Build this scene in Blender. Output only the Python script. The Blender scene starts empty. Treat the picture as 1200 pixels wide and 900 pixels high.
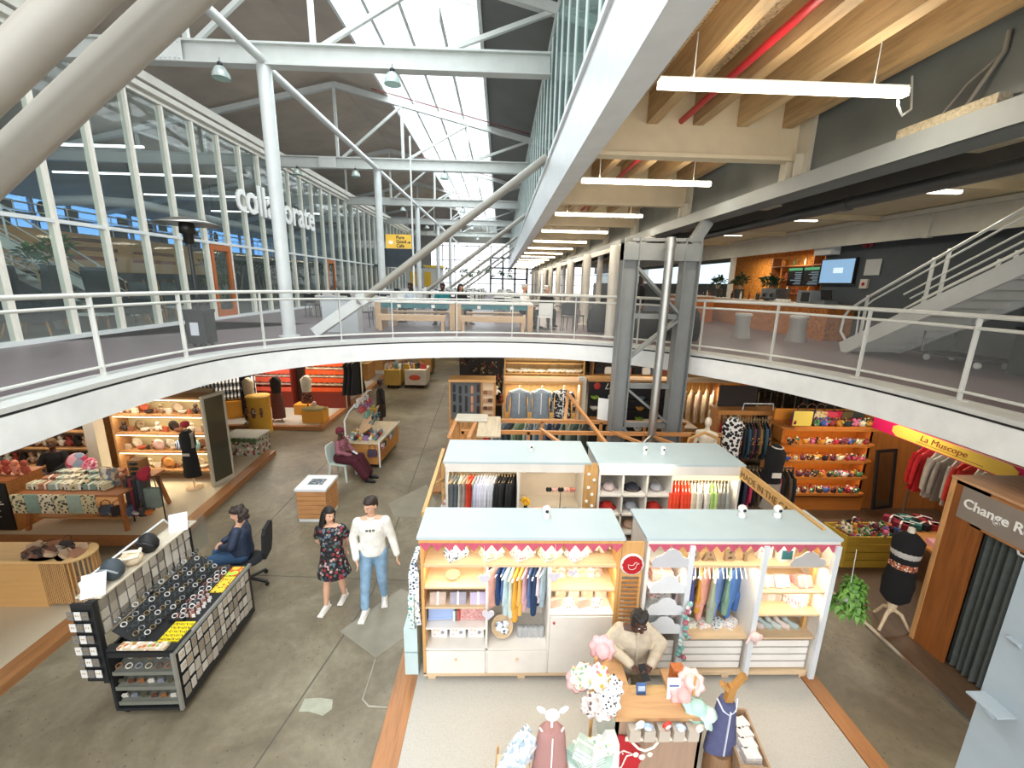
import bpy, math, random
from mathutils import Vector, Matrix, Euler
R = random.Random(7)
PI = math.pi
SC = bpy.context.scene
COL = SC.collection

# ------------------------------------------------------------------ camera
CAMH = 4.8
FPX, VPX, VPY, ROLL = 506.0, 587.0, 331.0, 0.022
_F = Vector((VPX-600, VPY-450, FPX)).normalized()
_X = Vector((1, ROLL, 0)); _X = (_X-_F*_X.dot(_F)).normalized()
_D = _F.cross(_X)
cam_data = bpy.data.cameras.new('camera')
cam_data.sensor_width = 36.0
cam_data.lens = FPX/1200*36
cam_data.clip_start = 0.05
cam_data.clip_end = 500
cam = bpy.data.objects.new('camera', cam_data)
COL.objects.link(cam)
right = Vector((_X[0], _F[0], -_D[0])); down = Vector((_X[1], _F[1], -_D[1])); fwd = Vector((_X[2], _F[2], -_D[2]))
m = Matrix.Identity(4)
for i in range(3):
    m[i][0] = right[i]; m[i][1] = -down[i]; m[i][2] = -fwd[i]
m[0][3], m[1][3], m[2][3] = 0, 0, CAMH
cam.matrix_world = m
SC.camera = cam

# ------------------------------------------------------------------ world, lights, exposure
SC.view_settings.view_transform = 'Standard'
SC.view_settings.look = 'None'
SC.view_settings.gamma = 1.0
SC.view_settings.use_curve_mapping = False
SC.view_settings.exposure = 0.0
w = bpy.data.worlds.new('sky'); SC.world = w; w.use_nodes = True
bg = w.node_tree.nodes['Background']
bg.inputs[0].default_value = (0.96, 0.98, 1.0, 1)
bg.inputs[1].default_value = 2.0

def area(name, loc, sx, sy, power, col=(1, 1, 1), rot=(0, 0, 0), spread=PI):
    l = bpy.data.lights.new(name, 'AREA'); l.shape = 'RECTANGLE'; l.size = sx; l.size_y = sy
    l.energy = power; l.color = col; l.spread = spread
    o = bpy.data.objects.new(name, l); COL.objects.link(o); o.location = loc; o.rotation_euler = rot
    return o
WARM = (1.0, 0.86, 0.66); SOFTWARM = (1.0, 0.90, 0.74)
# daylight falling through the long skylight of the hall roof
for k in range(4):
    area('skylight_daylight', (-2.6, 1+k*14.5, 11.95), 4.0, 14, 1250, (0.99, 0.99, 1.0), (0, math.radians(13), 0))
area('hall_fill', (0.3, -7.5, 8.0), 15, 5.0, 650, (0.97, 0.98, 1.0), (math.radians(72), 0, 0))  # fill light added behind the camera for fascia and kiosk fronts
area('hall_fill', (0.3, -6.5, 4.2), 17, 3.6, 200, (0.98, 0.98, 1.0), (math.radians(92), 0, 0))  # second, lower fill added to brighten the rim, columns and tower
# ------------------------------------------------------------------ colours and materials
def srgb(h):
    h = h.lstrip('#'); c = [int(h[i:i+2], 16)/255 for i in (0, 2, 4)]
    return tuple((x/12.92 if x <= .04045 else ((x+.055)/1.055)**2.4) for x in c)+(1,)
def tint(c, k):
    return tuple(min(1, x*k) for x in c[:3])+(1,)
_mats = {}
def _new(key):
    mt = bpy.data.materials.new(key); mt.use_nodes = True
    nt = mt.node_tree; b = nt.nodes['Principled BSDF']
    return mt, nt, b
def _coord(nt, scale=(1, 1, 1), rot=(0, 0, 0)):
    t = nt.nodes.new('ShaderNodeTexCoord'); mp = nt.nodes.new('ShaderNodeMapping')
    mp.inputs['Scale'].default_value = scale; mp.inputs['Rotation'].default_value = rot
    nt.links.new(t.outputs['Object'], mp.inputs[0]); return mp.outputs[0]
def _ramp(nt, fac, stops):
    r = nt.nodes.new('ShaderNodeValToRGB'); e = r.color_ramp.elements
    while len(e) < len(stops): e.new(0.5)
    for k, (p, c) in enumerate(stops): e[k].position = p; e[k].color = c
    nt.links.new(fac, r.inputs[0]); return r.outputs[0]
def _noise(nt, v, scale, detail=4, rough=.55, dist=0):
    n = nt.nodes.new('ShaderNodeTexNoise'); n.inputs['Scale'].default_value = scale
    n.inputs['Detail'].default_value = detail; n.inputs['Roughness'].default_value = rough; n.inputs['Distortion'].default_value = dist
    nt.links.new(v, n.inputs['Vector']); return n.outputs['Fac']
def _bump(nt, b, h, s, d=.01):
    u = nt.nodes.new('ShaderNodeBump'); u.inputs['Strength'].default_value = s; u.inputs['Distance'].default_value = d
    nt.links.new(h, u.inputs['Height']); nt.links.new(u.outputs[0], b.inputs['Normal'])
def paint(hx, rough=.5, metal=0.0, var=.06, scale=3.0, bump=.0, bs=60, spec=.5):
    key = ('paint', hx, rough, metal, var, scale, bump, bs)
    if key in _mats: return _mats[key]
    mt, nt, b = _new('paint_'+hx.strip('#')); c = srgb(hx); v = _coord(nt)
    f = _noise(nt, v, scale)
    nt.links.new(_ramp(nt, f, [(.3, tint(c, 1-var)), (.7, tint(c, 1+var))]), b.inputs['Base Color'])
    b.inputs['Roughness'].default_value = rough; b.inputs['Metallic'].default_value = metal
    if bump: _bump(nt, b, _noise(nt, v, bs), bump)
    _mats[key] = mt; return mt
def cloth(hx, var=.12):
    return paint(hx, .9, 0, var, 14, .25, 160)
def metal(hx, rough=.35): return paint(hx, rough, .9, .05, 8)
def wood(hx, axis='x', rough=.5, s=1.0, var=.28, knots=False):
    key = ('wood', hx, axis, rough, s, var)
    if key in _mats: return _mats[key]
    mt, nt, b = _new('wood_'+hx.strip('#')); c = srgb(hx)
    sc = {'x': (1.2, 14, 14), 'y': (14, 1.2, 14), 'z': (14, 14, 1.2)}[axis]
    v = _coord(nt, tuple(q*s for q in sc))
    f = _noise(nt, v, 1.6, 6, .6, .6)
    d = tint(c, 1-var); l = tint(c, 1+var*.55)
    nt.links.new(_ramp(nt, f, [(.28, d), (.5, c), (.72, l)]), b.inputs['Base Color'])
    b.inputs['Roughness'].default_value = rough; _bump(nt, b, f, .12, .004)
    _mats[key] = mt; return mt
def spots(base, cols, scale=20, thr=.42, rough=.85):
    """printed fabric: blobs of several colours on a base colour"""
    key = ('spots', base, tuple(cols), scale, thr)
    if key in _mats: return _mats[key]
    mt, nt, b = _new('print_'+base.strip('#')); v = _coord(nt)
    vo = nt.nodes.new('ShaderNodeTexVoronoi'); vo.inputs['Scale'].default_value = scale
    nt.links.new(v, vo.inputs['Vector'])
    sep = nt.nodes.new('ShaderNodeSeparateColor'); nt.links.new(vo.outputs['Color'], sep.inputs[0])
    n = len(cols); st = [(i/n, srgb(cols[i])) for i in range(n)]
    rr = nt.nodes.new('ShaderNodeValToRGB'); rr.color_ramp.interpolation = 'CONSTANT'; e = rr.color_ramp.elements
    while len(e) < n: e.new(.5)
    for k, (p, cc) in enumerate(st): e[k].position = p; e[k].color = cc
    nt.links.new(sep.outputs[0], rr.inputs[0])
    lt = nt.nodes.new('ShaderNodeMath'); lt.operation = 'LESS_THAN'; lt.inputs[1].default_value = thr
    nt.links.new(vo.outputs['Distance'], lt.inputs[0])
    mx = nt.nodes.new('ShaderNodeMix'); mx.data_type = 'RGBA'
    nt.links.new(lt.outputs[0], mx.inputs[0]); mx.inputs[6].default_value = srgb(base)
    nt.links.new(rr.outputs[0], mx.inputs[7]); nt.links.new(mx.outputs[2], b.inputs['Base Color'])
    b.inputs['Roughness'].default_value = rough; _mats[key] = mt; return mt
def stripes(a, c, scale=8, axis='z', rough=.8):
    key = ('str', a, c, scale, axis)
    if key in _mats: return _mats[key]
    mt, nt, b = _new('stripe_'+a.strip('#')); v = _coord(nt)
    wv = nt.nodes.new('ShaderNodeTexWave'); wv.bands_direction = axis.upper(); wv.inputs['Scale'].default_value = scale
    nt.links.new(v, wv.inputs['Vector'])
    nt.links.new(_ramp(nt, wv.outputs['Fac'], [(.45, srgb(a)), (.55, srgb(c))]), b.inputs['Base Color'])
    b.inputs['Roughness'].default_value = rough; _mats[key] = mt; return mt
def glow(hx, s):
    key = ('glow', hx, s)
    if key in _mats: return _mats[key]
    mt, nt, b = _new('glow_'+hx.strip('#')); c = srgb(hx)
    b.inputs['Base Color'].default_value = c; b.inputs['Emission Color'].default_value = c; b.inputs['Emission Strength'].default_value = s
    _mats[key] = mt; return mt
def glass(hx='#dfeeee', clear=.88, rough=.03, key2=''):
    key = ('glass', hx, clear, rough)
    if key in _mats: return _mats[key]
    mt, nt, b = _new('glass_'+hx.strip('#')); out = nt.nodes['Material Output']
    tr = nt.nodes.new('ShaderNodeBsdfTransparent'); tr.inputs[0].default_value = tint(srgb(hx), 1.0)
    gl = nt.nodes.new('ShaderNodeBsdfGlossy'); gl.inputs['Roughness'].default_value = rough
    df = nt.nodes.new('ShaderNodeBsdfDiffuse'); df.inputs[0].default_value = srgb(hx)
    lw = nt.nodes.new('ShaderNodeLayerWeight'); lw.inputs[0].default_value = .5
    pw = nt.nodes.new('ShaderNodeMath'); pw.operation = 'POWER'; pw.inputs[1].default_value = 5; nt.links.new(lw.outputs['Facing'], pw.inputs[0])
    fr = nt.nodes.new('ShaderNodeMath'); fr.operation = 'MULTIPLY_ADD'; fr.inputs[1].default_value = .35; fr.inputs[2].default_value = .02; nt.links.new(pw.outputs[0], fr.inputs[0])
    m1 = nt.nodes.new('ShaderNodeMixShader'); m1.inputs[0].default_value = clear
    nt.links.new(df.outputs[0], m1.inputs[1]); nt.links.new(tr.outputs[0], m1.inputs[2])
    m2 = nt.nodes.new('ShaderNodeMixShader'); nt.links.new(fr.outputs[0], m2.inputs[0])
    nt.links.new(m1.outputs[0], m2.inputs[1]); nt.links.new(gl.outputs[0], m2.inputs[2])
    nt.links.new(m2.outputs[0], out.inputs[0]); _mats[key] = mt; return mt
def mesh_screen(hx, dens=.22, scale=90):
    key = ('scr', hx, dens)
    if key in _mats: return _mats[key]
    mt, nt, b = _new('wire_'+hx.strip('#')); b.inputs['Base Color'].default_value = srgb(hx)
    v = _coord(nt); wv = nt.nodes.new('ShaderNodeTexWave'); wv.inputs['Scale'].default_value = scale; wv.bands_direction = 'DIAGONAL'
    nt.links.new(v, wv.inputs['Vector'])
    mm = nt.nodes.new('ShaderNodeMath'); mm.operation = 'MULTIPLY'; mm.inputs[1].default_value = dens*2
    nt.links.new(wv.outputs['Fac'], mm.inputs[0]); nt.links.new(mm.outputs[0], b.inputs['Alpha'])
    _mats[key] = mt; return mt
def concrete():
    mt, nt, b = _new('polished_concrete'); v = _coord(nt)
    f1 = _noise(nt, v, .75, 8, .66, .5); f2 = _noise(nt, v, 9, 6, .7)
    c1 = _ramp(nt, f1, [(.28, srgb('#584f3f')), (.5, srgb('#7a705c')), (.72, srgb('#979079'))])
    c2 = _ramp(nt, f2, [(.3, (.72, .72, .72, 1)), (.6, (1, 1, 1, 1))])
    mx = nt.nodes.new('ShaderNodeMix'); mx.data_type = 'RGBA'; mx.blend_type = 'MULTIPLY'; mx.inputs[0].default_value = .7
    nt.links.new(c1, mx.inputs[6]); nt.links.new(c2, mx.inputs[7])
    # pits and pebbles of exposed aggregate, in patches
    vo = nt.nodes.new('ShaderNodeTexVoronoi'); vo.inputs['Scale'].default_value = 13; nt.links.new(v, vo.inputs['Vector'])
    f3 = _noise(nt, v, 1.1, 3)
    sub = nt.nodes.new('ShaderNodeMath'); sub.operation = 'MULTIPLY'; sub.inputs[1].default_value = .42
    nt.links.new(f3, sub.inputs[0])
    lt = nt.nodes.new('ShaderNodeMath'); lt.operation = 'LESS_THAN'; nt.links.new(vo.outputs['Distance'], lt.inputs[0])
    pw = nt.nodes.new('ShaderNodeMath'); pw.operation = 'SUBTRACT'; nt.links.new(sub.outputs[0], pw.inputs[0]); pw.inputs[1].default_value = .1
    nt.links.new(pw.outputs[0], lt.inputs[1])
    m2 = nt.nodes.new('ShaderNodeMix'); m2.data_type = 'RGBA'; nt.links.new(lt.outputs[0], m2.inputs[0])
    nt.links.new(mx.outputs[2], m2.inputs[6])
    dk = nt.nodes.new('ShaderNodeMix'); dk.data_type = 'RGBA'; dk.blend_type = 'MULTIPLY'; dk.inputs[0].default_value = 1
    nt.links.new(mx.outputs[2], dk.inputs[6]); dk.inputs[7].default_value = (.55, .52, .5, 1)
    nt.links.new(dk.outputs[2], m2.inputs[7])
    nt.links.new(m2.outputs[2], b.inputs['Base Color'])
    b.inputs['Roughness'].default_value = .42; _bump(nt, b, f2, .15, .005); return mt
def terrazzo(hx, dark):
    key = ('terr', hx)
    if key in _mats: return _mats[key]
    mt, nt, b = _new('speckled_floor'); v = _coord(nt); f = _noise(nt, v, 160, 2, .8); g = _noise(nt, v, 2)
    nt.links.new(_ramp(nt, f, [(.36, srgb(dark)), (.46, srgb(hx)), (.7, tint(srgb(hx), 1.08))]), b.inputs['Base Color'])
    b.inputs['Roughness'].default_value = .5; _mats[key] = mt; return mt
def osb(hx='#c98a3e', dark='#8a5520', s=38):
    key = ('osb', hx, s)
    if key in _mats: return _mats[key]
    mt, nt, b = _new('chipboard'); v = _coord(nt)
    vo = nt.nodes.new('ShaderNodeTexVoronoi'); vo.inputs['Scale'].default_value = s; nt.links.new(v, vo.inputs['Vector'])
    sep = nt.nodes.new('ShaderNodeSeparateColor'); nt.links.new(vo.outputs['Color'], sep.inputs[0])
    nt.links.new(_ramp(nt, sep.outputs[0], [(.0, srgb(dark)), (.35, srgb(hx)), (1, tint(srgb(hx), 1.3))]), b.inputs['Base Color'])
    b.inputs['Roughness'].default_value = .7; _mats[key] = mt; return mt
def corrugated(hx, scale=12, axis='X', rough=.6):
    key = ('corr', hx, scale, axis)
    if key in _mats: return _mats[key]
    mt, nt, b = _new('corrugated'); v = _coord(nt); wv = nt.nodes.new('ShaderNodeTexWave'); wv.bands_direction = axis
    wv.inputs['Scale'].default_value = scale; nt.links.new(v, wv.inputs['Vector'])
    f = _noise(nt, v, .8); c = srgb(hx)
    nt.links.new(_ramp(nt, f, [(.3, tint(c, .85)), (.7, tint(c, 1.12))]), b.inputs['Base Color'])
    b.inputs['Roughness'].default_value = rough; _bump(nt, b, wv.outputs['Fac'], .5, .02); _mats[key] = mt; return mt

# ------------------------------------------------------------------ mesh building
class MB:
    def __init__(s): s.v = []; s.f = []; s.sm = []
    def add(s, vs, fs, smooth=False):
        n = len(s.v); s.v += [tuple(p) for p in vs]; s.f += [tuple(i+n for i in f) for f in fs]; s.sm += [smooth]*len(fs); return s
    def box(s, x0, x1, y0, y1, z0, z1):
        if x0 > x1: x0, x1 = x1, x0
        if y0 > y1: y0, y1 = y1, y0
        if z0 > z1: z0, z1 = z1, z0
        v = [(x0, y0, z0), (x1, y0, z0), (x1, y1, z0), (x0, y1, z0), (x0, y0, z1), (x1, y0, z1), (x1, y1, z1), (x0, y1, z1)]
        return s.add(v, [(0, 3, 2, 1), (4, 5, 6, 7), (0, 1, 5, 4), (1, 2, 6, 5), (2, 3, 7, 6), (3, 0, 4, 7)])
    def obox(s, c, d, rot=(0, 0, 0)):
        e = Euler(rot).to_matrix(); c = Vector(c); n = MB().box(-d[0]/2, d[0]/2, -d[1]/2, d[1]/2, -d[2]/2, d[2]/2)
        return s.add([c+e@Vector(p) for p in n.v], n.f)
    def beam(s, a, b, wd, h, up=(0, 0, 1)):
        a = Vector(a); b = Vector(b); d = (b-a).normalized(); u = Vector(up)
        if abs(d.dot(u)) > .98: u = Vector((0, 1, 0))
        r = d.cross(u).normalized(); u = r.cross(d).normalized(); q = []
        for p in (a, b):
            for i, j in ((-1, -1), (1, -1), (1, 1), (-1, 1)): q.append(p+r*i*wd/2+u*j*h/2)
        return s.add(q, [(0, 3, 2, 1), (4, 5, 6, 7), (0, 1, 5, 4), (1, 2, 6, 5), (2, 3, 7, 6), (3, 0, 4, 7)])
    def tube(s, a, b, r, r2=None, n=10, cap=True):
        r2 = r if r2 is None else r2; a = Vector(a); b = Vector(b); d = (b-a).normalized()
        u = Vector((0, 0, 1)) if abs(d.z) < .9 else Vector((1, 0, 0)); e = d.cross(u).normalized(); g = d.cross(e)
        q = []
        for p, rr in ((a, r), (b, r2)):
            for i in range(n):
                t = 2*PI*i/n; q.append(p+e*math.cos(t)*rr+g*math.sin(t)*rr)
        s.add(q, [(i, i+n, (i+1) % n+n, (i+1) % n) for i in range(n)], True)
        if cap: s.add(q, [tuple(range(n)), tuple(range(2*n-1, n-1, -1))])
        return s
    def path(s, pts, r, n=8, closed=False):
        P = [Vector(p) for p in pts]; L = len(P); q = []; pe = None
        for k in range(L):
            if closed: d = (P[(k+1) % L]-P[k-1]).normalized()
            else: d = (P[min(k+1, L-1)]-P[max(k-1, 0)]).normalized()
            if pe is None:
                u = Vector((0, 0, 1)) if abs(d.z) < .9 else Vector((1, 0, 0)); e = d.cross(u).normalized()
            else: e = (pe-d*pe.dot(d)).normalized()
            pe = e; g = d.cross(e); rr = r[k] if isinstance(r, (list, tuple)) else r
            for i in range(n):
                t = 2*PI*i/n; q.append(P[k]+e*math.cos(t)*rr+g*math.sin(t)*rr)
        fs = []
        for k in range(L if closed else L-1):
            k2 = (k+1) % L
            fs += [(k*n+i, k2*n+i, k2*n+(i+1) % n, k*n+(i+1) % n) for i in range(n)]
        s.add(q, fs, True)
        if not closed: s.add(q[:n], [tuple(range(n))]); s.add(q[-n:], [tuple(range(n-1, -1, -1))])
        return s
    def prism(s, poly, a, b, axis='y'):
        n = len(poly)
        def P(u, w_, t): return {'y': (u, t, w_), 'x': (t, u, w_), 'z': (u, w_, t)}[axis]
        q = [P(u, w_, a) for u, w_ in poly]+[P(u, w_, b) for u, w_ in poly]
        return s.add(q, [tuple(range(n)), tuple(range(2*n-1, n-1, -1))]+[(i, i+n, (i+1) % n+n, (i+1) % n) for i in range(n)])
    def ell(s, c, r, n=12, m=8, rot=None):
        if not isinstance(r, (list, tuple)): r = (r, r, r)
        q = []; c = Vector(c); E = Euler(rot).to_matrix() if rot else None
        for j in range(1, m):
            t = PI*j/m
            for i in range(n):
                p = 2*PI*i/n; q.append(Vector((r[0]*math.sin(t)*math.cos(p), r[1]*math.sin(t)*math.sin(p), r[2]*math.cos(t))))
        q.append(Vector((0, 0, r[2]))); q.append(Vector((0, 0, -r[2])))
        if E: q = [E@p for p in q]
        q = [c+p for p in q]; fs = []
        for j in range(m-2): fs += [(j*n+i, (j+1)*n+i, (j+1)*n+(i+1) % n, j*n+(i+1) % n) for i in range(n)]
        T = (m-1)*n
        fs += [(T, i, (i+1) % n) for i in range(n)]+[(T+1, (m-2)*n+(i+1) % n, (m-2)*n+i) for i in range(n)]
        return s.add(q, fs, True)
    def lathe(s, prof, c=(0, 0, 0), n=16, sx=1, sy=1, smooth=True):
        q = []; 
        for r, z in prof:
            for i in range(n):
                t = 2*PI*i/n; q.append((c[0]+r*sx*math.cos(t), c[1]+r*sy*math.sin(t), c[2]+z))
        L = len(prof); fs = []
        for k in range(L-1): fs += [(k*n+i, k*n+(i+1) % n, (k+1)*n+(i+1) % n, (k+1)*n+i) for i in range(n)]
        s.add(q, fs, smooth)
        return s.add(q, [tuple(range(n-1, -1, -1)), tuple(range((L-1)*n, L*n))])
    def loft(s, rings, smooth=True, closed_ends=True):
        n = len(rings[0]); q = [p for r in rings for p in r]; fs = []
        for k in range(len(rings)-1): fs += [(k*n+i, k*n+(i+1) % n, (k+1)*n+(i+1) % n, (k+1)*n+i) for i in range(n)]
        s.add(q, fs, smooth)
        if closed_ends: s.add(q, [tuple(range(n-1, -1, -1)), tuple(range(len(q)-n, len(q)))])
        return s
    def cap(s, a, b, ra, rb, n=10):
        s.tube(a, b, ra, rb, n); s.ell(a, ra, n, 8); return s.ell(b, rb, n, 8)
    def merge(s, o, loc=(0, 0, 0), rot=(0, 0, 0), sc=1):
        e = Euler(rot).to_matrix(); l = Vector(loc)
        n = len(s.v); s.v += [tuple(l+e@(Vector(p)*sc)) for p in o.v]; s.f += [tuple(i+n for i in f) for f in o.f]; s.sm += o.sm; return s
    def mesh(s, name):
        me = bpy.data.meshes.new(name); me.from_pydata([tuple(p) for p in s.v], [], s.f)
        me.polygons.foreach_set('use_smooth', s.sm); me.materials.append(None); me.update(); return me
    def build(s, name, mt, parent=None, loc=None, rz=0, rot=None, **tags):
        return link(name, s.mesh(name), mt, parent, loc, rz, rot, **tags)
def link(name, me, mt, parent=None, loc=None, rz=0, rot=None, **tags):
    o = bpy.data.objects.new(name, me); COL.objects.link(o)
    if me and len(me.materials) == 0: me.materials.append(None)
    if mt:
        o.material_slots[0].link = 'OBJECT'; o.material_slots[0].material = mt
    if parent: o.parent = parent
    if loc is not None: o.location = loc
    if rot: o.rotation_euler = rot
    elif rz: o.rotation_euler = (0, 0, rz)
    for k, v in tags.items(): o[k] = v
    return o
def struct(name, mb, mt, parent=None, **k):
    if parent is None: k['kind'] = 'structure'
    return mb.build(name, mt, parent, **k)
def thing(name, label, cat, loc=(0, 0, 0), rz=0, group=None):
    o = bpy.data.objects.new(name, None); COL.objects.link(o); o.empty_display_size = .1
    o.location = loc; o.rotation_euler = (0, 0, rz); o['label'] = label; o['category'] = cat
    if group: o['group'] = group
    return o
def item(name, mb, mt, label, cat, loc=(0, 0, 0), rz=0, group=None, rot=None):
    o = mb.build(name, mt, None, loc, rz, rot); o['label'] = label; o['category'] = cat
    if group: o['group'] = group
    return o
class Kind:
    """a countable kind of thing: main mesh (or none) and parts; every placing makes objects of its own"""
    def __init__(s, name, cat, main=None, mt=None, parts=()):
        s.name = name; s.cat = cat; s.mt = mt; s.main = main.mesh(name) if main else None
        s.parts = [(p[0], p[1].mesh(p[0]), p[2], [(q[0], q[1].mesh(q[0]), q[2]) for q in (p[3] if len(p) > 3 else ())]) for p in parts]
    def put(s, loc, rz=0, label='', group=None, mt=None, sc=1, rot=None, pm=None, lite=False):
        if s.main: o = link(s.name, s.main, mt or s.mt)
        else: o = bpy.data.objects.new(s.name, None); COL.objects.link(o); o.empty_display_size = .1
        o.location = loc; o.rotation_euler = rot if rot else (0, 0, rz)
        o.scale = sc if isinstance(sc, (list, tuple)) else (sc, sc, sc)
        o['label'] = label; o['category'] = s.cat
        if group: o['group'] = group
        if not lite:
            for k, (n, me, pmt, subs) in enumerate(s.parts):
                c = link(n, me, (pm or {}).get(n) or (mt if (k == 0 and not s.main and mt) else pmt), o)
                for (n2, me2, m2) in subs: link(n2, me2, (pm or {}).get(n2) or m2, c)
        return o
ORD = ['leftmost', 'second from left', 'third from left', 'fourth from left', 'fifth from left', 'sixth from left', 'seventh from left', 'eighth from left', 'ninth from left', 'tenth from left',
       'eleventh from left', 'twelfth from left', 'thirteenth from left', 'fourteenth from left', 'fifteenth from left', 'sixteenth from left', 'seventeenth from left', 'eighteenth from left', 'nineteenth from left', 'twentieth from left',
       'twenty-first from left', 'twenty-second from left', 'twenty-third from left', 'twenty-fourth from left', 'twenty-fifth from left', 'twenty-sixth from left']
FONTS = []
def text(name, body, size, mt, loc, rot, parent=None, ext=.004, sx=1.0, align='LEFT', bold=0, shear=0, **tags):
    cu = bpy.data.curves.new(name, 'FONT'); cu.body = body; cu.size = size; cu.extrude = ext; cu.align_x = align; cu.offset = bold; cu.shear = shear
    cu.resolution_u = 3
    o = bpy.data.objects.new(name, cu); COL.objects.link(o); o.location = loc; o.rotation_euler = rot; o.scale = (sx, 1, 1)
    if parent: o.parent = parent
    for k, v in tags.items(): o[k] = v
    FONTS.append((o, mt)); return o
REMESH = []
def at(u, v, z):
    """floor-plan point on the level z seen at photo pixel (u, v)"""
    d = Vector((u-600, v-450, FPX)); r = Vector((d.dot(_X), d.dot(_F), -d.dot(_D))); t = (z-CAMH)/r.z
    return (r.x*t, r.y*t)

# ================================================================== THE SETTING
WHITE = paint('#dfe3e2', .45); OFFW = paint('#d9d6cb', .5); CREAM = paint('#d2cab6', .6); STEEL = paint('#797c7b', .45, 0, .08)
DARK = paint('#3d4346', .6); BLACK = paint('#1b1c1e', .5); TUBEW = paint('#cfcfc8', .35); PINE = wood('#c99a63', 'x'); PINEY = wood('#c99a63', 'y'); PINEZ = wood('#c99a63', 'z')
GLASSW = glass('#edf3f1', .97); UZ = 3.4
struct('floor', MB().box(-30, 22, -6, 66, -.2, 0), concrete())
# saw-cut joints and repairs in the concrete
for (a, b) in (((-4.34, 3.42), (-2.16, 5.15)), ((-2.16, 5.15), (-2.45, 9)), ((-2.45, 9), (-2.6, 22))):
    pass
jm = paint('#5e584d', .8)
struct('trim_1', MB().beam((-2.75, 1.5, .001), (-1.95, 5.9, .001), .02, .003).beam((-1.95, 5.9, .001), (-2.5, 20, .001), .02, .003), jm)
struct('trim_2', MB().beam((-5.4, 6.4, .001), (-1.2, 6.2, .001), .014, .003).beam((-4.6, 6.3, .001), (-4.6, 18, .001), .014, .003), jm)
pm = paint('#9f9b8b', .7, 0, .15, 6)
def flat(name, pts, mt, z=.004):
    struct(name, MB().prism(pts, 0.0, z, 'z'), mt)
flat('trim_3', [at(357, 819, 0), at(375, 818, 0), at(390, 820, 0), at(389, 831, 0), at(378, 839, 0), at(362, 834, 0), at(350, 834, 0)], paint('#a5a693', .7, 0, .12, 9))
flat('trim_4', [at(398, 740, 0), at(440, 771, 0), at(478, 745, 0), at(495, 700, 0), at(470, 690, 0)], paint('#8b8677', .5, 0, .14, 3))
struct('trim_5', MB().path([(*at(440, 773, 0), .004), (*at(432, 800, 0), .004), (*at(425, 820, 0), .004), (*at(432, 828, 0), .004), (*at(462, 830, 0), .004)], .012, 6), pm)
flat('trim_6', [at(455, 590, 0), at(500, 568, 0), at(512, 590, 0), at(500, 606, 0), at(462, 606, 0)], paint('#8a8474', .55, 0, .1, 3))

# ---- low stages with wooden edging the stalls stand on
TERR = terrazzo('#b9b6ae', '#95928a'); EDGE = wood('#a87448', 'y', .45)
def stage(nm, poly, z=.08, edge=(), mt=None):
    struct(nm, MB().prism(poly, 0.001, z, 'z'), mt or TERR)
    for k, (a, b, wd) in enumerate(edge):
        a = Vector((*a, z/2+.006)); b = Vector((*b, z/2+.006))
        struct(nm.replace('floor', 'trim')+'_edge', MB().beam(a, b, wd, z+.012), EDGE)
LTERR = terrazzo('#d3c6ac', '#a89a80')
stage('floor_left_front', [(-30, 2), (-5.85, 2), (-5.85, 6.15), (-30, 6.15)], .1, [((-5.86, 2), (-5.86, 6.15), .26), ((-30, 6.1), (-5.86, 6.1), .12)], LTERR)
stage('floor_left_middle', [(-30, 7.2), (-6.1, 7.2), (-6.35, 11.4), (-30, 11.4)], .12, [((-5.98, 7.2), (-6.3, 11.4), .24), ((-30, 7.2), (-6.0, 7.2), .14)], LTERR)
stage('floor_left_rear', [(-30, 13.5), (-5.75, 13.5), (-5.75, 30), (-30, 30)], .12, [((-5.78, 13.4), (-5.78, 30), .2), ((-30, 13.5), (-5.75, 13.5), .16)])
stage('floor_kiosk', [(-.98, .5), (3.85, .5), (3.85, 7.6), (-.98, 7.6)], .03, [((-1.12, .5), (-1.06, 7.6), .26), ((3.96, .5), (3.96, 7.6), .2), ((-1.1, 7.6), (4, 7.6), .12)])
stage('floor_rear', [(-1.35, 9.2), (4.9, 9.2), (4.9, 24), (-1.35, 24)], .05, [((-1.42, 9.2), (-1.42, 24), .22)], wood('#c4b59c', 'y', .5))
DARKW = wood('#5e4936', 'y', .5)
struct('floor_right', MB().box(5.5, 22, -4, 9.2, .001, .02), DARKW)
struct('trim_7', MB().box(5.42, 5.48, -2, 6.9, .001, .035), metal('#b9b3a8'))

# ---- upper floor with its round opening
def catmull(P, n=6):
    out = []
    for i in range(len(P)-1):
        p0 = Vector(P[max(i-1, 0)]); p1 = Vector(P[i]); p2 = Vector(P[i+1]); p3 = Vector(P[min(i+2, len(P)-1)])
        for k in range(n):
            t = k/n; out.append(.5*((2*p1)+(-p0+p2)*t+(2*p0-5*p1+4*p2-p3)*t*t+(-p0+3*p1-3*p2+p3)*t*t*t))
    out.append(Vector(P[-1])); return out
ARCH = catmull([(-5.03, -3), (-5.05, .5), (-5.08, 3), (-5.12, 4.5), (-5.19, 5.6), (-5.16, 6.6), (-5.0, 7.7), (-4.55, 8.65), (-3.8, 9.45), (-2.7, 10.12), (-1.3, 10.56), (.3, 10.72),
                (1.8, 10.55), (2.95, 10.05), (3.85, 9.3), (4.65, 8.35), (5.2, 7.4), (5.55, 6.4), (5.7, 5.4), (5.74, 4.3), (5.76, 2), (5.76, -3)])
def arch_normal(i):
    a = ARCH[max(i-1, 0)]; b = ARCH[min(i+1, len(ARCH)-1)]; d = (b-a).normalized(); return Vector((-d.y, d.x))  # outward, away from the opening
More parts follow.
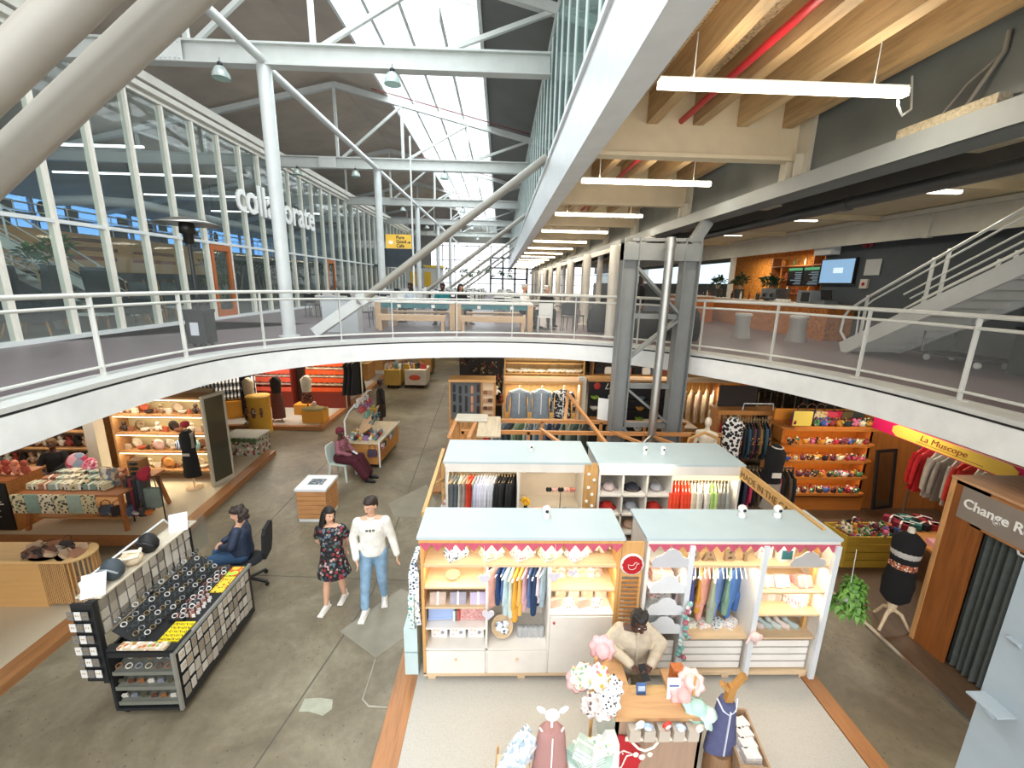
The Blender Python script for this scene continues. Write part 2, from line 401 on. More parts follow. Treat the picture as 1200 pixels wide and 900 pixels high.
def slab(z0, z1):
    mb = MB(); N = len(ARCH); q = []
    for p in ARCH:
        d = p-Vector((.3, 1.0)); ts = []
        if p.y < -2.9: o = Vector((-9.4 if p.x < 0 else 12.5, -3))
        else:
            if d.x < 0: ts.append((-9.4-.3)/d.x)
            if d.x > 0: ts.append((12.5-.3)/d.x)
            if d.y > 0: ts.append((14-1.0)/d.y)
            t = min(ts) if ts else 1; o = Vector((.3, 1.0))+d*t
        q.append((p, o))
    vs = []
    for p, o in q: vs += [(p.x, p.y, z1), (o.x, o.y, z1), (p.x, p.y, z0), (o.x, o.y, z0)]
    fs = []
    for i in range(N-1):
        a = i*4; b = a+4; fs += [(a, b, b+1, a+1), (a+2, a+3, b+3, b+2), (a, a+2, b+2, b)]
    mb.add(vs, fs)
    # corners
    mb.add([(-9.4, 14, z1), (-9.4, 9, z1), (-6, 14, z1), (-9.4, 14, z0), (-9.4, 9, z0), (-6, 14, z0)], [(0, 1, 2), (3, 5, 4)])
    mb.add([(12.5, 14, z1), (12.5, 9, z1), (9, 14, z1), (12.5, 14, z0), (12.5, 9, z0), (9, 14, z0)], [(0, 2, 1), (3, 4, 5)])
    return mb
def upfloor_mat():
    mt, nt, b = _new('upper_floor_tiles'); v = _coord(nt)
    f = _noise(nt, v, 1.2, 5); br = nt.nodes.new('ShaderNodeTexBrick'); br.offset = 0
    br.inputs['Scale'].default_value = 1.0; br.inputs['Brick Width'].default_value = .6; br.inputs['Row Height'].default_value = .6; br.inputs['Mortar Size'].default_value = .006
    nt.links.new(v, br.inputs['Vector']); br.inputs['Color1'].default_value = srgb('#6f6266'); br.inputs['Color2'].default_value = srgb('#685c60'); br.inputs['Mortar'].default_value = srgb('#6e6468')
    nt.links.new(br.outputs[0], b.inputs['Base Color']); b.inputs['Roughness'].default_value = .45; return mt
UPF = upfloor_mat()
struct('floor_upper', slab(3.12, UZ), UPF)
struct('floor_upper_rear', MB().box(-9.4, 12.5, 14, 66, 3.12, UZ), UPF)
struct('floor_upper_left', MB().box(-24, -9.4, -3, 66, 3.12, UZ), paint('#77706c', .5))
struct('ceiling_lower', MB().box(-24, -5.6, -3, 14, 3.05, 3.11).box(-24, 12.5, 14, 40, 3.05, 3.11).box(6.1, 12.5, -3, 14, 3.05, 3.11), paint('#55504b', .8))
def sweep(prof, closed=True, lo=0, hi=None):
    """profile (offset outward, z) swept along the rim"""
    hi = hi or len(ARCH); mb = MB(); n = len(prof); q = []
    for i in range(lo, hi):
        nn = arch_normal(i)
        for (o, z) in prof: q.append((ARCH[i].x+nn.x*o, ARCH[i].y+nn.y*o, z))
    fs = []
    for k in range(hi-lo-1):
        fs += [(k*n+i, (k+1)*n+i, (k+1)*n+(i+1) % n, k*n+(i+1) % n) for i in range(n)]
    mb.add(q, fs, False); mb.add(q[:n], [tuple(range(n))]); mb.add(q[-n:], [tuple(range(n-1, -1, -1))]); return mb
FASC = paint('#eceeec', .4)
struct('trim_8', sweep([(-.03, 2.97), (.10, 2.97), (.10, 3.34), (-.03, 3.34)]), FASC)
struct('trim_9', sweep([(-.008, 3.34), (.05, 3.34), (.05, 3.375), (-.008, 3.375)]), BLACK)
struct('trim_10', sweep([(-.035, 3.375), (.42, 3.375), (.42, 3.435), (-.035, 3.435)]), paint('#c9cac6', .5))
struct('trim_11', sweep([(.10, 2.99), (.40, 2.99), (.40, 3.02), (.10, 3.02)]), FASC)

# ---- railing around the opening
def proj(p):
    d = Vector(p)-Vector((0, 0, CAMH)); c = _X*d.x+_F*d.y-_D*d.z
    return 600+FPX*c.x/c.z, 450+FPX*c.y/c.z
def railing_posts():
    out = []
    for u in (-130, 12, 145, 235, 322, 399, 466, 535, 602, 667, 738, 815, 892, 985, 1100, 1260):
        best = min(range(14, len(ARCH)-10), key=lambda i: abs(proj((ARCH[i].x, ARCH[i].y, UZ))[0]-u)); out.append(best)
    return out
rt = thing('guard_railing', 'white tubular railing with fine wire mesh around the round floor opening', 'railing', (0, 0, 0))
RO = .24
def railpath(z, r, off=RO):
    return MB().path([(ARCH[i].x+arch_normal(i).x*off, ARCH[i].y+arch_normal(i).y*off, z) for i in range(8, len(ARCH)-6)], r, 8)
railpath(4.52, .032).build('top_rail', TUBEW, rt); railpath(4.37, .022).build('second_rail', TUBEW, rt); railpath(3.56, .02).build('bottom_rail', TUBEW, rt)
for i in railing_posts():
    nn = arch_normal(i); x = ARCH[i].x+nn.x*RO; y = ARCH[i].y+nn.y*RO; a = math.atan2(nn.y, nn.x)
    mb = MB().obox((x, y, 3.96), (.07, .018, 1.08), (0, 0, a)).obox((x, y, 3.44), (.14, .12, .02), (0, 0, a))
    mb.build('post', TUBEW, rt)
mb = MB(); q = []; lo, hi = 8, len(ARCH)-6
for i in range(lo, hi):
    nn = arch_normal(i)
    for z in (3.58, 4.36): q.append((ARCH[i].x+nn.x*RO, ARCH[i].y+nn.y*RO, z))
mb.add(q, [(2*k, 2*k+2, 2*k+3, 2*k+1) for k in range(hi-lo-1)]); mb.build('wire_infill', mesh_screen('#d8dad8', .1), rt)

# ---- left glass wall
GX = -9.4
def gwall(z0, z1, name, mt, y0=-1.0, y1=48.25, dx=0):
    struct(name, MB().box(GX-.005+dx, GX+.005+dx, y0, y1, z0, z1), mt)
wl = MB()
wl.box(GX-.09, GX+.09, -1, 48.25, UZ, UZ+.09).box(GX-.05, GX+.05, -1, 48.25, 5.82, 5.9)
struct('wall_left', wl, WHITE)
for k in range(41):
    y = .25+1.2*k
    struct('window_frame_%d' % (k+1), MB().box(GX-.12, GX+.06, y-.035, y+.035, UZ, 9.35), paint('#ece7da', .45))
struct('window_1', MB().box(GX-.02, GX-.012, -1, 48.25, UZ+.09, 5.82), GLASSW)
struct('window_2', MB().box(GX-.02, GX-.012, -1, 48.25, 5.9, 9.35), GLASSW)
struct('trim_12', MB().box(GX-.1, GX+.08, -1, 48.25, 9.3, 9.42).box(GX-.1, GX+.22, -1, 48.25, 9.42, 9.56).box(GX-.1, GX+.3, -1, 48.25, 9.6, 9.82), OFFW)
def orange_door(y, n):
    OR = wood('#b4632c', 'z', .45); d = MB()
    d.box(GX-.04, GX+.07, y-.52, y-.38, UZ+.02, 5.8).box(GX-.04, GX+.07, y+.38, y+.52, UZ+.02, 5.8).box(GX-.04, GX+.07, y-.38, y+.38, 5.62, 5.8).box(GX-.04, GX+.07, y-.38, y+.38, UZ+.02, UZ+.3)
    o = struct('door_%d' % n, d, OR)
    MB().box(GX+.01, GX+.016, y-.38, y+.38, UZ+.3, 5.62).build('pane', GLASSW, o)
    MB().tube((GX+.12, y+.43, 4.3), (GX+.12, y+.43, 4.7), .015).tube((GX+.06, y+.43, 4.32), (GX+.12, y+.43, 4.32), .012).tube((GX+.06, y+.43, 4.68), (GX+.12, y+.43, 4.68), .012).build('door_handle', metal('#8a8a8a'), o)
orange_door(15.25, 1); orange_door(24.85, 2)

# ---- roof, skylight
def rz(x): return 12.45-.23*abs(x+6.68)
def slope_box(mb, x0, x1, y0, y1, t, dz=0):
    q = []
    for y in (y0, y1):
        for x, z in ((x0, rz(x0)), (x1, rz(x1)), (x1, rz(x1)+t), (x0, rz(x0)+t)): q.append((x, y, z+dz))
    return mb.add(q, [(0, 1, 2, 3), (7, 6, 5, 4), (0, 4, 5, 1), (1, 5, 6, 2), (2, 6, 7, 3), (3, 7, 4, 0)])
RB = corrugated('#bdb0a1', 9, 'Y', .8)
struct('ceiling', slope_box(slope_box(MB(), -6.68, -4.6, -2, 66, .12), -24, -6.68, -2, 66, .12), RB)
struct('ceiling_right', slope_box(MB(), -.57, 13, -2, 66, .12), corrugated('#6b6d6a', 9, 'Y', .6))
fr = MB()
for x in (-4.6, -3.6, -2.6, -1.6, -.6): fr.beam((x, -2, rz(x)-.02), (x, 66, rz(x)-.02), .09, .16)
for k in range(68):
    y = -2+k*1.0
    fr.beam((-4.6, y, rz(-4.6)+.08), (-.6, y, rz(-.6)+.08), .03, .03)
struct('window_3', fr, paint('#dde2e2', .5))
struct('window_4', slope_box(MB(), -4.6, -.57, -2, 66, .008, .1), glass('#f5f9fa', .97))
def truss(y, x1=1.0):
    mb = MB(); x0 = -24
    mb.box(x0, x1, y-.03, y+.03, 9.22, 9.6).box(x0, x1, y-.13, y+.13, 9.19, 9.23).box(x0, x1, y-.13, y+.13, 9.58, 9.62)
    mb.beam((-24, y, rz(-24)-.22), (-6.68, y, rz(-6.68)-.22), .16, .2).beam((-6.68, y, rz(-6.68)-.22), (11.5, y, rz(11.5)-.22), .16, .2)
    xs = [1.2-2.635*k for k in range(0, 9)]
    for k, x in enumerate(xs):
        if x < -22: continue
        if x > 1.0: continue
        mb.beam((x, y, 9.6), (x, y, rz(x)-.25), .1, .1, (0, 1, 0))
    for k in range(1, 8):
        a = xs[k]; b = xs[k-1] if a >= -6.8 else xs[k+1]
        if b > 1.1: b = 1.0
        mb.beam((a+(.2 if b > a else -.2), y, 9.62), (b, y, rz(b)-.28), .09, .09)
    # right half beyond the glazing
    struct('trim_truss', mb, paint('#c4c7c3', .45))
    sp = MB().box(-7.45, -6.75, y-.145, y-.13, 9.2, 9.6)
    for i in range(7):
        for z in (9.25, 9.55): sp.ell((-7.38+i*.095, y-.15, z), (.025, .02, .025), 6, 4)
    struct('trim_splice', sp, paint('#cfd2ce', .45))
    struct('trim_pipe', MB().beam((-4.9, y-1.2, rz(-4.9)-.35), (1.0, y-1.2, rz(1.0)-.35), .03, .03), paint('#6d2626', .5))
TY = [2.0+8.7*k for k in range(6)]
for y in TY[1:]: truss(y)
for k, y in enumerate(TY[1:]):
    struct('trim_column', MB().tube((-5.15, y, UZ), (-5.15, y, 9.2), .15, n=20).tube((-5.15, y, UZ), (-5.15, y, UZ+.03), .24), paint('#cdd1cf', .35))
    if k < 4: struct('trim_purlin', MB().tube((-5.12, y+.1, 9.2), (-5.12, y+8.6, 9.2), .09), paint('#cdd1cf', .35))
struct('trim_purlin', MB().tube((-5.12, 2.0, 9.28), (-5.12, 10.7, 9.28), .09), paint('#cdd1cf', .35))
struct('trim_purlin', MB().tube((-5.12, 45.5, 9.2), (-5.12, 54, 9.2), .09), paint('#cdd1cf', .35))
# ---- inclined double stay tubes from rim to the upper beam
STAY = paint('#9c988e', .35, 0, .05, 4)
def stay(y):
    for k, dy in enumerate((-.23, .02)):
        a = (-3.35, y+dy, 4.30); b = (.98, y+dy, 7.57)
        if y < 5: a = (-4.6, y+dy, 3.36)
        t = MB().tube(a, b, .075 if y > 5 else .072, n=18).ell(a, .1, 10, 6)
        struct('trim_stay', t, STAY)
    if y > 5:
        c = MB().beam((-4.5, y-.1, 3.52), (-3.32, y-.1, 4.33), .32, .24).obox((-3.28, y-.1, 4.36), (.16, .5, .3), (0, math.radians(-35), 0))
        for s in (-.2, .2): c.tube((-3.3, y-.1+s*1.4, 4.36), (-3.3, y-.1+s*.8, 4.36), .05)
        struct('trim_bracket', c, paint('#d3d6d3', .4))
for y in TY: stay(y+ (.1 if y > 5 else .02))

# ---- fascia beam of the upper mezzanine, its glass wall
FW = paint('#dfe3e4', .4)
fb = MB().box(1.0, 1.04, -2, 62, 6.5, 7.42).box(.96, 1.24, -2, 62, 6.44, 6.5).box(.96, 1.24, -2, 62, 7.38, 7.46).box(1.0, 1.16, -2, 62, 6.5, 6.52)
struct('trim_fascia', fb, FW)
struct('trim_13', MB().box(1.24, 1.32, -2, 62, 6.9, 7.28), wood('#8c5c33', 'y'))
gr = MB()
for k in range(70): gr.box(1.06, 1.10, .3+k*.9, .33+k*.9, 7.46, 10.2)
gr.box(1.04, 1.12, -2, 62, 10.15, 10.24).box(1.04, 1.12, -2, 62, 7.46, 7.5)
struct('window_5', gr, WHITE)
struct('window_6', MB().box(1.08, 1.085, -2, 62, 7.5, 10.15), glass('#cfe3df', .85))
# ---- mezzanine soffit: chipboard, cross beams, joists
struct('ceiling_mezzanine', MB().box(1.04, 4.15, -2, 62, 7.28, 7.34), osb('#cdb795', '#8d7655', 60))
CB = paint('#d8c9ab', .6)
for k in range(-1, 15):
    y = 6.38+3.65*k
    struct('trim_crossbeam', MB().box(1.04, 4.05, y-.02, y+.02, 6.53, 7.28).box(1.04, 4.05, y-.1, y+.1, 6.49, 6.54), CB)
jw = [wood('#b89a70', 'y', .55, .8, .35), wood('#a98c66', 'y', .55, .8, .35), wood('#c4a67c', 'y', .55, .8, .3)]
jx = [1.98, 2.6, 3.2, 3.82]
for k in range(-1, 15):
    y0 = 6.38+3.65*(k-1)+.03; y1 = 6.38+3.65*k-.03
    for j, x in enumerate(jx):
        struct('trim_joist', MB().box(x-.07, x+.07, y0, y1, 6.9, 7.28), jw[(j+k) % 3])
struct('trim_red_pipe', MB().tube((2.38, -2, 6.95), (2.38, 60, 6.95), .04).tube((2.38, 3.55, 6.95), (2.38, 3.65, 6.95), .055).tube((2.38, 3.3, 6.93), (2.38, 3.3, 6.83), .018), paint('#b3202a', .35))
LAMP = glow('#fff0cf', 16)
for k in range(0, 14):
    y = 4.2+3.65*k
    t = thing('batten_light', 'glowing linear batten light under the timber mezzanine ceiling, %s from the camera' % ['nearest', 'second', 'third', 'fourth', 'fifth', 'sixth', 'seventh', 'eighth', 'ninth', 'tenth', 'eleventh', 'twelfth', 'thirteenth', 'fourteenth'][k], 'light', (2.44, y, 6.5), 0, 'batten lights under the mezzanine')
    MB().obox((0, 0, 0), (2.2, .07, .06)).build('diffuser', LAMP, t); MB().obox((0, 0, .04), (2.2, .05, .03)).tube((-.8, 0, .05), (-.8, 0, .4), .004).tube((.8, 0, .05), (.8, 0, .4), .004).build('housing', WHITE, t)
    if k == 0: MB().path([(1.03, 0, 0), (1.05, 0, -.1), (1.15, .05, -.16), (1.35, .2, -.05), (1.5, .4, .15), (1.55, .5, .35)], .009, 6).build('power_cable', WHITE, t)
for k in range(9):
    area('batten_glow', (2.44, 4.2+3.65*k, 6.44), 2.2, .1, 48, SOFTWARM)
    if k < 6: area('batten_uplight', (2.44, 4.2+3.65*k, 6.56), 2.2, .08, 9, SOFTWARM, (PI, 0, 0))
# ---- grey longitudinal beam on towers
GB = paint('#6b706f', .5, 0, .12, 2, .15, 30)
struct('trim_grey_beam', MB().box(4.05, 4.09, -2, 60, 6.06, 7.28).box(3.88, 4.24, -2, 60, 6.05, 6.075), GB)
struct('trim_grey_lip', MB().box(3.86, 3.9, -2, 60, 6.05, 6.25), paint('#868b8b', .5))
struct('trim_14', MB().obox((3.97, 4.2, 6.3), (.12, .9, .1)), paint('#b5a98f', .7, 0, .3, 40))
struct('trim_15', MB().path([(4.03, 3.9, 6.85), (4.03, 3.9, 6.7), (4.0, 4.0, 6.5), (3.98, 4.1, 6.3)], .018, 6).path([(4.03, 3.9, 6.7), (3.98, 4.1, 6.55), (3.95, 4.3, 6.3)], .01, 6), paint('#8f8a80', .6))
for k in range(0, 14):
    y = 6.38+3.65*k
    struct('trim_stiffener', MB().box(3.9, 4.05, y-.02, y+.02, 6.08, 6.55).box(4.0, 4.045, y-.3, y+.3, 6.1, 7.0).box(3.9, 4.05, y-.2, y-.17, 6.08, 6.55), paint('#cfc8b6', .6))
struct('ceiling_duct', MB().box(4.9, 4.95, -2, 50, 5.98, 7.2).box(4.24, 4.9, -2, 50, 6.9, 6.95), corrugated('#5c564e', 26, 'Y'))
for k in range(8):
    struct('trim_hanger_plate', MB().box(4.3, 4.9, 4.3+3.65*k, 4.75+3.65*k, 6.2, 6.23), paint('#c4b99f', .6))
struct('trim_pipe_dark', MB().tube((4.62, -2, 5.92), (4.62, 9.2, 5.92), .075).tube((4.62, 9.2, 5.92), (4.62, 40, 5.92), .07).tube((4.62, 6, 5.92), (4.62, 6.1, 5.92), .09), paint('#3a3937', .35))
def tower(y):
    mb = MB()
    for x in (2.52, 3.72):
        mb.box(x-.15, x+.15, y-.01, y+.01, .03, 5.3).box(x-.16, x-.14, y-.14, y+.14, .03, 5.69).box(x+.14, x+.16, y-.14, y+.14, .03, 5.69).box(x-.2, x+.2, y-.2, y+.2, 0.03, .06)
    mb.box(2.36, 3.9, y-.12, y+.12, 5.28, 5.6)
    for z in (1.9, 2.75, 4.2): mb.box(2.66, 3.6, y-.05, y+.05, z-.05, z+.05)
    def dbl(a, b):
        for dy in (-.06, .06): mb.beam((a[0], y+dy, a[1]), (b[0], y+dy, b[1]), .05, .09, (0, 1, 0))
    mb.beam((3.72, y, 5.6), (3.98, y, 6.04), .16, .2).beam((2.52, y, 5.66), (3.9, y, 5.68), .2, .06)
    dbl((2.66, 5.15), (3.6, 4.25)); dbl((2.66, 3.35), (3.6, 4.15)); dbl((2.66, 2.7), (3.6, 1.95)); dbl((3.6, .5), (2.66, 1.85))
    struct('trim_tower', mb, STEEL)
tower(8.75)
struct('trim_drain_pipe', MB().tube((3.17, 8.4, 1.5), (3.17, 8.4, 5.69), .085, n=18).tube((3.17, 8.4, 1.4), (3.0, 8.3, .06), .07).tube((3.17, 8.4, 5.5), (3.17, 8.4, 5.62), .1), metal('#b5b5b0', .4))
struct('trim_near_column', MB().box(3.02, 3.36, 1.94, 1.97, .001, 5.69).box(3.0, 3.03, 1.8, 2.09, .001, 5.69).box(3.34, 3.37, 1.8, 2.09, .001, 5.69).prism([(2.88, 2.42), (3.0, 2.42), (3.0, 2.3)], 1.99, 2.01, 'y').box(2.88, 3.0, 1.9, 2.07, 2.42, 2.43).prism([(2.96, 2.86), (3.0, 2.86), (3.0, 2.82)], 1.98, 2.04, 'y'), paint('#9aa5ab', .45, 0, .06))
for k, y in enumerate((11.7, 15.4, 19.2, 23, 26.7, 30.4, 34.1, 37.8, 41.5)):
    struct('trim_white_column', MB().tube((2.97, y, UZ), (2.97, y, 5.8), .13, n=18).beam((2.97, y, 5.72), (3.98, y, 6.03), .1, .14).tube((2.97, y, UZ), (2.97, y, UZ+.03), .22), paint('#d9d4c8', .4))
    if k: struct('trim_white_column', MB().tube((4.4, y+.6, UZ), (4.4, y+.6, 6.1), .12, n=14), paint('#d9d4c8', .4))
# ---- right hand side: ceiling, band, dark wall
struct('ceiling_side', MB().box(5.2, 13, -2, 50, 6.62, 6.68), paint('#d3c5a5', .7))
for k in range(10):
    y = 4.4+3.65*k
    struct('trim_side_rib', MB().box(5.2, 9.5, y-.5, y-.35, 6.5, 6.62), paint('#cbbb98', .7))
for k in range(5):
    t = thing('batten_light', 'short glowing batten light on the cream ceiling beside the stairs, %s from the camera' % ['nearest', 'second', 'third', 'fourth', 'fifth'][k], 'light', (7.75, 4.5+3.6*k, 6.55), 0, 'short lights on the side ceiling')
    MB().obox((0, 0, 0), (.85, .1, .06)).build('diffuser', glow('#fff2da', 8), t); MB().obox((0, 0, .05), (.9, .12, .05)).build('housing', WHITE, t)
    area('side_glow', (7.75, 4.5+3.6*k, 6.42), .85, .1, 34, SOFTWARM)
struct('trim_band', MB().box(9.55, 9.6, -2, 40, 6.0, 6.55).box(9.45, 9.65, -2, 40, 6.5, 6.6).box(9.5, 9.62, 9.9, 10.05, 5.98, 6.55), paint('#c7c6bc', .5))
struct('wall_right', MB().box(10, 10.15, -3, 13.6, 0, 6.62), paint('#4b5256', .75, 0, .05))
struct('wall_right_rear', MB().box(13, 13.1, 13.6, 62, 0, 5.0).box(13, 13.1, 13.6, 62, 6.2, 10), paint('#7b7a74', .7))
struct('window_7', MB().box(13.02, 13.03, 13.6, 62, 5.0, 6.2), glass('#e6f1f6', .95))
struct('wall_cafe_back', MB().box(12.5, 12.6, 13.6, 24, UZ, 6.4).box(10.15, 12.6, 13.55, 13.6, UZ, 6.4), osb('#c98431', '#8a5520', 26))
struct('wall_left_lower', MB().box(-14.1, -14, -2, 40, 0, 3.05), paint('#8d8376', .8))
struct('wall_right_lower', MB().box(12.6, 12.7, -3, 40, 0, 3.1), paint('#5a4e42', .8))
struct('wall_end_lower', MB().box(-14, 12.6, 38, 38.1, 0, 3.1), paint('#a59c8c', .8))
# ---- far end of the hall: glazed gable
eg = MB()
for k in range(15): x = -9.4+1.6*k; eg.box(x-.05, x+.05, 60, 60.15, UZ, 9.6)
for z in (4.6, 6.0, 7.6, 9.4): eg.box(-9.4, 13, 60, 60.12, z-.04, z+.04)
struct('window_8', eg, paint('#6c7880', .5))
struct('wall_end', MB().box(-24, -9.4, 60, 60.2, 0, 12.5).box(-9.4, 13, 60, 60.2, 9.8, 12.6).box(13, 20, 60, 60.2, 0, 12), paint('#b8b3a8', .7))
dk = MB()
for x in (-1.2, .2, 1.6, 3.0): dk.box(x-.1, x+.1, 51, 51.2, UZ, 7.6)
for z in (UZ+.1, 5.2, 6.4, 7.5): dk.box(-1.3, 3.1, 51, 51.2, z-.08, z+.08)
struct('window_9', dk, paint('#3c4f60', .5))

# ================================================================== PEOPLE
SKIN_L = paint('#d9a98c', .55, 0, .05); SKIN_D = paint('#4a2c20', .5, 0, .06); SKIN_M = paint('#b98464', .55, 0, .05)
def remesh(o, vox):
    md = o.modifiers.new('blend', 'REMESH'); md.mode = 'VOXEL'; md.voxel_size = vox; md.use_smooth_shade = True
    sm = o.modifiers.new('soften', 'SMOOTH'); sm.factor = .5; sm.iterations = 3; REMESH.append(o)
def V(*a): return Vector(a)
def mirror(p): return V(-p[0], p[1], p[2])
def hand(mb, wr, d, curl=.5, side=1, s=1.0, palm_n=None):
    """palm, four unequal bent fingers and a thumb leaving the side of the palm; d = direction hand points"""
    d = V(*d).normalized(); n = V(*(palm_n or (side, 0, 0))); n = (n-d*n.dot(d)).normalized(); w_ = d.cross(n).normalized()
    for k, t in enumerate((-.027, -.009, .009, .027)):
        b = wr+d*.085*s+w_*t*s; mb.cap(wr+w_*t*.6*s, b, .014*s, .012*s, 8)
        L = (.062, .074, .07, .054)[k]*s
        m1 = b+(d*(1-curl*.5)-n*curl*.6).normalized()*L*.55; m2 = m1+(d*(1-curl)-n*curl*1.1).normalized()*L*.5
        mb.cap(b, m1, .0095*s, .0088*s, 8); mb.cap(m1, m2, .0088*s, .0075*s, 8)
    tb = wr+d*.03*s-w_*.02*s; t1 = tb+(d*.7-w_*.7-n*.2).normalized()*.04*s; t2 = t1+(d*.95-w_*.2-n*.3).normalized()*.03*s
    mb.cap(tb, t1, .013*s, .011*s, 8); mb.cap(t1, t2, .011*s, .009*s, 8)
def head(mb, c, rot, s=1.0):
    e = Euler(rot).to_matrix(); P = lambda x, y, z: c+e@V(x*s, y*s, z*s)
    mb.ell(c+e@V(0, .012*s, .03*s), (.076*s, .094*s, .09*s), 14, 10, rot); mb.ell(P(0, -.02, -.035), (.058*s, .068*s, .078*s), 14, 10, rot)
    mb.ell(P(0, -.035, -.085), (.03*s, .03*s, .028*s), 10, 8, rot)
    mb.cap(P(0, -.08, .012), P(0, -.103, -.022), .009*s, .0155*s, 8); mb.ell(P(0, -.088, .03), (.055*s, .012*s, .012*s), 10, 6, rot)
    for q in (-1, 1):
        mb.ell(P(q*.078, .012, -.005), (.012*s, .02*s, .032*s), 8, 6, rot); mb.ell(P(q*.036, -.066, -.02), (.022*s, .02*s, .022*s), 8, 6, rot)
    mb.ell(P(0, -.088, -.05), (.024*s, .011*s, .011*s), 8, 6, rot)
def facebits(root, c, rot, s, lip, brow):
    e = Euler(rot).to_matrix(); P = lambda x, y, z: c+e@V(x*s, y*s, z*s)
    m1 = MB(); m2 = MB(); m3 = MB()
    for q in (-1, 1):
        m1.ell(P(q*.032, -.083, .006), (.0125*s, .007*s, .008*s), 8, 6, rot); m3.ell(P(q*.032, -.091, .006), (.006*s, .004*s, .006*s), 8, 6, rot)
        m2.cap(P(q*.018, -.098, .032), P(q*.048, -.086, .033), .004*s, .0035*s, 6)
    m1.build('eyes', paint('#e6e2dc', .3), root); m3.build('iris', paint('#2a1a12', .2), root); m2.build('eyebrows', brow, root)
    MB().ell(P(0, -.098, -.05), (.024*s, .006*s, .008*s), 10, 6, rot).build('lips', lip, root)
class Pose: pass
def stand(h=1.75, female=False):
    k = h/1.75; p = Pose(); p.k = k; sw = .175 if female else .2
    p.pel = V(0, 0, .94)*k; p.wa = V(0, 0, 1.08)*k; p.ch = V(0, 0, 1.3)*k; p.nk = V(0, .01, 1.47)*k; p.hd = V(0, -.01, 1.635)*k; p.hrot = (0, 0, 0)
    p.sh = [V(-sw+.012, 0, 1.392)*k, V(sw-.012, 0, 1.392)*k]; p.el = [V(-sw-.06, .02, 1.12)*k, V(sw+.06, .02, 1.12)*k]; p.wr = [V(-sw-.07, -.05, .87)*k, V(sw+.07, -.05, .87)*k]
    p.hd_dir = [(0, -.1, -1), (0, -.1, -1)]; p.palm = [(1, 0, 0), (-1, 0, 0)]
    p.hip = [V(-.095, 0, .92)*k, V(.095, 0, .92)*k]; p.kn = [V(-.1, -.01, .5)*k, V(.1, -.01, .5)*k]; p.an = [V(-.1, .03, .09)*k, V(.1, .03, .09)*k]
    p.foot = [V(-.04, -1, 0), V(.04, -1, 0)]; p.f = female; p.curl = .45
    return p
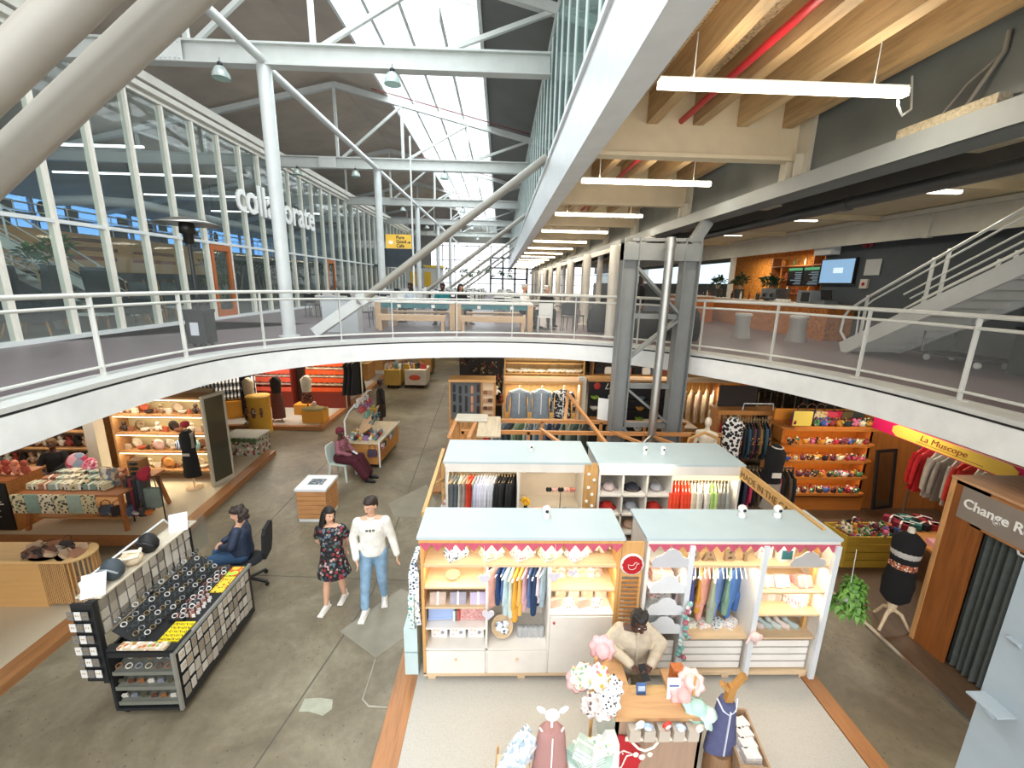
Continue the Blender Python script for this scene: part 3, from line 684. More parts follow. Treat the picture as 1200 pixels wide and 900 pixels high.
def build_person(p, label, loc, rz, skin, top, bottom, shoes, hair, hairstyle='short', sleeve='long', dress=None, vox=.009, group=None, cat='person', lip=None, fat=1.0, extra=None, skirt=None):
    """skin body as one blended surface; garments, shoes, hair as children"""
    k = p.k; b = MB(); F = fat
    b.cap(p.nk, p.hd-V(0, 0, .05*k), .052*k, .05*k)
    head(b, p.hd, p.hrot, k)
    tw = .085*F
    for s in (-1, 1):
        b.cap(p.ch+V(s*.065*k*F, 0, 0), p.wa+V(s*.045*k*F, 0, 0), .105*k*F, .095*k*F, 12); b.cap(p.wa+V(s*.045*k*F, 0, 0), p.pel+V(s*.06*k*F, 0, 0), .095*k*F, .11*k*F, 12)
    for i in (0, 1):
        b.cap(p.nk-V(0, 0, .03*k), p.sh[i], .055*k, .058*k*F); b.cap(p.sh[i], p.el[i], .052*k*F, .041*k*F); b.cap(p.el[i], p.wr[i], .041*k*F, .027*k*F)
        hand(b, p.wr[i], p.hd_dir[i], p.curl, 1, k*1.02, p.palm[i])
        b.cap(p.hip[i], p.kn[i], .085*k*F, .055*k*F); b.cap(p.kn[i], p.an[i]+(p.kn[i]-p.an[i])*.6, .055*k, .056*k); b.cap(p.an[i]+(p.kn[i]-p.an[i])*.6, p.an[i], .056*k, .036*k)
        fd = p.foot[i].normalized(); b.cap(p.an[i]-V(0, 0, .04*k)-fd*.03*k, p.an[i]-V(0, 0, .055*k)+fd*.13*k, .036*k, .028*k)
    root = b.build('person', skin, None, loc, rz); root['label'] = label; root['category'] = cat
    if group: root['group'] = group
    remesh(root, vox)
    facebits(root, p.hd, p.hrot, k, lip or paint('#9c5348', .5), hair)
    g = .014*k
    if top:
        t = MB()
        for s in (-1, 1):
            t.cap(p.ch+V(s*.06*k*F, 0, .0), p.wa+V(s*.05*k*F, 0, 0), .108*k*F+g, .1*k*F+g, 14)
        n = 20; up = (p.nk-p.pel).normalized(); lo = p.pel-V(0, 0, .03*k)
        def ring(c, rx, ry): return [(c.x+rx*k*F*math.cos(2*PI*i/n), c.y+ry*k*F*math.sin(2*PI*i/n), c.z) for i in range(n)]
        t.loft([ring(lo, .178, .138), ring(lo+V(0, 0, .05*k), .184, .142), ring(p.wa, .172, .13), ring(p.ch, .182, .128), ring(p.ch+(p.nk-p.ch)*.45, .15, .1), ring(p.ch+(p.nk-p.ch)*.8, .088, .078)])
        for i in (0, 1):
            t.cap(p.nk-V(0, 0, .07*k), p.sh[i], .06*k, .055*k*F+g)
            if sleeve == 'long': t.cap(p.sh[i], p.el[i], .056*k*F+g, .048*k*F+g); t.cap(p.el[i], p.wr[i]+(p.el[i]-p.wr[i])*.06, .048*k*F+g, .033*k*F+g)
            else:
                m_ = p.sh[i]+(p.el[i]-p.sh[i])*.55; t.cap(p.sh[i], m_, .062*k*F+g, .064*k*F+g)
        o = t.build('top', top, root); remesh(o, .012)
    if dress:
        n = 20; rings = []
        for (z, rx, ry, yo) in dress:
            rings.append([(rx*math.cos(2*PI*i/n)*(1+.05*math.sin(5*2*PI*i/n)*(z < .9*k)), yo+ry*math.sin(2*PI*i/n)*(1+.05*math.cos(4*2*PI*i/n)*(z < .9*k)), z) for i in range(n)])
        o = MB().loft(rings).build('skirt', skirt or top, root)
    if bottom:
        t = MB()
        for i in (0, 1):
            t.cap(p.pel, p.hip[i], .125*k*F, .112*k*F, 12); t.cap(p.hip[i], p.kn[i], .108*k*F, .074*k*F, 12)
            t.cap(p.kn[i], p.an[i]+(p.kn[i]-p.an[i])*.08, .076*k, .062*k, 12)
        o = t.build('trousers', bottom, root); remesh(o, .013)
    sh = MB(); so = MB()
    for i in (0, 1):
        fd = p.foot[i].normalized(); a = p.an[i]-V(0, 0, .035*k)-fd*.035*k; c = p.an[i]-V(0, 0, .052*k)+fd*.15*k
        sh.cap(a, c, .046*k, .034*k); sh.cap(a, a+V(0, 0, .05*k), .046*k, .042*k)
        an = math.atan2(fd.y, fd.x); so.obox((a+c)/2-V(0, 0, .032*k), (.28*k, .088*k, .024*k), (0, 0, an))
    o = sh.build('shoes', shoes, root); remesh(o, .01); so.build('soles', paint('#e9e6df', .7) if shoes != BLACK else BLACK, o)
    e = Euler(p.hrot).to_matrix(); H = lambda x, y, z: p.hd+e@V(x*k, y*k, z*k); hm = MB()
    hm.ell(H(0, .03, .05), (.088*k, .095*k, .085*k), 14, 10, p.hrot); hm.ell(H(0, -.02, .085), (.075*k, .075*k, .045*k), 12, 8, p.hrot); hm.ell(H(0, .06, -.0), (.078*k, .06*k, .08*k), 12, 8, p.hrot)
    if hairstyle == 'short':
        for q in range(14): a = R.uniform(0, 6.28); hm.ell(H(.05*math.cos(a), .0+.05*math.sin(a), .105), (.026*k,)*3, 6, 5)
    if hairstyle == 'long':
        for s in (-1, 0, 1): hm.cap(H(s*.055, .055, .02), H(s*.075, .075, -.2), .05*k, .042*k); hm.cap(H(s*.075, .075, -.2), H(s*.07, .085, -.33), .042*k, .022*k)
        for s in (-1, 1): hm.cap(H(s*.078, -.005, .04), H(s*.088, .0, -.18), .026*k, .024*k)
    if hairstyle == 'bushy':
        for q in range(40):
            a = R.uniform(0, 6.28); zz = R.uniform(-.13, .11); rr = .085+.02*(zz < 0); yy = .04+rr*math.sin(a)
            if yy < -.03 and zz < .05: continue
            hm.ell(H(rr*math.cos(a), yy, zz), (.036*k,)*3, 6, 5)
    if hairstyle == 'curly':
        for q in range(46):
            a = R.uniform(0, 6.28); zz = R.uniform(-.03, .13); yy = .02+.08*math.sin(a)
            if yy < -.05 and zz < .06: continue
            hm.ell(H(.08*math.cos(a), yy, zz), (.024*k,)*3, 6, 5)
    o = hm.build('hair' if hairstyle != 'wrap' else 'head_wrap', hair, root); remesh(o, .012)
    if extra: extra(root, p)
    return root
HAIR_BR = paint('#2e211a', .6, 0, .2, 30); HAIR_DK = paint('#17120f', .6, 0, .2, 30)
# -- walking couple in the aisle
p = stand(1.80); k = p.k
p.kn = [V(-.12, -.05, .5)*k, V(.1, .0, .5)*k]; p.an = [V(-.14, -.12, .09)*k, V(.1, .14, .1)*k]; p.foot = [V(-.15, -1, 0), V(.1, -1, 0)]
p.hrot = (math.radians(12), 0, math.radians(-32)); p.el[0] = V(-.27, .05, 1.13)*k; p.wr[0] = V(-.2, -.18, .93)*k; p.hd_dir[0] = (.3, -.3, -1); p.wr[1] = V(.33, -.06, .88)*k
def shirt_mark(root, p):
    MB().obox((-.045, -.158*p.k, 1.34*p.k), (.035, .004, .03), (math.radians(-6), 0, 0)).obox((.0, -.162*p.k, 1.34*p.k), (.03, .004, .035), (math.radians(-6), 0, 0)).obox((.045, -.158*p.k, 1.34*p.k), (.035, .004, .028), (math.radians(-6), 0, 0)).build('chest_print', paint('#5f5f5a', .8), root)
    MB().lathe([(.066, 0), (.072, .015), (.062, .03)], (0, .005*p.k, 1.445*p.k), 24).build('collar', cloth('#dedbd0'), root)
build_person(p, 'man in white sweatshirt and light blue jeans walking down the aisle', (-1.80, 5.62, 0), math.radians(8), SKIN_L, cloth('#e8e6de'), paint('#86a7c2', .9, 0, .2, 12, .2, 150), paint('#f0eee8', .6), HAIR_BR, 'short', vox=.0075, extra=shirt_mark)
p = stand(1.60, True); k = p.k
p.kn = [V(-.1, -.06, .5)*k, V(.1, .0, .5)*k]; p.an = [V(-.13, -.1, .09)*k, V(.1, .13, .1)*k]; p.foot = [V(-.25, -1, 0), V(-.15, -1, 0)]
p.hrot = (math.radians(4), math.radians(8), math.radians(40)); p.el = [V(-.24, .1, 1.14)*k, V(.24, .1, 1.14)*k]; p.wr = [V(-.16, .2, .95)*k, V(.17, .2, .95)*k]
FLORAL = spots('#141315', ['#8f2f38', '#5f6f7d', '#b89a92', '#2d2b2e', '#4b5a4f', '#141315', '#3a3236'], 24, .55)
kk = k
build_person(p, 'woman with long dark hair in black floral dress walking beside the man', (-2.42, 5.68, 0), math.radians(6), SKIN_L, FLORAL, None, paint('#e4e2da', .6), HAIR_DK, 'long', 'short',
             dress=[(1.36*kk, .15*kk, .115*kk, .0), (1.25*kk, .165*kk, .14*kk, -.01), (1.08*kk, .15*kk, .12*kk, 0), (.95*kk, .18*kk, .145*kk, 0), (.75*kk, .225*kk, .18*kk, 0), (.58*kk, .265*kk, .21*kk, 0)], vox=.0075, skirt=FLORAL)
# -- standing visitor further down the aisle
p = stand(1.55, True); kk = p.k
build_person(p, 'woman in long black coat and brown skirt standing far down the aisle', (-4.0, 14.2, 0), math.radians(115), SKIN_D, cloth('#17171a'), None, BLACK, HAIR_DK, 'short', dress=[(1.3*kk, .19*kk, .15*kk, 0), (1.0*kk, .2*kk, .16*kk, 0), (.6*kk, .2*kk, .17*kk, 0), (.3*kk, .18*kk, .16*kk, 0)], vox=.013, skirt=cloth('#3a2d25'))
# -- seated figures
def sit(h=1.68, female=True, seat=.45):
    p = stand(h, female); k = p.k; dz = p.pel.z-(seat+.1)
    for n in ('pel', 'wa', 'ch', 'nk', 'hd'): getattr(p, n).z -= dz
    for q in (p.sh, p.el, p.wr, p.hip):
        for v_ in q: v_.z -= dz
    p.kn = [V(-.11, -.42*k, seat+.06), V(.11, -.42*k, seat+.06)]; p.an = [V(-.11, -.45*k, .09), V(.11, -.45*k, .09)]
    p.el = [V(-.23, -.06, seat+.32)*1, V(.23, -.06, seat+.32)]; p.wr = [V(-.1, -.27, seat+.24), V(.1, -.27, seat+.24)]
    p.hd_dir = [(.5, -.6, -.3), (-.5, -.6, -.3)]; p.palm = [(0, 0, 1), (0, 0, 1)]
    return p
p = sit(1.62); p.hrot = (math.radians(12), 0, 0); p.wr = [V(-.09, -.3, .66), V(.09, -.3, .68)]
p.an = [V(-.11, -.72, .09), V(.13, -.68, .09)]
MAR = cloth('#46131f')
def phone(root, p): MB().obox((.0, -.36, .70), (.07, .14, .01), (.5, 0, 0)).build('phone', paint('#d7d9da', .2), root)
build_person(p, 'woman in maroon skirt and head wrap sitting on a white chair in the aisle', (-3.84, 10.0, 0), math.radians(80), SKIN_D, spots('#8c5560', ['#b07a80', '#6e3a48', '#9a6068'], 30, .4), None, BLACK, cloth('#6e1f33'), 'wrap', extra=phone, vox=.01,
             skirt=MAR)
sk = MB().cap((-.06, .02, .55), (-.14, -.42, .53), .15, .11, 14).cap((.06, .02, .55), (.14, -.42, .53), .15, .11, 14).cap((-.14, -.42, .5), (-.14, -.66, .17), .11, .1, 12).cap((.14, -.42, .5), (.14, -.62, .17), .11, .1, 12).cap((0, -.42, .5), (0, -.6, .17), .13, .13, 12)
WM = [o for o in COL.objects if o.name.startswith('person') and 'maroon' in o.get('label', '')][0]
o = sk.build('skirt', MAR, WM); remesh(o, .016)
p = sit(1.62, True, .5); p.hrot = (math.radians(18), 0, math.radians(10)); p.wr = [V(-.07, -.28, .76), V(.08, -.26, .75)]
build_person(p, 'woman in navy padded jacket and jeans sitting on a swivel chair by the jewellery trolley', (-4.0, 6.12, 0), math.radians(-78), SKIN_L, paint('#28344a', .6, 0, .2, 20, .5, 26), paint('#3d5d80', .9, 0, .1), BLACK, HAIR_BR, 'bushy', vox=.01, fat=1.22)
# -- shop assistant behind the counter
p = stand(1.62, True); k = p.k
for q in [p.pel, p.wa, p.ch, p.nk, p.hd]+p.sh+p.el+p.wr+p.hip: q.z -= .16
p.ch.y -= .03; p.nk.y -= .06; p.hd += V(0, -.12, -.02); p.hrot = (math.radians(12), 0, math.radians(8))
p.el = [V(-.30, -.06, 1.0), V(.30, -.06, 1.0)]; p.wr = [V(-.1, -.3, .97), V(.1, -.3, .96)]; p.hd_dir = [(.6, -.6, -.1), (-.6, -.6, 0)]; p.palm = [(0, 0, -1), (0, 0, -1)]; p.kn = [V(-.1, -.01, .47), V(.1, -.01, .47)]
def placket(root, p):
    MB().obox((0, -.165, 1.06), (.03, .006, .34), (-.06, 0, 0)).build('button_placket', cloth('#b9ad98'), root)
    MB().obox((.0, -.4, .98), (.075, .15, .012), (.6, 0, .2)).build('phone', BLACK, root)
    MB().lathe([(.034, 0), (.036, .02), (.034, .035)], (-.15, -.25, .955), 14).build('bracelet', paint('#e8e4da', .3), root)
build_person(p, 'shop assistant in beige blouse looking at a phone behind the wooden counter', (1.5, 3.93, .03), 0, SKIN_D, cloth('#bfb29c'), cloth('#b3a893'), BLACK, HAIR_DK, 'curly', vox=.0075, fat=1.2, lip=paint('#5c2d28', .4), extra=placket)
# -- heads and figures half hidden among the stalls
p = stand(1.58, True); build_person(p, 'black-haired person standing behind the front kiosks beside the hat shelf', (1.60, 6.05, -.28), math.radians(-15), SKIN_L, cloth('#1d1c20'), cloth('#26262a'), BLACK, HAIR_DK, 'long', vox=.012)
p = sit(1.6, True, .45); build_person(p, 'person in black top and brown beanie bending over goods at the left stall', (-9.35, 8.75, .12), math.radians(20), SKIN_D, cloth('#141416'), cloth('#1f1f24'), BLACK, cloth('#6f5233'), 'wrap', vox=.012)
# -- upper floor
p = sit(1.75, False, .45); p.hrot = (math.radians(10), 0, 0)
build_person(p, 'grey-haired man in white shirt sitting at the long wooden table', (.75, 13.9, 3.4), math.radians(62), SKIN_M, cloth('#e8e6e2'), cloth('#3c4048'), BLACK, paint('#b9b4ab', .7), 'short', vox=.013)
p = sit(1.68, True, .45)
build_person(p, 'grey-haired person sitting beyond the white plastic chair', (1.55, 14.9, 3.4), math.radians(20), SKIN_L, cloth('#2c2a2c'), cloth('#26262a'), BLACK, paint('#cfcac2', .7), 'bushy', vox=.014)
p = sit(1.7, False, .45)
build_person(p, 'person in teal and black top sitting at the far side of the long table', (-1.95, 14.8, 3.4), math.radians(-10), SKIN_D, cloth('#1f6f74'), cloth('#26262a'), BLACK, HAIR_DK, 'short', vox=.014)
build_person(sit(1.66, True, .45), 'person in black jacket leaning beside the teal-topped sitter', (-1.35, 14.9, 3.4), math.radians(40), SKIN_M, cloth('#18181b'), cloth('#26262a'), BLACK, HAIR_DK, 'long', vox=.014)
build_person(sit(1.66, True, .45), 'person in pale top sitting at the left end of the far table', (-3.1, 15.2, 3.4), math.radians(-30), SKIN_D, cloth('#c4cfd8'), cloth('#26262a'), BLACK, HAIR_DK, 'short', vox=.014)
build_person(stand(1.7, True), 'person in black clothes standing behind the grey lattice tower', (4.35, 13.6, 3.4), math.radians(70), SKIN_M, cloth('#151518'), cloth('#17171a'), BLACK, HAIR_DK, 'long', vox=.014)

# ================================================================== UPPER FLOOR
# patio heater
t = thing('patio_heater', 'black mushroom patio heater with metal disc reflector beside the glass wall', 'heater', (-6.1, 9.0, UZ))
MB().prism([(-.19, -.17), (.19, -.17), (.19, .17), (-.19, .17)], .06, .72, 'z').box(-.2, .2, -.19, .19, .68, .74).build('gas_housing', paint('#26282a', .5), t)
MB().obox((-.02, -.175, .36), (.16, .008, .26)).build('notice', paint('#c7ccd2', .5), t)
MB().tube((0, 0, .7), (0, 0, 2.05), .035, n=14).build('pole', paint('#2c2d2f', .4), t)
MB().lathe([(.06, 2.0), (.09, 2.03), (.09, 2.18), (.14, 2.2), (.13, 2.38), (.11, 2.4)], n=18).build('burner', metal('#3d3b39', .4), t)
MB().lathe([(.1, 2.44), (.56, 2.36), (.58, 2.365), (.3, 2.46), (.08, 2.5)], n=28).build('reflector', metal('#a9a7a2', .3), t)
for a in (0, 2.1, 4.2): MB().tube((.1*math.cos(a), .1*math.sin(a), 2.38), (.12*math.cos(a), .12*math.sin(a), 2.45), .008).build('bracket', metal('#777777'), t)
for a in (.8, 2.4, 4, 5.5): MB().ell((.16*math.cos(a), .15*math.sin(a), .03), .03).build('caster', BLACK, t)
# sign letters on the glass
text('wall_lettering', 'collaborate', 1.55, paint('#f6f6f2', .4), (GX+.12, 16.35, 7.1), (PI/2, 0, PI/2), sx=.93, ext=.03, bold=.022, label='large white lettering reading collaborate mounted on the glass wall', category='sign')
# yellow hanging sign
t = thing('direction_sign', 'yellow direction sign with dark text and arrow on a white post', 'sign', (-3.38, 15, UZ))
MB().obox((0, 0, 2.64), (.84, .04, .44)).build('panel', paint('#e8b93c', .5), t); MB().tube((.46, 0, 0), (.46, 0, 5.8), .03).build('post', WHITE, t)
for k, s in enumerate(('Pure', 'Good', 'Cafe')): text('lettering', s, .14, BLACK, (-.08, -.022, 2.72-.13*k), (PI/2, 0, 0), t, bold=.004)
MB().prism([(.28, 2.625), (.34, 2.625), (.34, 2.66), (.4, 2.61), (.34, 2.56), (.34, 2.595), (.28, 2.595)], -.026, -.02, 'y').build('arrow', BLACK, t)
MB().lathe([(.05, 0), (.08, .03), (.085, .1)], (-.26, -.022, 2.55), 12, 1, .15).build('cup_symbol', paint('#f4f0e4', .5), t)
# long tables with benches on the bridge
OAK = wood('#c8a67f', 'x', .5, 1, .15); OAKZ = wood('#c8a67f', 'z', .5, 1, .15); TEAL = paint('#1d6b74', .5)
for n, (x0, x1, lab, bl) in enumerate(((-3.62, -1.32, 'long oak table with teal apron on the bridge, left of the pair', 'oak bench in front of the left long table'), (-1.3, .95, 'long oak table with teal apron on the bridge, right of the pair', 'oak bench in front of the right long table'))):
    t = thing('communal_table', lab, 'table', ((x0+x1)/2, 13.1, UZ), 0, 'long tables on the bridge'); L = (x1-x0)/2
    MB().box(-L, L, -.42, .5, .77, .81).build('tabletop', paint('#dedbd2', .4), t)
    MB().box(-L+.12, L-.12, -.36, -.33, .62, .77).build('apron', TEAL, t)
    MB().box(-L, -L+.16, -.38, .46, 0, .77).build('leg', OAKZ, t); MB().box(L-.16, L, -.38, .46, 0, .77).build('leg', OAKZ, t)
    for q in (-.4, .45): MB().obox((q*L, -.37, .68), (.1, .006, .09)).build('tag', paint('#e6e4de', .5), t)
    b = thing('bench', bl, 'bench', ((x0+x1)/2-.03, 12.42, UZ), 0, 'benches on the bridge')
    MB().box(-L+.22, L-.2, -.16, .16, .4, .46).build('seat', OAK, b); MB().box(-L+.22, L-.2, -.15, -.12, .3, .4).build('rail', OAK, b)
    for q in (-1, 1): MB().box(q*(L-.28)-.04, q*(L-.28)+.04, -.14, .14, 0, .4).build('leg', OAKZ, b)
    b = thing('bench', bl.replace('in front of', 'behind'), 'bench', ((x0+x1)/2, 13.95, UZ), 0, 'benches on the bridge')
    MB().box(-L+.22, L-.2, -.16, .16, .4, .46).build('seat', OAK, b)
    for q in (-1, 1): MB().box(q*(L-.28)-.04, q*(L-.28)+.04, -.14, .14, 0, .4).build('leg', OAKZ, b)
PLATE = Kind('plate', 'plate', MB().lathe([(.02, 0), (.07, .005), (.12, .02), (.115, .022), (.0, .008)], n=16), paint('#f0eee8', .3))
for k, x in enumerate((-3.0, -2.3, -1.75, -.8, -.2, .45)): PLATE.put((x, 13.25, UZ+.81), 0, 'white plate on the long tables, '+ORD[k], 'plates on the long tables')
def chair_kind(name, seat, leg, back_h=.38):
    se = MB().box(-.21, .21, -.2, .2, .43, .46); ba = MB().loft([[( -.2+.0*0, .19+z*.12, .47+z), (.2, .19+z*.12, .47+z), (.19, .215+z*.12, .47+z), (-.19, .215+z*.12, .47+z)] for z in (.03, .15, .3, back_h)], False)
    lg = [('leg', MB().tube((sx*.18, sy*.17, .43), (sx*.2, sy*.2, 0), .015, .012, 8), leg) for sx in (-1, 1) for sy in (-1, 1)]
    return Kind(name, 'chair', None, None, [('seat', se, seat), ('backrest', ba, seat)]+lg+[('back_post', MB().tube((-.19, .19, .45), (-.19, .235, .8), .012).tube((.19, .19, .45), (.19, .235, .8), .012), leg)])
WCH = chair_kind('plastic_chair', paint('#dcdcd8', .4), paint('#dcdcd8', .4)); DCH = chair_kind('dining_chair', paint('#2a2d30', .5), paint('#2a2d30', .4))
WCH.put((1.3, 12.75, UZ), PI, 'white plastic chair with its back to the railing at the table end')
DCH.put((2.05, 13.0, UZ), PI*.9, 'dark chair right of the white plastic chair', 'dark chairs by the column'); DCH.put((2.35, 13.6, UZ), PI*.6, 'dark chair nearest the white round column', 'dark chairs by the column'); DCH.put((-4.1, 13.3, UZ), PI*.5, 'dark chair at the left end of the long tables', 'dark chairs by the column')
tb = thing('cafe_table', 'small black table beside the white plastic chair', 'table', (1.5, 13.6, UZ)); MB().box(-.45, .45, -.35, .35, .72, .75).build('tabletop', BLACK, tb); MB().tube((0, 0, 0), (0, 0, .72), .03).lathe([(.25, 0), (.25, .02), (.03, .04)]).build('pedestal', BLACK, tb)
TBL = Kind('cafe_table', 'table', None, None, [('tabletop', MB().box(-.6, .6, -.38, .38, .72, .76), paint('#e2dfd6', .4)), ('pedestal', MB().box(-.5, -.44, -.3, .3, 0, .72).box(.44, .5, -.3, .3, 0, .72), paint('#b9b7b0', .5))])
n = 0
for r in range(8):
    for c in range(4):
        x = -6.6+c*2.3; y = 17+r*3.0
        if abs(x+5.15) < .7 and (r in (1, 4)): continue
        lb = 'pale table in the seating area beyond the bridge, row %s, %s' % (['one', 'two', 'three', 'four', 'five', 'six', 'seven', 'eight'][r], ORD[c])
        TBL.put((x, y, UZ), 0, lb, 'tables beyond the bridge')
        for j, (dx, dy, a) in enumerate(((-.35, -.62, PI), (.35, -.62, PI), (-.35, .62, 0), (.35, .62, 0))):
            (WCH if (r+c+j) % 3 else DCH).put((x+dx, y+dy, UZ), a, ('%s chair at the ' % ('white' if (r+c+j) % 3 else 'dark'))+['near left', 'near right', 'far left', 'far right'][j]+' corner of the table in row %s, %s' % (['one', 'two', 'three', 'four', 'five', 'six', 'seven', 'eight'][r], ORD[c]), 'chairs beyond the bridge')
# plants
def leaf_cluster(mb, c, r, n, size, droop=.3):
    for _ in range(int(n*1.5)):
        a = R.uniform(0, 2*PI); el = R.uniform(-.3, 1.2); L = r*R.uniform(.5, 1); d = V(math.cos(a)*math.cos(el), math.sin(a)*math.cos(el), math.sin(el))
        b = V(*c)+d*L*.35; e = V(*c)+d*L-V(0, 0, droop*L*R.random()); m_ = (b+e)/2+V(0, 0, .04); s_ = d.cross(V(0, 0, 1)).normalized()*size*R.uniform(.6, 1.1)
        mb.add([b, m_+s_*1.5, e, m_-s_*1.5], [(0, 1, 2, 3)])
LEAF = paint('#3f6a33', .5, 0, .35, 9); LEAFD = paint('#2c4a2c', .5, 0, .35, 9)
def potted(x, y, z, h, label, stems=5, spread=.35, mat=LEAF, pot='#8f8c86', group=None, n=70):
    t = thing('potted_plant', label, 'plant', (x, y, z), R.uniform(0, 6), group)
    MB().lathe([(.14, 0), (.2, .34), (.21, .36), (.17, .36), (.16, .3)], n=16).build('pot', paint(pot, .7), t)
    st = MB(); lf = MB()
    for k in range(stems):
        a = 2*PI*k/stems; top = V(spread*math.cos(a)*R.uniform(.5, 1), spread*math.sin(a)*R.uniform(.5, 1), h*R.uniform(.72, 1)); st.path([(0, 0, .3), (top.x*.7, top.y*.7, .3+(top.z-.3)*.45), top], [.022, .017, .01], 6); leaf_cluster(lf, top, .42, n//stems+6, .035)
    st.build('stems', paint('#b7a888', .7), t); lf.build('foliage', mat, t)
potted(-11.3, 11.5, UZ, 2.1, 'tall bare-stemmed yucca plant behind glass between dark armchairs', 6, .45, n=150)
potted(-11.0, 9.0, UZ, 1.6, 'green plant at the far left edge behind the glass wall', 4, .3)
potted(-10.2, 16.1, UZ, 1.5, 'yellow-green upright plant behind glass beside the first orange door', 5, .2, paint('#7b8a45', .5, 0, .3, 9))
for k, (x, y) in enumerate(((-10.7, 17.2), (-11.2, 18.8), (-10.6, 20.4), (-11.3, 22.3), (-10.8, 24.0), (-10.6, 27.0))):
    potted(x, y, UZ, 1.9+.2*(k % 2), 'leafy plant in the row behind glass right of the first orange door, %s' % ORD[k], 5, .5, LEAFD, '#5b5b58', 'plants behind the glass', 90)
for k, (x, y) in enumerate(((-6.2, 48), (-3.5, 47), (-1.6, 46), (.5, 48.5))): potted(x, y, UZ, 2.6, 'bushy green plant before the glazed far end of the hall, %s' % ORD[k], 6, .9, LEAF, '#777777', 'plants at the far end', 200)
# furniture behind the glass
UPH = cloth('#2b3338'); LEG = wood('#b98049', 'z')
ARM = Kind('armchair', 'armchair', None, None, [('seat', MB().loft([[(-.36, -.36, z), (.36, -.36, z), (.33, .33, z), (-.33, .33, z)] for z in (.28, .46)], False), UPH),
    ('backrest', MB().loft([[(-.37+z*.02, .25+z*.1, z), (.37-z*.02, .25+z*.1, z), (.34, .36+z*.1, z), (-.34, .36+z*.1, z)] for z in (.3, .8, 1.25, 1.3)], False), UPH),
    ('armrest', MB().box(-.42, -.34, -.34, .3, .28, .62), UPH), ('armrest', MB().box(.34, .42, -.34, .3, .28, .62), UPH)]+
    [('leg', MB().tube((sx*.3, sy*.28, .28), (sx*.36, sy*.34, 0), .025, .016, 8), LEG) for sx in (-1, 1) for sy in (-1, 1)])
for k, (x, y, a) in enumerate(((-10.4, 7.8, 1.9), (-10.5, 10.1, -1.2), (-10.4, 12.3, 1.5), (-12.4, 9.4, -.5), (-12.6, 12.4, 2.2))):
    ARM.put((x, y, UZ), a, 'dark grey high-backed armchair in the lounge behind glass, %s' % ['nearest the left edge', 'left of the yucca plant', 'right of the yucca plant', 'in the back row on the left', 'in the back row on the right'][k], 'lounge armchairs', sc=1.2)
LCH = Kind('lounge_chair', 'chair', None, None, [('seat', MB().obox((0, 0, .4), (.5, .5, .05), (.1, 0, 0)), paint('#d5d9da', .5)), ('backrest', MB().obox((0, .27, .8), (.46, .04, .75), (-.18, 0, 0)), cloth('#4a5257'))]+
    [('leg', MB().tube((sx*.25, -.22, .42), (sx*.27, -.3, 0), .02), LEG) for sx in (-1, 1)]+[('leg', MB().tube((sx*.25, .42, 1.25), (sx*.27, .15, 0), .02), LEG) for sx in (-1, 1)])
for k, (x, y) in enumerate(((-10.5, 13.3), (-10.4, 14.4), (-12.0, 16.2))): LCH.put((x, y, UZ), 1.2, 'wood-framed lounge chair with white seat behind glass, %s' % ORD[k], 'wood-framed lounge chairs')
LT = Kind('low_table', 'table', None, None, [('tabletop', MB().box(-.45, .45, -.3, .3, .38, .42), paint('#dfe2e2', .4)), ('leg', MB().tube((-.35, 0, 0), (-.35, 0, .38), .02), LEG), ('leg', MB().tube((.35, 0, 0), (.35, 0, .38), .02), LEG)])
LT.put((-10.3, 11.2, UZ), .3, 'low white table between the armchairs behind glass'); LT.put((-11.6, 13.9, UZ), .3, 'low white table beside wood-framed chairs behind glass')
# timber tiers, gallery and stair in the glazed room
t = thing('timber_tiers', 'stepped timber seating with brown cushions at the back of the glazed room', 'seating', (-14.4, 12.5, UZ))
MB().box(-3.0, 0, -6.5, 12, 0, 1.45).build('dark_base', paint('#30363a', .7), t)
for k in range(4): MB().box(-.78-k*.75, -.0-k*.75, -6.5, 12, 1.45, 1.85+k*.36).build('tier', wood('#b98d5c', 'y', .5, 1, .15), t)
for k, (q, y, cc) in enumerate(((0, 4, '#8c4425'), (0, 7, '#8c4425'), (1, 5, '#7c5540'), (1, 8, '#7c5540'), (2, 6, '#5b3a2a'), (2, 1, '#4d5e66'), (1, 1.4, '#4d5e66'))):
    item('seat_cushion', MB().box(-.35, .35, -.7, .7, 0, .14), cloth(cc), 'flat cushion on the timber tiers, %s' % ORD[k], 'cushion', (-14.75-q*.75, 12.5+y, UZ+1.85+q*.36), 0, 'cushions on the timber tiers')
struct('floor_gallery', MB().box(-24, -17.5, -2, 46, 6.05, 6.3).box(-17.6, -17.5, -2, 46, 5.9, 6.35), paint('#9a9c9b', .6))
gal = thing('gallery_railing', 'white railing along the gallery edge inside the glazed room', 'railing', (-17.55, 0, 6.3))
for z in (1.0, .7, .4): MB().tube((0, -2, z), (0, 46, z), .02).build('rail', WHITE, gal)
for k in range(24): MB().tube((0, -1+k*2, 0), (0, -1+k*2, 1.0), .02).build('post', WHITE, gal)
s = thing('indoor_stair', 'white-railed stair descending inside the glazed room', 'stairs', (-12.5, 7.0, UZ))
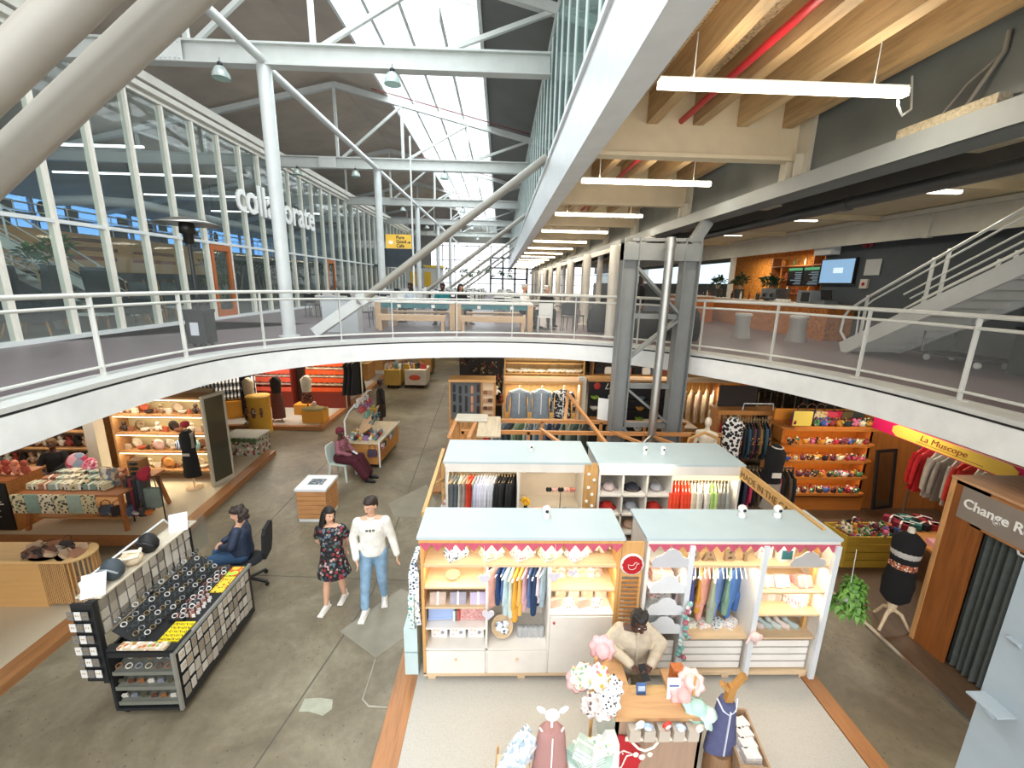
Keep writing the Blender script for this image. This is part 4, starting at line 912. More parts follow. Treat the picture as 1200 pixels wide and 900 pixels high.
def stair_parts(t, n, run, rise, w_, matS, matR, direction=1):
    for k in range(n): MB().box(0, w_, direction*(k*run), direction*((k+1)*run+.02), rise*(k+1)-.04, rise*(k+1)).build('tread', matS, t)
    for x in (0, w_):
        MB().beam((x, 0, .02), (x, direction*n*run, n*rise), .05, .26).build('stringer', matR, t)
        MB().tube((x, 0, 1.0), (x, direction*n*run, n*rise+1.0), .025).build('handrail', matR, t)
        for q in (.35, .65): MB().tube((x, 0, q), (x, direction*n*run, n*rise+q), .014).build('rail', matR, t)
        for k in range(0, n+1, 4): MB().tube((x, direction*k*run, k*rise), (x, direction*k*run, k*rise+1.0), .022).build('post', matR, t)
s.rotation_euler = (0, 0, math.radians(0)); s.location = (-13.9, 15.5, UZ); stair_parts(s, 16, .3, .17, 1.3, paint('#b9bab6', .6), WHITE, -1)
for k, (y, z) in enumerate(((11.2, 8.6), (14.8, 8.6), (18.6, 8.6), (23, 8.6), (28, 8.6))):
    item('linear_light', MB().box(-3.2, 3.2, -.04, .04, -.03, .03), glow('#f4f8ff', 4), 'long thin suspended light in the glazed room, %s from the camera' % ['nearest', 'second', 'third', 'fourth', 'fifth'][k], 'light', (-14.2, y, z), 0, 'suspended lights behind the glass')
item('air_duct', MB().path([(-20, 21, 7.9), (-18.6, 21.3, 8.0), (-17.6, 22.5, 8.1), (-17, 40, 8.1)], .22, 14), paint('#dfe4e8', .35), 'fat white air duct hanging in the glazed room', 'duct')
for x_, y_ in ((-17.6, 22.5), (-17.35, 28), (-17.1, 35)): MB().tube((x_, y_, 8.25), (x_, y_, 10.15), .012).build('hanger', BLACK, [o for o in COL.objects if o.name == 'air_duct'][0])
ow = MB()
ow.box(-24, -23.8, -2, 60, 0, 6.6).box(-24, -23.8, -2, 60, 9.1, 9.4)
for k in range(32): ow.box(-24, -23.8, -2+2*k-.06, -2+2*k+.06, 6.6, 9.1)
ow.box(-24, -23.9, -2, 60, 8.15, 8.22)
struct('wall_left_outer', ow, paint('#8e959c', .7))
struct('window_10', MB().box(-23.86, -23.85, -2, 60, 6.6, 9.1), glass('#a9cdf2', .97))
struct('wall_left_rear', MB().box(-24, -9.4, 46, 46.15, UZ, 11), paint('#bfc3c4', .7))
# desks and sitters on the gallery
DESK = Kind('desk', 'desk', None, None, [('tabletop', MB().box(-.7, .7, -.35, .35, .7, .74), paint('#3b4349', .5)), ('screen', MB().box(-.3, .3, .05, .08, .85, 1.2), paint('#22262b', .3)), ('cabinet', MB().box(-.7, -.3, -.33, .33, 0, .7), paint('#4a5258', .6))])
OCH = Kind('office_chair', 'chair', None, None, [('seat', MB().ell((0, 0, .47), (.25, .25, .05)), paint('#1f2327', .7)), ('backrest', MB().ell((0, .24, .85), (.22, .05, .32)), paint('#1f2327', .7)), ('base', MB().tube((0, 0, .08), (0, 0, .45), .03).path([(-.28, 0, .05), (0, 0, .09), (.28, 0, .05)], .02, 6).path([(0, -.28, .05), (0, 0, .09), (0, .28, .05)], .02, 6), BLACK), ])
for k in range(8):
    y = 10+k*2.6; DESK.put((-18.6, y, 6.3), PI/2, 'dark desk with monitor on the gallery behind glass, %s' % ORD[k], 'gallery desks'); OCH.put((-17.95, y+.4, 6.3), -PI/2, 'dark office chair on the gallery behind glass, %s' % ORD[k], 'gallery chairs')
PNL = Kind('acoustic_screen', 'screen', MB().box(-.7, .7, -.03, .03, 0, 1.8), paint('#b8c6d2', .6))
for k in range(3): PNL.put((-18.1, 7.0+k*1.5, 6.3), PI/2, 'pale blue-grey partition panel on the gallery behind glass, %s' % ORD[k], 'gallery partitions')
# soft dark poufs and stools right of the bridge
for k, (x, y, r, h) in enumerate(((3.0, 12.95, .42, .85), (3.95, 11.9, .85, .72), (5.15, 12.3, .5, .85), (4.9, 11.35, .4, .95))):
    t = thing('bean_bag', ['dark upright bean bag behind the white column', 'wide black bean bag sofa behind the lattice tower', 'dark bean bag behind the wide bean bag sofa', 'black bean bag right of the lattice tower'][k], 'bean bag', (x, y, UZ), 0, 'dark bean bags')
    MB().lathe([(.05, 0), (r*.9, .02), (r, h*.35), (r*.85, h*.75), (r*.4, h), (.02, h*1.0)], n=20, sy=.75).build('cushion', paint('#22262a', .7, 0, .1, 4), t); MB().path([(-r*.9, -.05, h*.4), (-r*.6, -.05, h*.8), (0, -.05, h*1.0), (r*.6, -.05, h*.8), (r*.9, -.05, h*.4)], .012, 6).build('piping', paint('#7b7f80', .6), t)
# concrete-grey bins, black board left of bridge
for k, (x, y) in enumerate(((-4.55, 12.0), (-3.95, 11.7))):
    t = thing('waste_bin', 'pale grey waste bin %s of the tie bracket behind the railing' % ['left', 'right'][k], 'bin', (x, y, UZ), 0, 'grey bins'); MB().box(-.22, .22, -.2, .2, 0, .85).build('body', paint('#b8bdbf', .5), t); MB().box(-.24, .24, -.22, .22, .85, .93).build('lid', paint('#8b9194', .5), t)
t = thing('bar_stool', 'black stool between grey bins behind the railing', 'stool', (-4.2, 12.6, UZ)); MB().lathe([(.2, .72), (.22, .76), (.2, .8)]).build('seat', BLACK, t)
for a in range(4): MB().tube((.12*math.cos(a*PI/2+.8), .12*math.sin(a*PI/2+.8), .72), (.24*math.cos(a*PI/2+.8), .24*math.sin(a*PI/2+.8), 0), .015).build('leg', BLACK, t)
for k, (x, y) in enumerate(((6.9, 12.2), (8.1, 11.6), (6.2, 14.4))):
    t = thing('concrete_stool', 'pale grey tapered stool before the cafe counter, %s' % ORD[[1, 2, 0][k]], 'stool', (x, y, UZ), 0, 'grey stools at the cafe'); MB().lathe([(.26, 0), (.19, .35), (.2, .62)], n=18).build('body', paint('#9c9a96', .6), t); MB().lathe([(.22, .62), (.23, .68), (.2, .7)], n=18).build('seat_pad', paint('#b4b2ad', .6), t)
# yellow booth and far furniture
t = thing('information_booth', 'white booth with yellow panels near the far end of the glass wall', 'booth', (-7.2, 42.5, UZ))
MB().box(-1.6, 1.6, -1, 1, 0, 2.6).build('walls', paint('#c9c7c0', .6), t)
for x in (-.9, .4): MB().box(x-.3, x+.3, -1.03, -1.0, .9, 2.2).build('yellow_panel', paint('#e0b22c', .5), t)
MB().box(-1.7, 1.7, -1.1, 1.1, 2.6, 2.8).build('roof', paint('#e8c23a', .5), t)
struct('wall_mezzanine_left', MB().box(-9.3, -6.2, 34, 34.1, 5.9, 7.1).box(-9.3, -5.8, 33, 34.1, 5.75, 5.9), paint('#4f585e', .6))
# ---- cafe
t = thing('cafe_counter', 'long chipboard-fronted cafe counter with pale top', 'counter', (9.0, 11.8, UZ))
MB().box(0, .75, 0, 9, 0, .92).build('front', osb('#a8652a', '#6b3f18', 30), t); MB().box(-.03, .8, -.03, 9.05, .92, .98).build('worktop', paint('#c9c3b6', .4), t)
t = thing('cafe_counter', 'short orange timber counter beyond the long cafe counter', 'counter', (7.7, 17.5, UZ)); MB().box(0, .9, 0, 3, 0, 1.0).build('front', wood('#b3682f', 'z'), t); MB().box(-.03, .95, -.03, 3.05, 1.0, 1.05).build('worktop', paint('#c9c3b6', .4), t)
t = thing('wall_television', 'large television showing a pale blue picture on the dark wall', 'television', (9.93, 12.92, 4.98)); MB().box(-.04, .05, -.66, .66, -.02, .72).build('casing', BLACK, t); MB().box(-.045, -.04, -.63, .63, .02, .69).build('screen', glow('#7da3c6', .9), t)
MB().box(-.05, -.046, -.25, .12, .3, .45).build('picture_detail', glow('#c9def0', .9), t)
for k in range(2):
    t = thing('menu_screen', 'black cafe menu screen with green headings, %s of the two' % ['right', 'left'][k], 'screen', (9.93, 13.98+k*.78, 4.9), 0, 'menu screens'); MB().box(-.03, .04, -.37, .37, 0, .6).build('casing', BLACK, t)
    MB().box(-.036, -.031, -.34, .34, .5, .58).build('green_heading', glow('#4f9a6a', .8), t)
    lm = MB()
    for r in range(7): lm.box(-.036, -.031, -.32, R.uniform(0, .3)-.1, .06+r*.06, .075+r*.06)
    lm.build('menu_lines', glow('#9fb6c4', .6), t)
item('air_conditioner', MB().box(-.15, .15, -.35, .35, 0, .22), WHITE, 'small white air unit above the television', 'air conditioner', (9.86, 13.4, 5.82))
item('notice_board', MB().box(-.01, .01, -.25, .25, 0, .42), paint('#b9bcbb', .5), 'grey notice sheet on the dark wall right of the television', 'notice', (9.97, 11.75, 5.2))
item('fire_alarm', MB().ell((0, 0, 0), (.06, .07, .07)).ell((0, -.2, 0), (.06, .07, .07)), paint('#8e1f2c', .4), 'pair of red fire alarm sounders high on the dark wall', 'alarm', (9.93, 12.1, 6.0))
t = thing('alarm_call_point', 'pale box with red button below the television edge', 'alarm', (9.95, 11.9, 4.85)); MB().box(-.03, .03, -.12, .12, 0, .25).build('box', paint('#c9c4b8', .5), t); MB().ell((-.04, 0, .12), (.02, .05, .05)).build('button', paint('#b32030', .4), t)
t = thing('espresso_machine', 'silver and black espresso machine on the cafe counter', 'coffee machine', (9.35, 14.8, UZ+.98)); MB().box(-.25, .25, -.4, .4, .05, .42).build('body', metal('#8b8f92'), t); MB().box(-.3, -.2, -.36, .36, .05, .1).build('drip_tray', BLACK, t)
for k in range(2): MB().tube((-.28, -.2+k*.4, .25), (-.28, -.2+k*.4, .14), .03).build('group_head', BLACK, t)
t = thing('cash_register', 'grey till terminal at the near end of the cafe counter', 'till', (9.4, 12.5, UZ+.98)); MB().box(-.2, .2, -.25, .25, 0, .1).build('drawer', paint('#5b6064', .5), t); MB().obox((0, 0, .28), (.03, .4, .28), (0, -.2, 0)).build('display', BLACK, t)
t = thing('refrigerated_box', 'grey counter cabinet beside the till', 'cabinet', (9.45, 13.2, UZ+.98)); MB().box(-.22, .22, -.3, .3, 0, .38).build('body', paint('#7c8286', .5), t); MB().box(-.23, -.22, -.25, .1, .05, .33).build('door', BLACK, t)
BOT = Kind('bottle', 'bottle', MB().lathe([(.035, 0), (.038, .02), (.038, .18), (.014, .23), (.014, .29), (.0, .29)], n=10), glass('#3d5a3a', .4, .1))
CUP = Kind('cup', 'cup', MB().lathe([(.03, 0), (.04, .09), (.037, .09), (.028, .01)], n=10), paint('#efece4', .4))
for k in range(14): BOT.put((9.2+R.uniform(0, .3), 15.6+k*.36, UZ+.98), 0, 'bottle standing on the cafe counter, %s from the till' % ['first', 'second', 'third', 'fourth', 'fifth', 'sixth', 'seventh', 'eighth', 'ninth', 'tenth', 'eleventh', 'twelfth', 'thirteenth', 'fourteenth'][k], 'bottles on the cafe counter', mt=[paint('#1e2c24', .2), paint('#2b2b30', .2), paint('#7d3b1f', .3), paint('#c9c4b8', .4)][k % 4])
for k in range(10): CUP.put((9.15, 13.7+k*.11, UZ+.98), 0, 'white cup on the cafe counter, %s' % ORD[9-k], 'cups on the cafe counter')
for k, (y, z) in enumerate(((14.5, 0), (16.5, 0), (18.3, 0))): potted(9.5, y+.9, UZ+.98, .75, 'small leafy plant on the cafe counter, %s from the till' % ['nearest', 'second', 'farthest'][k], 4, .15, LEAFD, '#3a3a38', 'plants on the cafe counter', 60)
t = thing('back_shelf', 'timber shelf with lit bottles on the chipboard back wall of the cafe', 'shelf', (12.2, 17, UZ)); 
for z in (1.2, 1.75, 2.3): MB().box(-.15, .25, -2.6, 2.6, z, z+.04).build('board', wood('#8f5a2c', 'y'), t)
for y in (-2.6, 0, 2.6): MB().box(-.15, .25, y-.02, y+.02, 0, 2.7).build('upright', wood('#8f5a2c', 'z'), t)
for k in range(22): BOT.put((12.2, 14.6+.22*k, UZ+[1.24, 1.79, 2.34][k % 3]), 0, 'bottle on the cafe back shelf, %s' % ORD[21-k], 'bottles on the back shelf', mt=[paint('#c98a2e', .3), paint('#3a5a32', .3), paint('#e0d7c2', .3), paint('#812f1e', .3)][k % 4])
for k in range(3): area('cafe_spot', (11.4, 14.6+3*k, 6.2), .4, .4, 60, WARM)
t = thing('pastry_stand', 'wire stand with wrapped snacks on the cafe counter', 'stand', (9.3, 14.1, UZ+.98))
for z in (.02, .2, .38): MB().box(-.12, .12, -.18, .18, z, z+.01).build('tier', metal('#777777'), t)
for x, y in ((-.12, -.18), (.12, -.18), (.12, .18), (-.12, .18)): MB().tube((x, y, 0), (x, y, .45), .006).build('upright', metal('#777777'), t)
struct('trim_16', MB().box(9.58, 9.72, 18.3, 18.5, UZ, 6.1), paint('#c7c6bc', .5))
# ---- steel stair on the right
s = thing('steel_stair', 'white steel stair with tubular handrails climbing towards the camera on the right', 'stairs', (8.0, 9.85, UZ))
SR = paint('#cfd1cd', .4); n_, run, rise, wd = 22, .3, .167, 1.25
for k in range(n_): MB().box(.03, wd-.03, -(k*run)-.3, -(k*run), rise*(k+1)-.045, rise*(k+1)).box(.03, wd-.03, -(k*run)-.02, -(k*run), rise*k-.02, rise*(k+1)).build('tread', paint('#b5b3a9', .6), s)
L_ = n_*run; HH = n_*rise
for x in (0, wd):
    MB().beam((x, 0, .06), (x, -L_, HH+.06), .06, .3).build('stringer', SR, s)
    MB().path([(x, -.1, .25), (x, .12, .45), (x, .1, .8), (x, -.05, 1.0), (x, -.5, 1.0+.28), (x, -L_, HH+1.02)], .028, 8).build('handrail', SR, s)
    MB().path([(x, -.35, .3), (x, -.3, .95), (x, -.6, 1.2), (x, -L_, HH+.88)], .018, 8).build('rail', SR, s)
    for q, st in ((.62, -1.3), (.46, -1.45), (.3, -1.4)):
        MB().tube((x, st, .556*-st+q), (x, -L_, HH+q), .016).build('rail', SR, s)
    for d in (.45, 1.75, 2.0, 3.2, 4.5, 5.8): MB().obox((x, -d, d*.556+.55), (.018, .07, 1.0)).build('post', SR, s)
t = thing('platform_trolley', 'low trolley with white casters stored under the steel stair', 'trolley', (9.3, 8.3, UZ)); MB().box(-.35, .35, -.6, .6, .14, .18).build('deck', paint('#3a3f42', .5), t)
for a, b in ((-.28, -.5), (.28, -.5), (-.28, .5), (.28, .5)): MB().tube((a-.02, b, .06), (a+.02, b, .06), .06, n=12).build('wheel', paint('#d8d8d4', .5), t)
MB().path([(-.33, .58, .16), (-.33, .62, .95), (.33, .62, .95), (.33, .58, .16)], .018, 8).build('push_handle', metal('#777777'), t)
for k, (x, y, h) in enumerate(((9.4, 7.0, .8), (9.35, 6.2, .6), (9.5, 5.4, .9))):
    t = thing('storage_crate', 'dark covered crate stored under the steel stair, %s' % ORD[k], 'crate', (x, y, UZ), .1*k, 'crates under the stair'); MB().box(-.35, .35, -.35, .35, 0, h).build('body', paint('#2b3236', .8), t); MB().box(-.37, .37, -.37, .37, h, h+.04).build('lid', paint('#222729', .7), t)
# pendant lamps of the roof trusses
PEND = Kind('pendant_lamp', 'lamp', None, None, [('shade', MB().lathe([(.24, -.42), (.22, -.3), (.13, -.14), (.06, -.1), (.0, -.1), (.05, -.13), (.12, -.16), (.21, -.31), (.235, -.42)], n=20), glass('#dfe8e6', .55, .1)), ('cap', MB().lathe([(.03, 0), (.07, -.03), (.07, -.12), (.0, -.12)], n=12), BLACK), ('cable', MB().tube((0, 0, 0), (0, 0, .1), .008), BLACK), ('bulb', MB().ell((0, 0, -.25), .05), glow('#fff4dc', 4))])
LN = ['one', 'two', 'three', 'four', 'five']
for k, y in enumerate(TY[1:]):
    for j, x in enumerate((-5.98, -2.38)):
        PEND.put((x, y-.17, 9.19), 0, 'glass bell pendant lamp on %s side of roof truss %s counted from the camera' % (['left', 'right'][j], LN[k]), 'pendant lamps on the trusses', sc=.75)
PEND.put((-8.3, 19.2, 9.19), 0, 'glass bell pendant lamp nearest the glass wall on the second truss', 'pendant lamps on the trusses', sc=.75)

# ================================================================== GOODS
PAL_BABY = ['#e9b9a8', '#3f5a86', '#a8bcc9', '#dca644', '#c79aa4', '#24405f', '#c9d6c9', '#d98f7f', '#8ea58c', '#5b7fae', '#e7d7c9', '#9fb7d0']
def shirt_mb(w=.21, h=.62, t=.03, sleeves=True, flare=1.0):
    mb = MB(); n = 12; rings = []
    for (f, ww) in ((0, .3), (.03, .45), (.08, .93), (.14, 1.0), (.22, .86), (.5, .84*flare**.4), (.8, .9*flare), (1.0, .96*flare)):
        rings.append([(w*ww*math.cos(2*PI*i/n), t*(.5+f*.7)*math.sin(2*PI*i/n)*(1+.3*math.cos(3*2*PI*i/n)*f), -h*f) for i in range(n)])
    mb.loft(rings)
    if sleeves:
        for s in (-1, 1): mb.path([(s*w*.85, 0, -h*.1), (s*w*1.12, 0, -h*.3), (s*w*1.22, 0, -h*.62), (s*w*1.2, 0, -h*.8)], [t*1.1, t*1.0, t*.9, t*.8], 7)
    return mb
def romper_mb(w=.15, h=.5):
    mb = shirt_mb(w, h*.72, .026, False, 1.05)
    for s in (-1, 1): mb.cap((s*w*.45, 0, -h*.66), (s*w*.5, 0, -h), .04, .03, 8)
    return mb
HOOK = MB().path([(0, 0, .0), (0, 0, .07), (.018, 0, .095), (.03, 0, .075)], .004, 6).path([(-.17, 0, -.05), (0, 0, .0), (.17, 0, -.05)], .007, 6)
HW = wood('#d9b98a', 'x'); HWH = paint('#efece6', .4)
SHIRT = Kind('hanging_shirt', 'garment', shirt_mb(), None, [('hanger', HOOK, HW)]); SHIRTW = Kind('hanging_shirt', 'garment', shirt_mb(.21, .66, .035), None, [('hanger', HOOK, HWH)])
TOP = Kind('blouse', 'garment', shirt_mb(.17, .5, .028, False, 1.1), None, [('hanger', HOOK, HW)]); ROMPER = Kind('baby_romper', 'garment', romper_mb(), None, [('hanger', HOOK, HWH)])
BDRESS = Kind('baby_dress', 'garment', shirt_mb(.12, .42, .026, False, 1.6), None, [('hanger', HOOK, HWH)]); DRESS = Kind('hanging_dress', 'garment', shirt_mb(.19, .95, .035, False, 1.4), None, [('hanger', HOOK, HW)])
CUSH = Kind('cushion', 'cushion', MB().ell((0, 0, .1), (.13, .06, .12), 10, 8), None)
PACK = Kind('folded_cloth', 'cloth', MB().box(-.1, .1, -.07, .07, 0, .03).box(-.098, .098, -.068, .068, .033, .06).box(-.095, .095, -.066, .066, .063, .09), None, [('ribbon', MB().box(-.012, .012, -.073, .073, -.002, .094), paint('#efece4', .6))])
CARD = Kind('boxed_gift', 'box', MB().box(-.085, .085, -.04, .04, 0, .17), None, [('picture', MB().box(-.06, .06, -.043, -.04, .03, .14), spots('#f2efe8', ['#8b8fa5', '#d9a9a0', '#e3c9a0'], 30, .5))])
BOOK = Kind('booklet', 'book', MB().box(-.07, .07, -.01, .01, 0, .11), None)
BOXS = Kind('gift_box', 'box', MB().box(-.16, .16, -.1, .1, 0, .03).box(-.155, .155, -.095, .095, .03, .2), None)
HATK = Kind('brimmed_hat', 'hat', MB().lathe([(.0, .13), (.07, .125), (.095, .09), (.1, .04), (.15, .012), (.175, 0), (.1, .0)], n=18, sy=.9), None, [('hat_band', MB().lathe([(.101, .035), (.103, .04), (.103, .058), (.099, .06)], n=18, sy=.9), paint('#6d5a48', .7))])
_bn = MB().lathe([(0, .1), (.045, .095), (.07, .05), (.072, .02)], n=16)
_q = [[((r_+.012*math.cos(8*2*PI*i/32)*f)*math.cos(2*PI*i/32), (r_+.012*math.cos(8*2*PI*i/32)*f)*math.sin(2*PI*i/32), z+.01*math.sin(8*2*PI*i/32)*f) for i in range(32)] for r_, z, f in ((.071, .02, 0), (.1, .005, .6), (.122, -.008, 1), (.118, -.012, 1), (.07, .012, 0))]
_bn.loft(_q).path([(-.06, .02, .0), (-.07, .0, -.08), (-.06, 0, -.13)], .005, 5).path([(.06, .02, .0), (.07, .0, -.08), (.055, 0, -.14)], .005, 5)
BONNET = Kind('baby_bonnet', 'hat', _bn, None)
POUCH = Kind('pouch', 'bag', MB().loft([[( -.07*q, -.025, z), (.07*q, -.025, z), (.07*q, .025, z), (-.07*q, .025, z)] for z, q in ((0, .9), (.03, 1.05), (.1, 1), (.12, .9))], False), None)
BLOBM = MB().ell((0, 0, .045), (.05, .04, .045), 8, 6).ell((.045, .01, .07), (.025, .02, .03), 6, 5).ell((-.03, -.02, .085), (.02, .02, .03), 6, 5)
CRAFT = Kind('craft_figure', 'craft', BLOBM, None)
SHOEM = MB().cap((0, -.07, .03), (0, .06, .035), .035, .04, 8).ell((0, .07, .06), (.035, .045, .035), 8, 6).box(-.035, .035, -.11, .11, -.0, .014)
SHOE = Kind('shoe', 'shoe', SHOEM, None)
BAGM = MB().loft([[( -.12*q, -.04, z), (.12*q, -.04, z), (.12*q, .04, z), (-.12*q, .04, z)] for z, q in ((0, .9), (.04, 1.05), (.16, 1), (.2, .8))], False)
BAG = Kind('handbag', 'bag', BAGM, None, [('strap', MB().path([(-.08, 0, .19), (-.07, 0, .29), (0, 0, .33), (.07, 0, .29), (.08, 0, .19)], .008, 6), paint('#5c3a24', .6))])
PLATEK = Kind('display_plate', 'plate', MB().lathe([(0, 0), (.05, .0), (.12, .025), (.125, .03), (.06, .012), (0, .01)], n=20), None)
BOWL = Kind('bowl', 'bowl', MB().lathe([(.03, 0), (.07, .03), (.09, .07), (.085, .07), (.06, .03), (.0, .012)], n=16), None)
DOLL = Kind('soft_doll', 'doll', MB().ell((0, 0, .08), (.055, .045, .08), 8, 6).ell((0, 0, .19), (.048, .045, .048), 8, 6).cap((-.05, 0, .12), (-.09, -.02, .07), .018, .016, 6).cap((.05, 0, .12), (.09, -.02, .07), .018, .016, 6), None)
CANV = Kind('picture_card', 'card', MB().box(-.05, .05, -.006, .006, 0, .13), None)
TIN = Kind('tin', 'tin', MB().lathe([(.035, 0), (.035, .09), (.03, .1), (0, .1)], n=12), None)
def row(kind, p0, p1, n, lab, group, mats, rz=0, jr=0, sc=1, rot=None, js=0, shade=None, names=None, lite=False, jz=0):
    p0 = V(*p0); p1 = V(*p1)
    for k in range(n):
        t = (k+.5)/n; p = p0.lerp(p1, t); mt = mats[k % len(mats)] if isinstance(mats, (list, tuple)) else mats
        if n <= 26: l = lab+', '+ORD[k]
        else: l = lab
        s_ = sc*(1+R.uniform(-js, js)) if not isinstance(sc, (list, tuple)) else sc
        kind.put((p.x, p.y, p.z+R.uniform(-jz, jz)), rz+R.uniform(-jr, jr), l, group, mt, s_, None if rot is None else (rot[0], rot[1], rz+R.uniform(-jr, jr)), lite=lite)
# ------------------------------------------------------------------ front kiosks (baby goods)
KW = paint('#e6e1d8', .5); KB = paint('#eee6d8', .6); TOPM = paint('#b9c8cb', .35, 0, .03)
PX = wood('#dcc09a', 'x', .5, 1, .15); PZ = wood('#cf9f62', 'z', .5, 1, .15); PINK = cloth('#c2586c')
def bunting(w, n, z, t, y=-.03, h=.085):
    mb = MB(); s = w/n
    for k in range(n): mb.prism([(k*s+.004, z), ((k+1)*s-.004, z), ((k+.5)*s, z-h)], y-.002, y+.002, 'y')
    mb.box(0, w, y-.004, y+.004, z, z+.02); return mb.build('pink_bunting', PINK, t)
def carcass(t, w, d, h, back=KB, side=PZ, z0=.09, top=TOPM, over=.03):
    MB().box(0, .035, 0, d, z0, h).build('side_panel', side, t); MB().box(w-.035, w, 0, d, z0, h).build('side_panel', side, t)
    MB().box(.0, w, d-.02, d, z0, h).build('back_panel', back, t)
    MB().box(-over, w+over, -over, d+.03, h, h+.035).build('top_board', top, t); MB().box(-.01, w+.01, -.025, -.0, h-.05, h).build('top_rail', side, t)
    MB().box(0, w, 0, d, z0-.03, z0+.02).build('plinth_board', PX, t)
    for x in (.05, w/2, w-.12):
        MB().box(x, x+.09, .02, .1, 0, z0-.03).build('foot', PX, t)
def strip(t, w, y, z, x0=.05, wm='#ffe2a6', s=7):
    MB().box(x0, w, y, y+.02, z, z+.012).build('light_strip', glow(wm, s), t)
KA = (-.87, 4.35, .03); H1 = 1.95
t = thing('display_kiosk', 'front left kiosk with pale blue top, pink bunting and white drawers', 'kiosk', KA, 0, 'kiosks with pale tops'); w = 2.3; d = .6
carcass(t, w, d, H1); bunting(w, 17, H1-.06, t)
MB().box(.03, w-.03, .02, d, 1.57, 1.6).build('shelf', PX, t)
for x in (.76, 1.5): MB().box(x-.012, x+.012, .0, d, .1, 1.57).build('divider', KW, t)
for z in (1.29, 1.02, .73): MB().box(.03, .75, .02, d, z-.012, z+.012).build('shelf', PX if z > .8 else KW, t)
for z in (1.26, ): MB().box(1.51, w-.03, .02, d, z-.012, z+.012).build('shelf', PX, t)
MB().box(.03, 1.49, .0, d, .44, .465).build('lower_deck', KW, t); MB().box(1.51, w-.03, .0, d, .93, .955).build('lower_deck', KW, t)
for x0, x1 in ((.04, .745), (.775, 1.49)):
    f = MB().box(x0, x1, -.015, 0, .12, .435).build('drawer', KW, t); MB().ell(((x0+x1)/2, -.03, .33), .018).build('knob', PX, f)
f = MB().box(1.515, w-.04, -.015, 0, .12, .925).build('cupboard_door', KW, t); MB().ell((1.56, -.03, .85), .016).build('knob', paint('#9c3440', .4), f)
MB().tube((.78, .25, 1.5), (1.49, .25, 1.5), .012).build('clothes_rail', PX, t)
strip(t, w-.05, .12, 1.93); strip(t, .74, .1, 1.545); strip(t, w-.05, .1, 1.545, 1.53); strip(t, w-.05, .1, 1.235, 1.53)
area('kiosk_glow', (KA[0]+w/2, 4.42, 1.95), w, .06, 5.4, WARM, (math.radians(-25), 0, 0)); area('kiosk_glow', (KA[0]+.4, 4.42, 1.56), .7, .06, 3.0, WARM, (math.radians(-20), 0, 0)); area('kiosk_glow', (KA[0]+1.13, 4.42, 1.56), .7, .06, 3.0, SOFTWARM, (math.radians(-10), 0, 0)); area('kiosk_glow', (KA[0]+1.9, 4.42, 1.56), .7, .06, 3.0, WARM, (math.radians(-20), 0, 0)); area('kiosk_glow', (KA[0]+1.9, 4.42, 1.22), .7, .06, 2.4, WARM, (math.radians(-20), 0, 0))
X0, Y0 = KA[0], KA[1]; zz = .03
PRN = [spots('#f0ede2', ['#8fae8a', '#e4c77e', '#d7dcd2'], 34, .5), spots('#f2ece6', ['#d98c86', '#efc3b4', '#e2ddd6'], 34, .5), spots('#eef0ee', ['#8ba4b8', '#cfd6da', '#3f5064'], 30, .45), spots('#f4f0e8', ['#b9a7c0', '#e5b8b0'], 36, .4)]
cc = ['#8d8586', '#8d8586', '#e29a8c', '#e6a596', '#a8c08f', '#cfe0c0', '#e8a596', '#f0d5c0', '#efe3c8', '#c9d4b0', '#e9e2cf', '#e6dfd2', '#efe8da', '#e6d9b8', '#efe2cf']
for k in range(15): CUSH.put((X0+.12+k*.147, Y0+.42, 1.6+zz), R.uniform(-.2, .2), 'pastel cushion on the top shelf of the front left kiosk, '+ORD[k], 'cushions on the front left kiosk', cloth(cc[k]), (1, 1, 1.1))
for k, x in enumerate((.38, .8, 1.17, 1.5, 1.82)): PACK.put((X0+x, Y0+.2, 1.6+zz), .6, 'tied cloth stack on the top shelf, front left kiosk, '+ORD[k], 'tied cloth stacks', PRN[[2, 0, 1, 0, 3][k]], 1.25, (math.radians(22), 0, .6))
for k, x in enumerate((2.0, 2.15)): DOLL.put((X0+x, Y0+.25, 1.6+zz), .2, 'cream soft toy on the top shelf, front left kiosk, '+ORD[k], 'soft toys', cloth('#e5d3b8'), 1.0)
row(CANV, (X0+.05, Y0+.4, 1.3+zz), (X0+.73, Y0+.4, 1.3+zz), 8, 'small card on the second shelf of the front left kiosk', 'cards second shelf', [paint('#e8d5c0'), paint('#d9a48c'), paint('#f0e8dc'), PRN[1]], 0, .2, 1.1)
BOWL.put((X0+.35, Y0+.18, 1.3+zz), 0, 'small peach teething bowl on the second shelf of the front left kiosk', None, paint('#efb89a'))
for k, x in enumerate((.17, .41, .65)): PACK.put((X0+x, Y0+.2, 1.03+zz), .2, 'wrapped knitted set on the third shelf of the front left kiosk, '+ORD[k], 'wrapped knitted sets', [cloth('#c9b3a4'), cloth('#a8a2b0'), stripes('#e6cdd2', '#c3b6cf', 16)][k], (1, 1, 1.3), (math.radians(60), 0, .05))
BOXS.put((X0+.2, Y0+.24, .75+zz), .08, 'pale blue gift box on the fourth shelf of the front left kiosk', None, paint('#9db2dd', .6)); BOXS.put((X0+.6, Y0+.24, .75+zz), -.05, 'dusty pink gift box on the fourth shelf of the front left kiosk', None, spots('#cf9a96', ['#e4bdb8', '#b97f7c'], 40, .4))
row(BOOK, (X0+.38, Y0+.2, .75+zz), (X0+.46, Y0+.2, .75+zz), 3, 'thin picture book standing between the two gift boxes', 'picture books', [paint('#dfe6e2'), paint('#5f8f87'), paint('#c95f55')], 1.2, .15, 1.3)
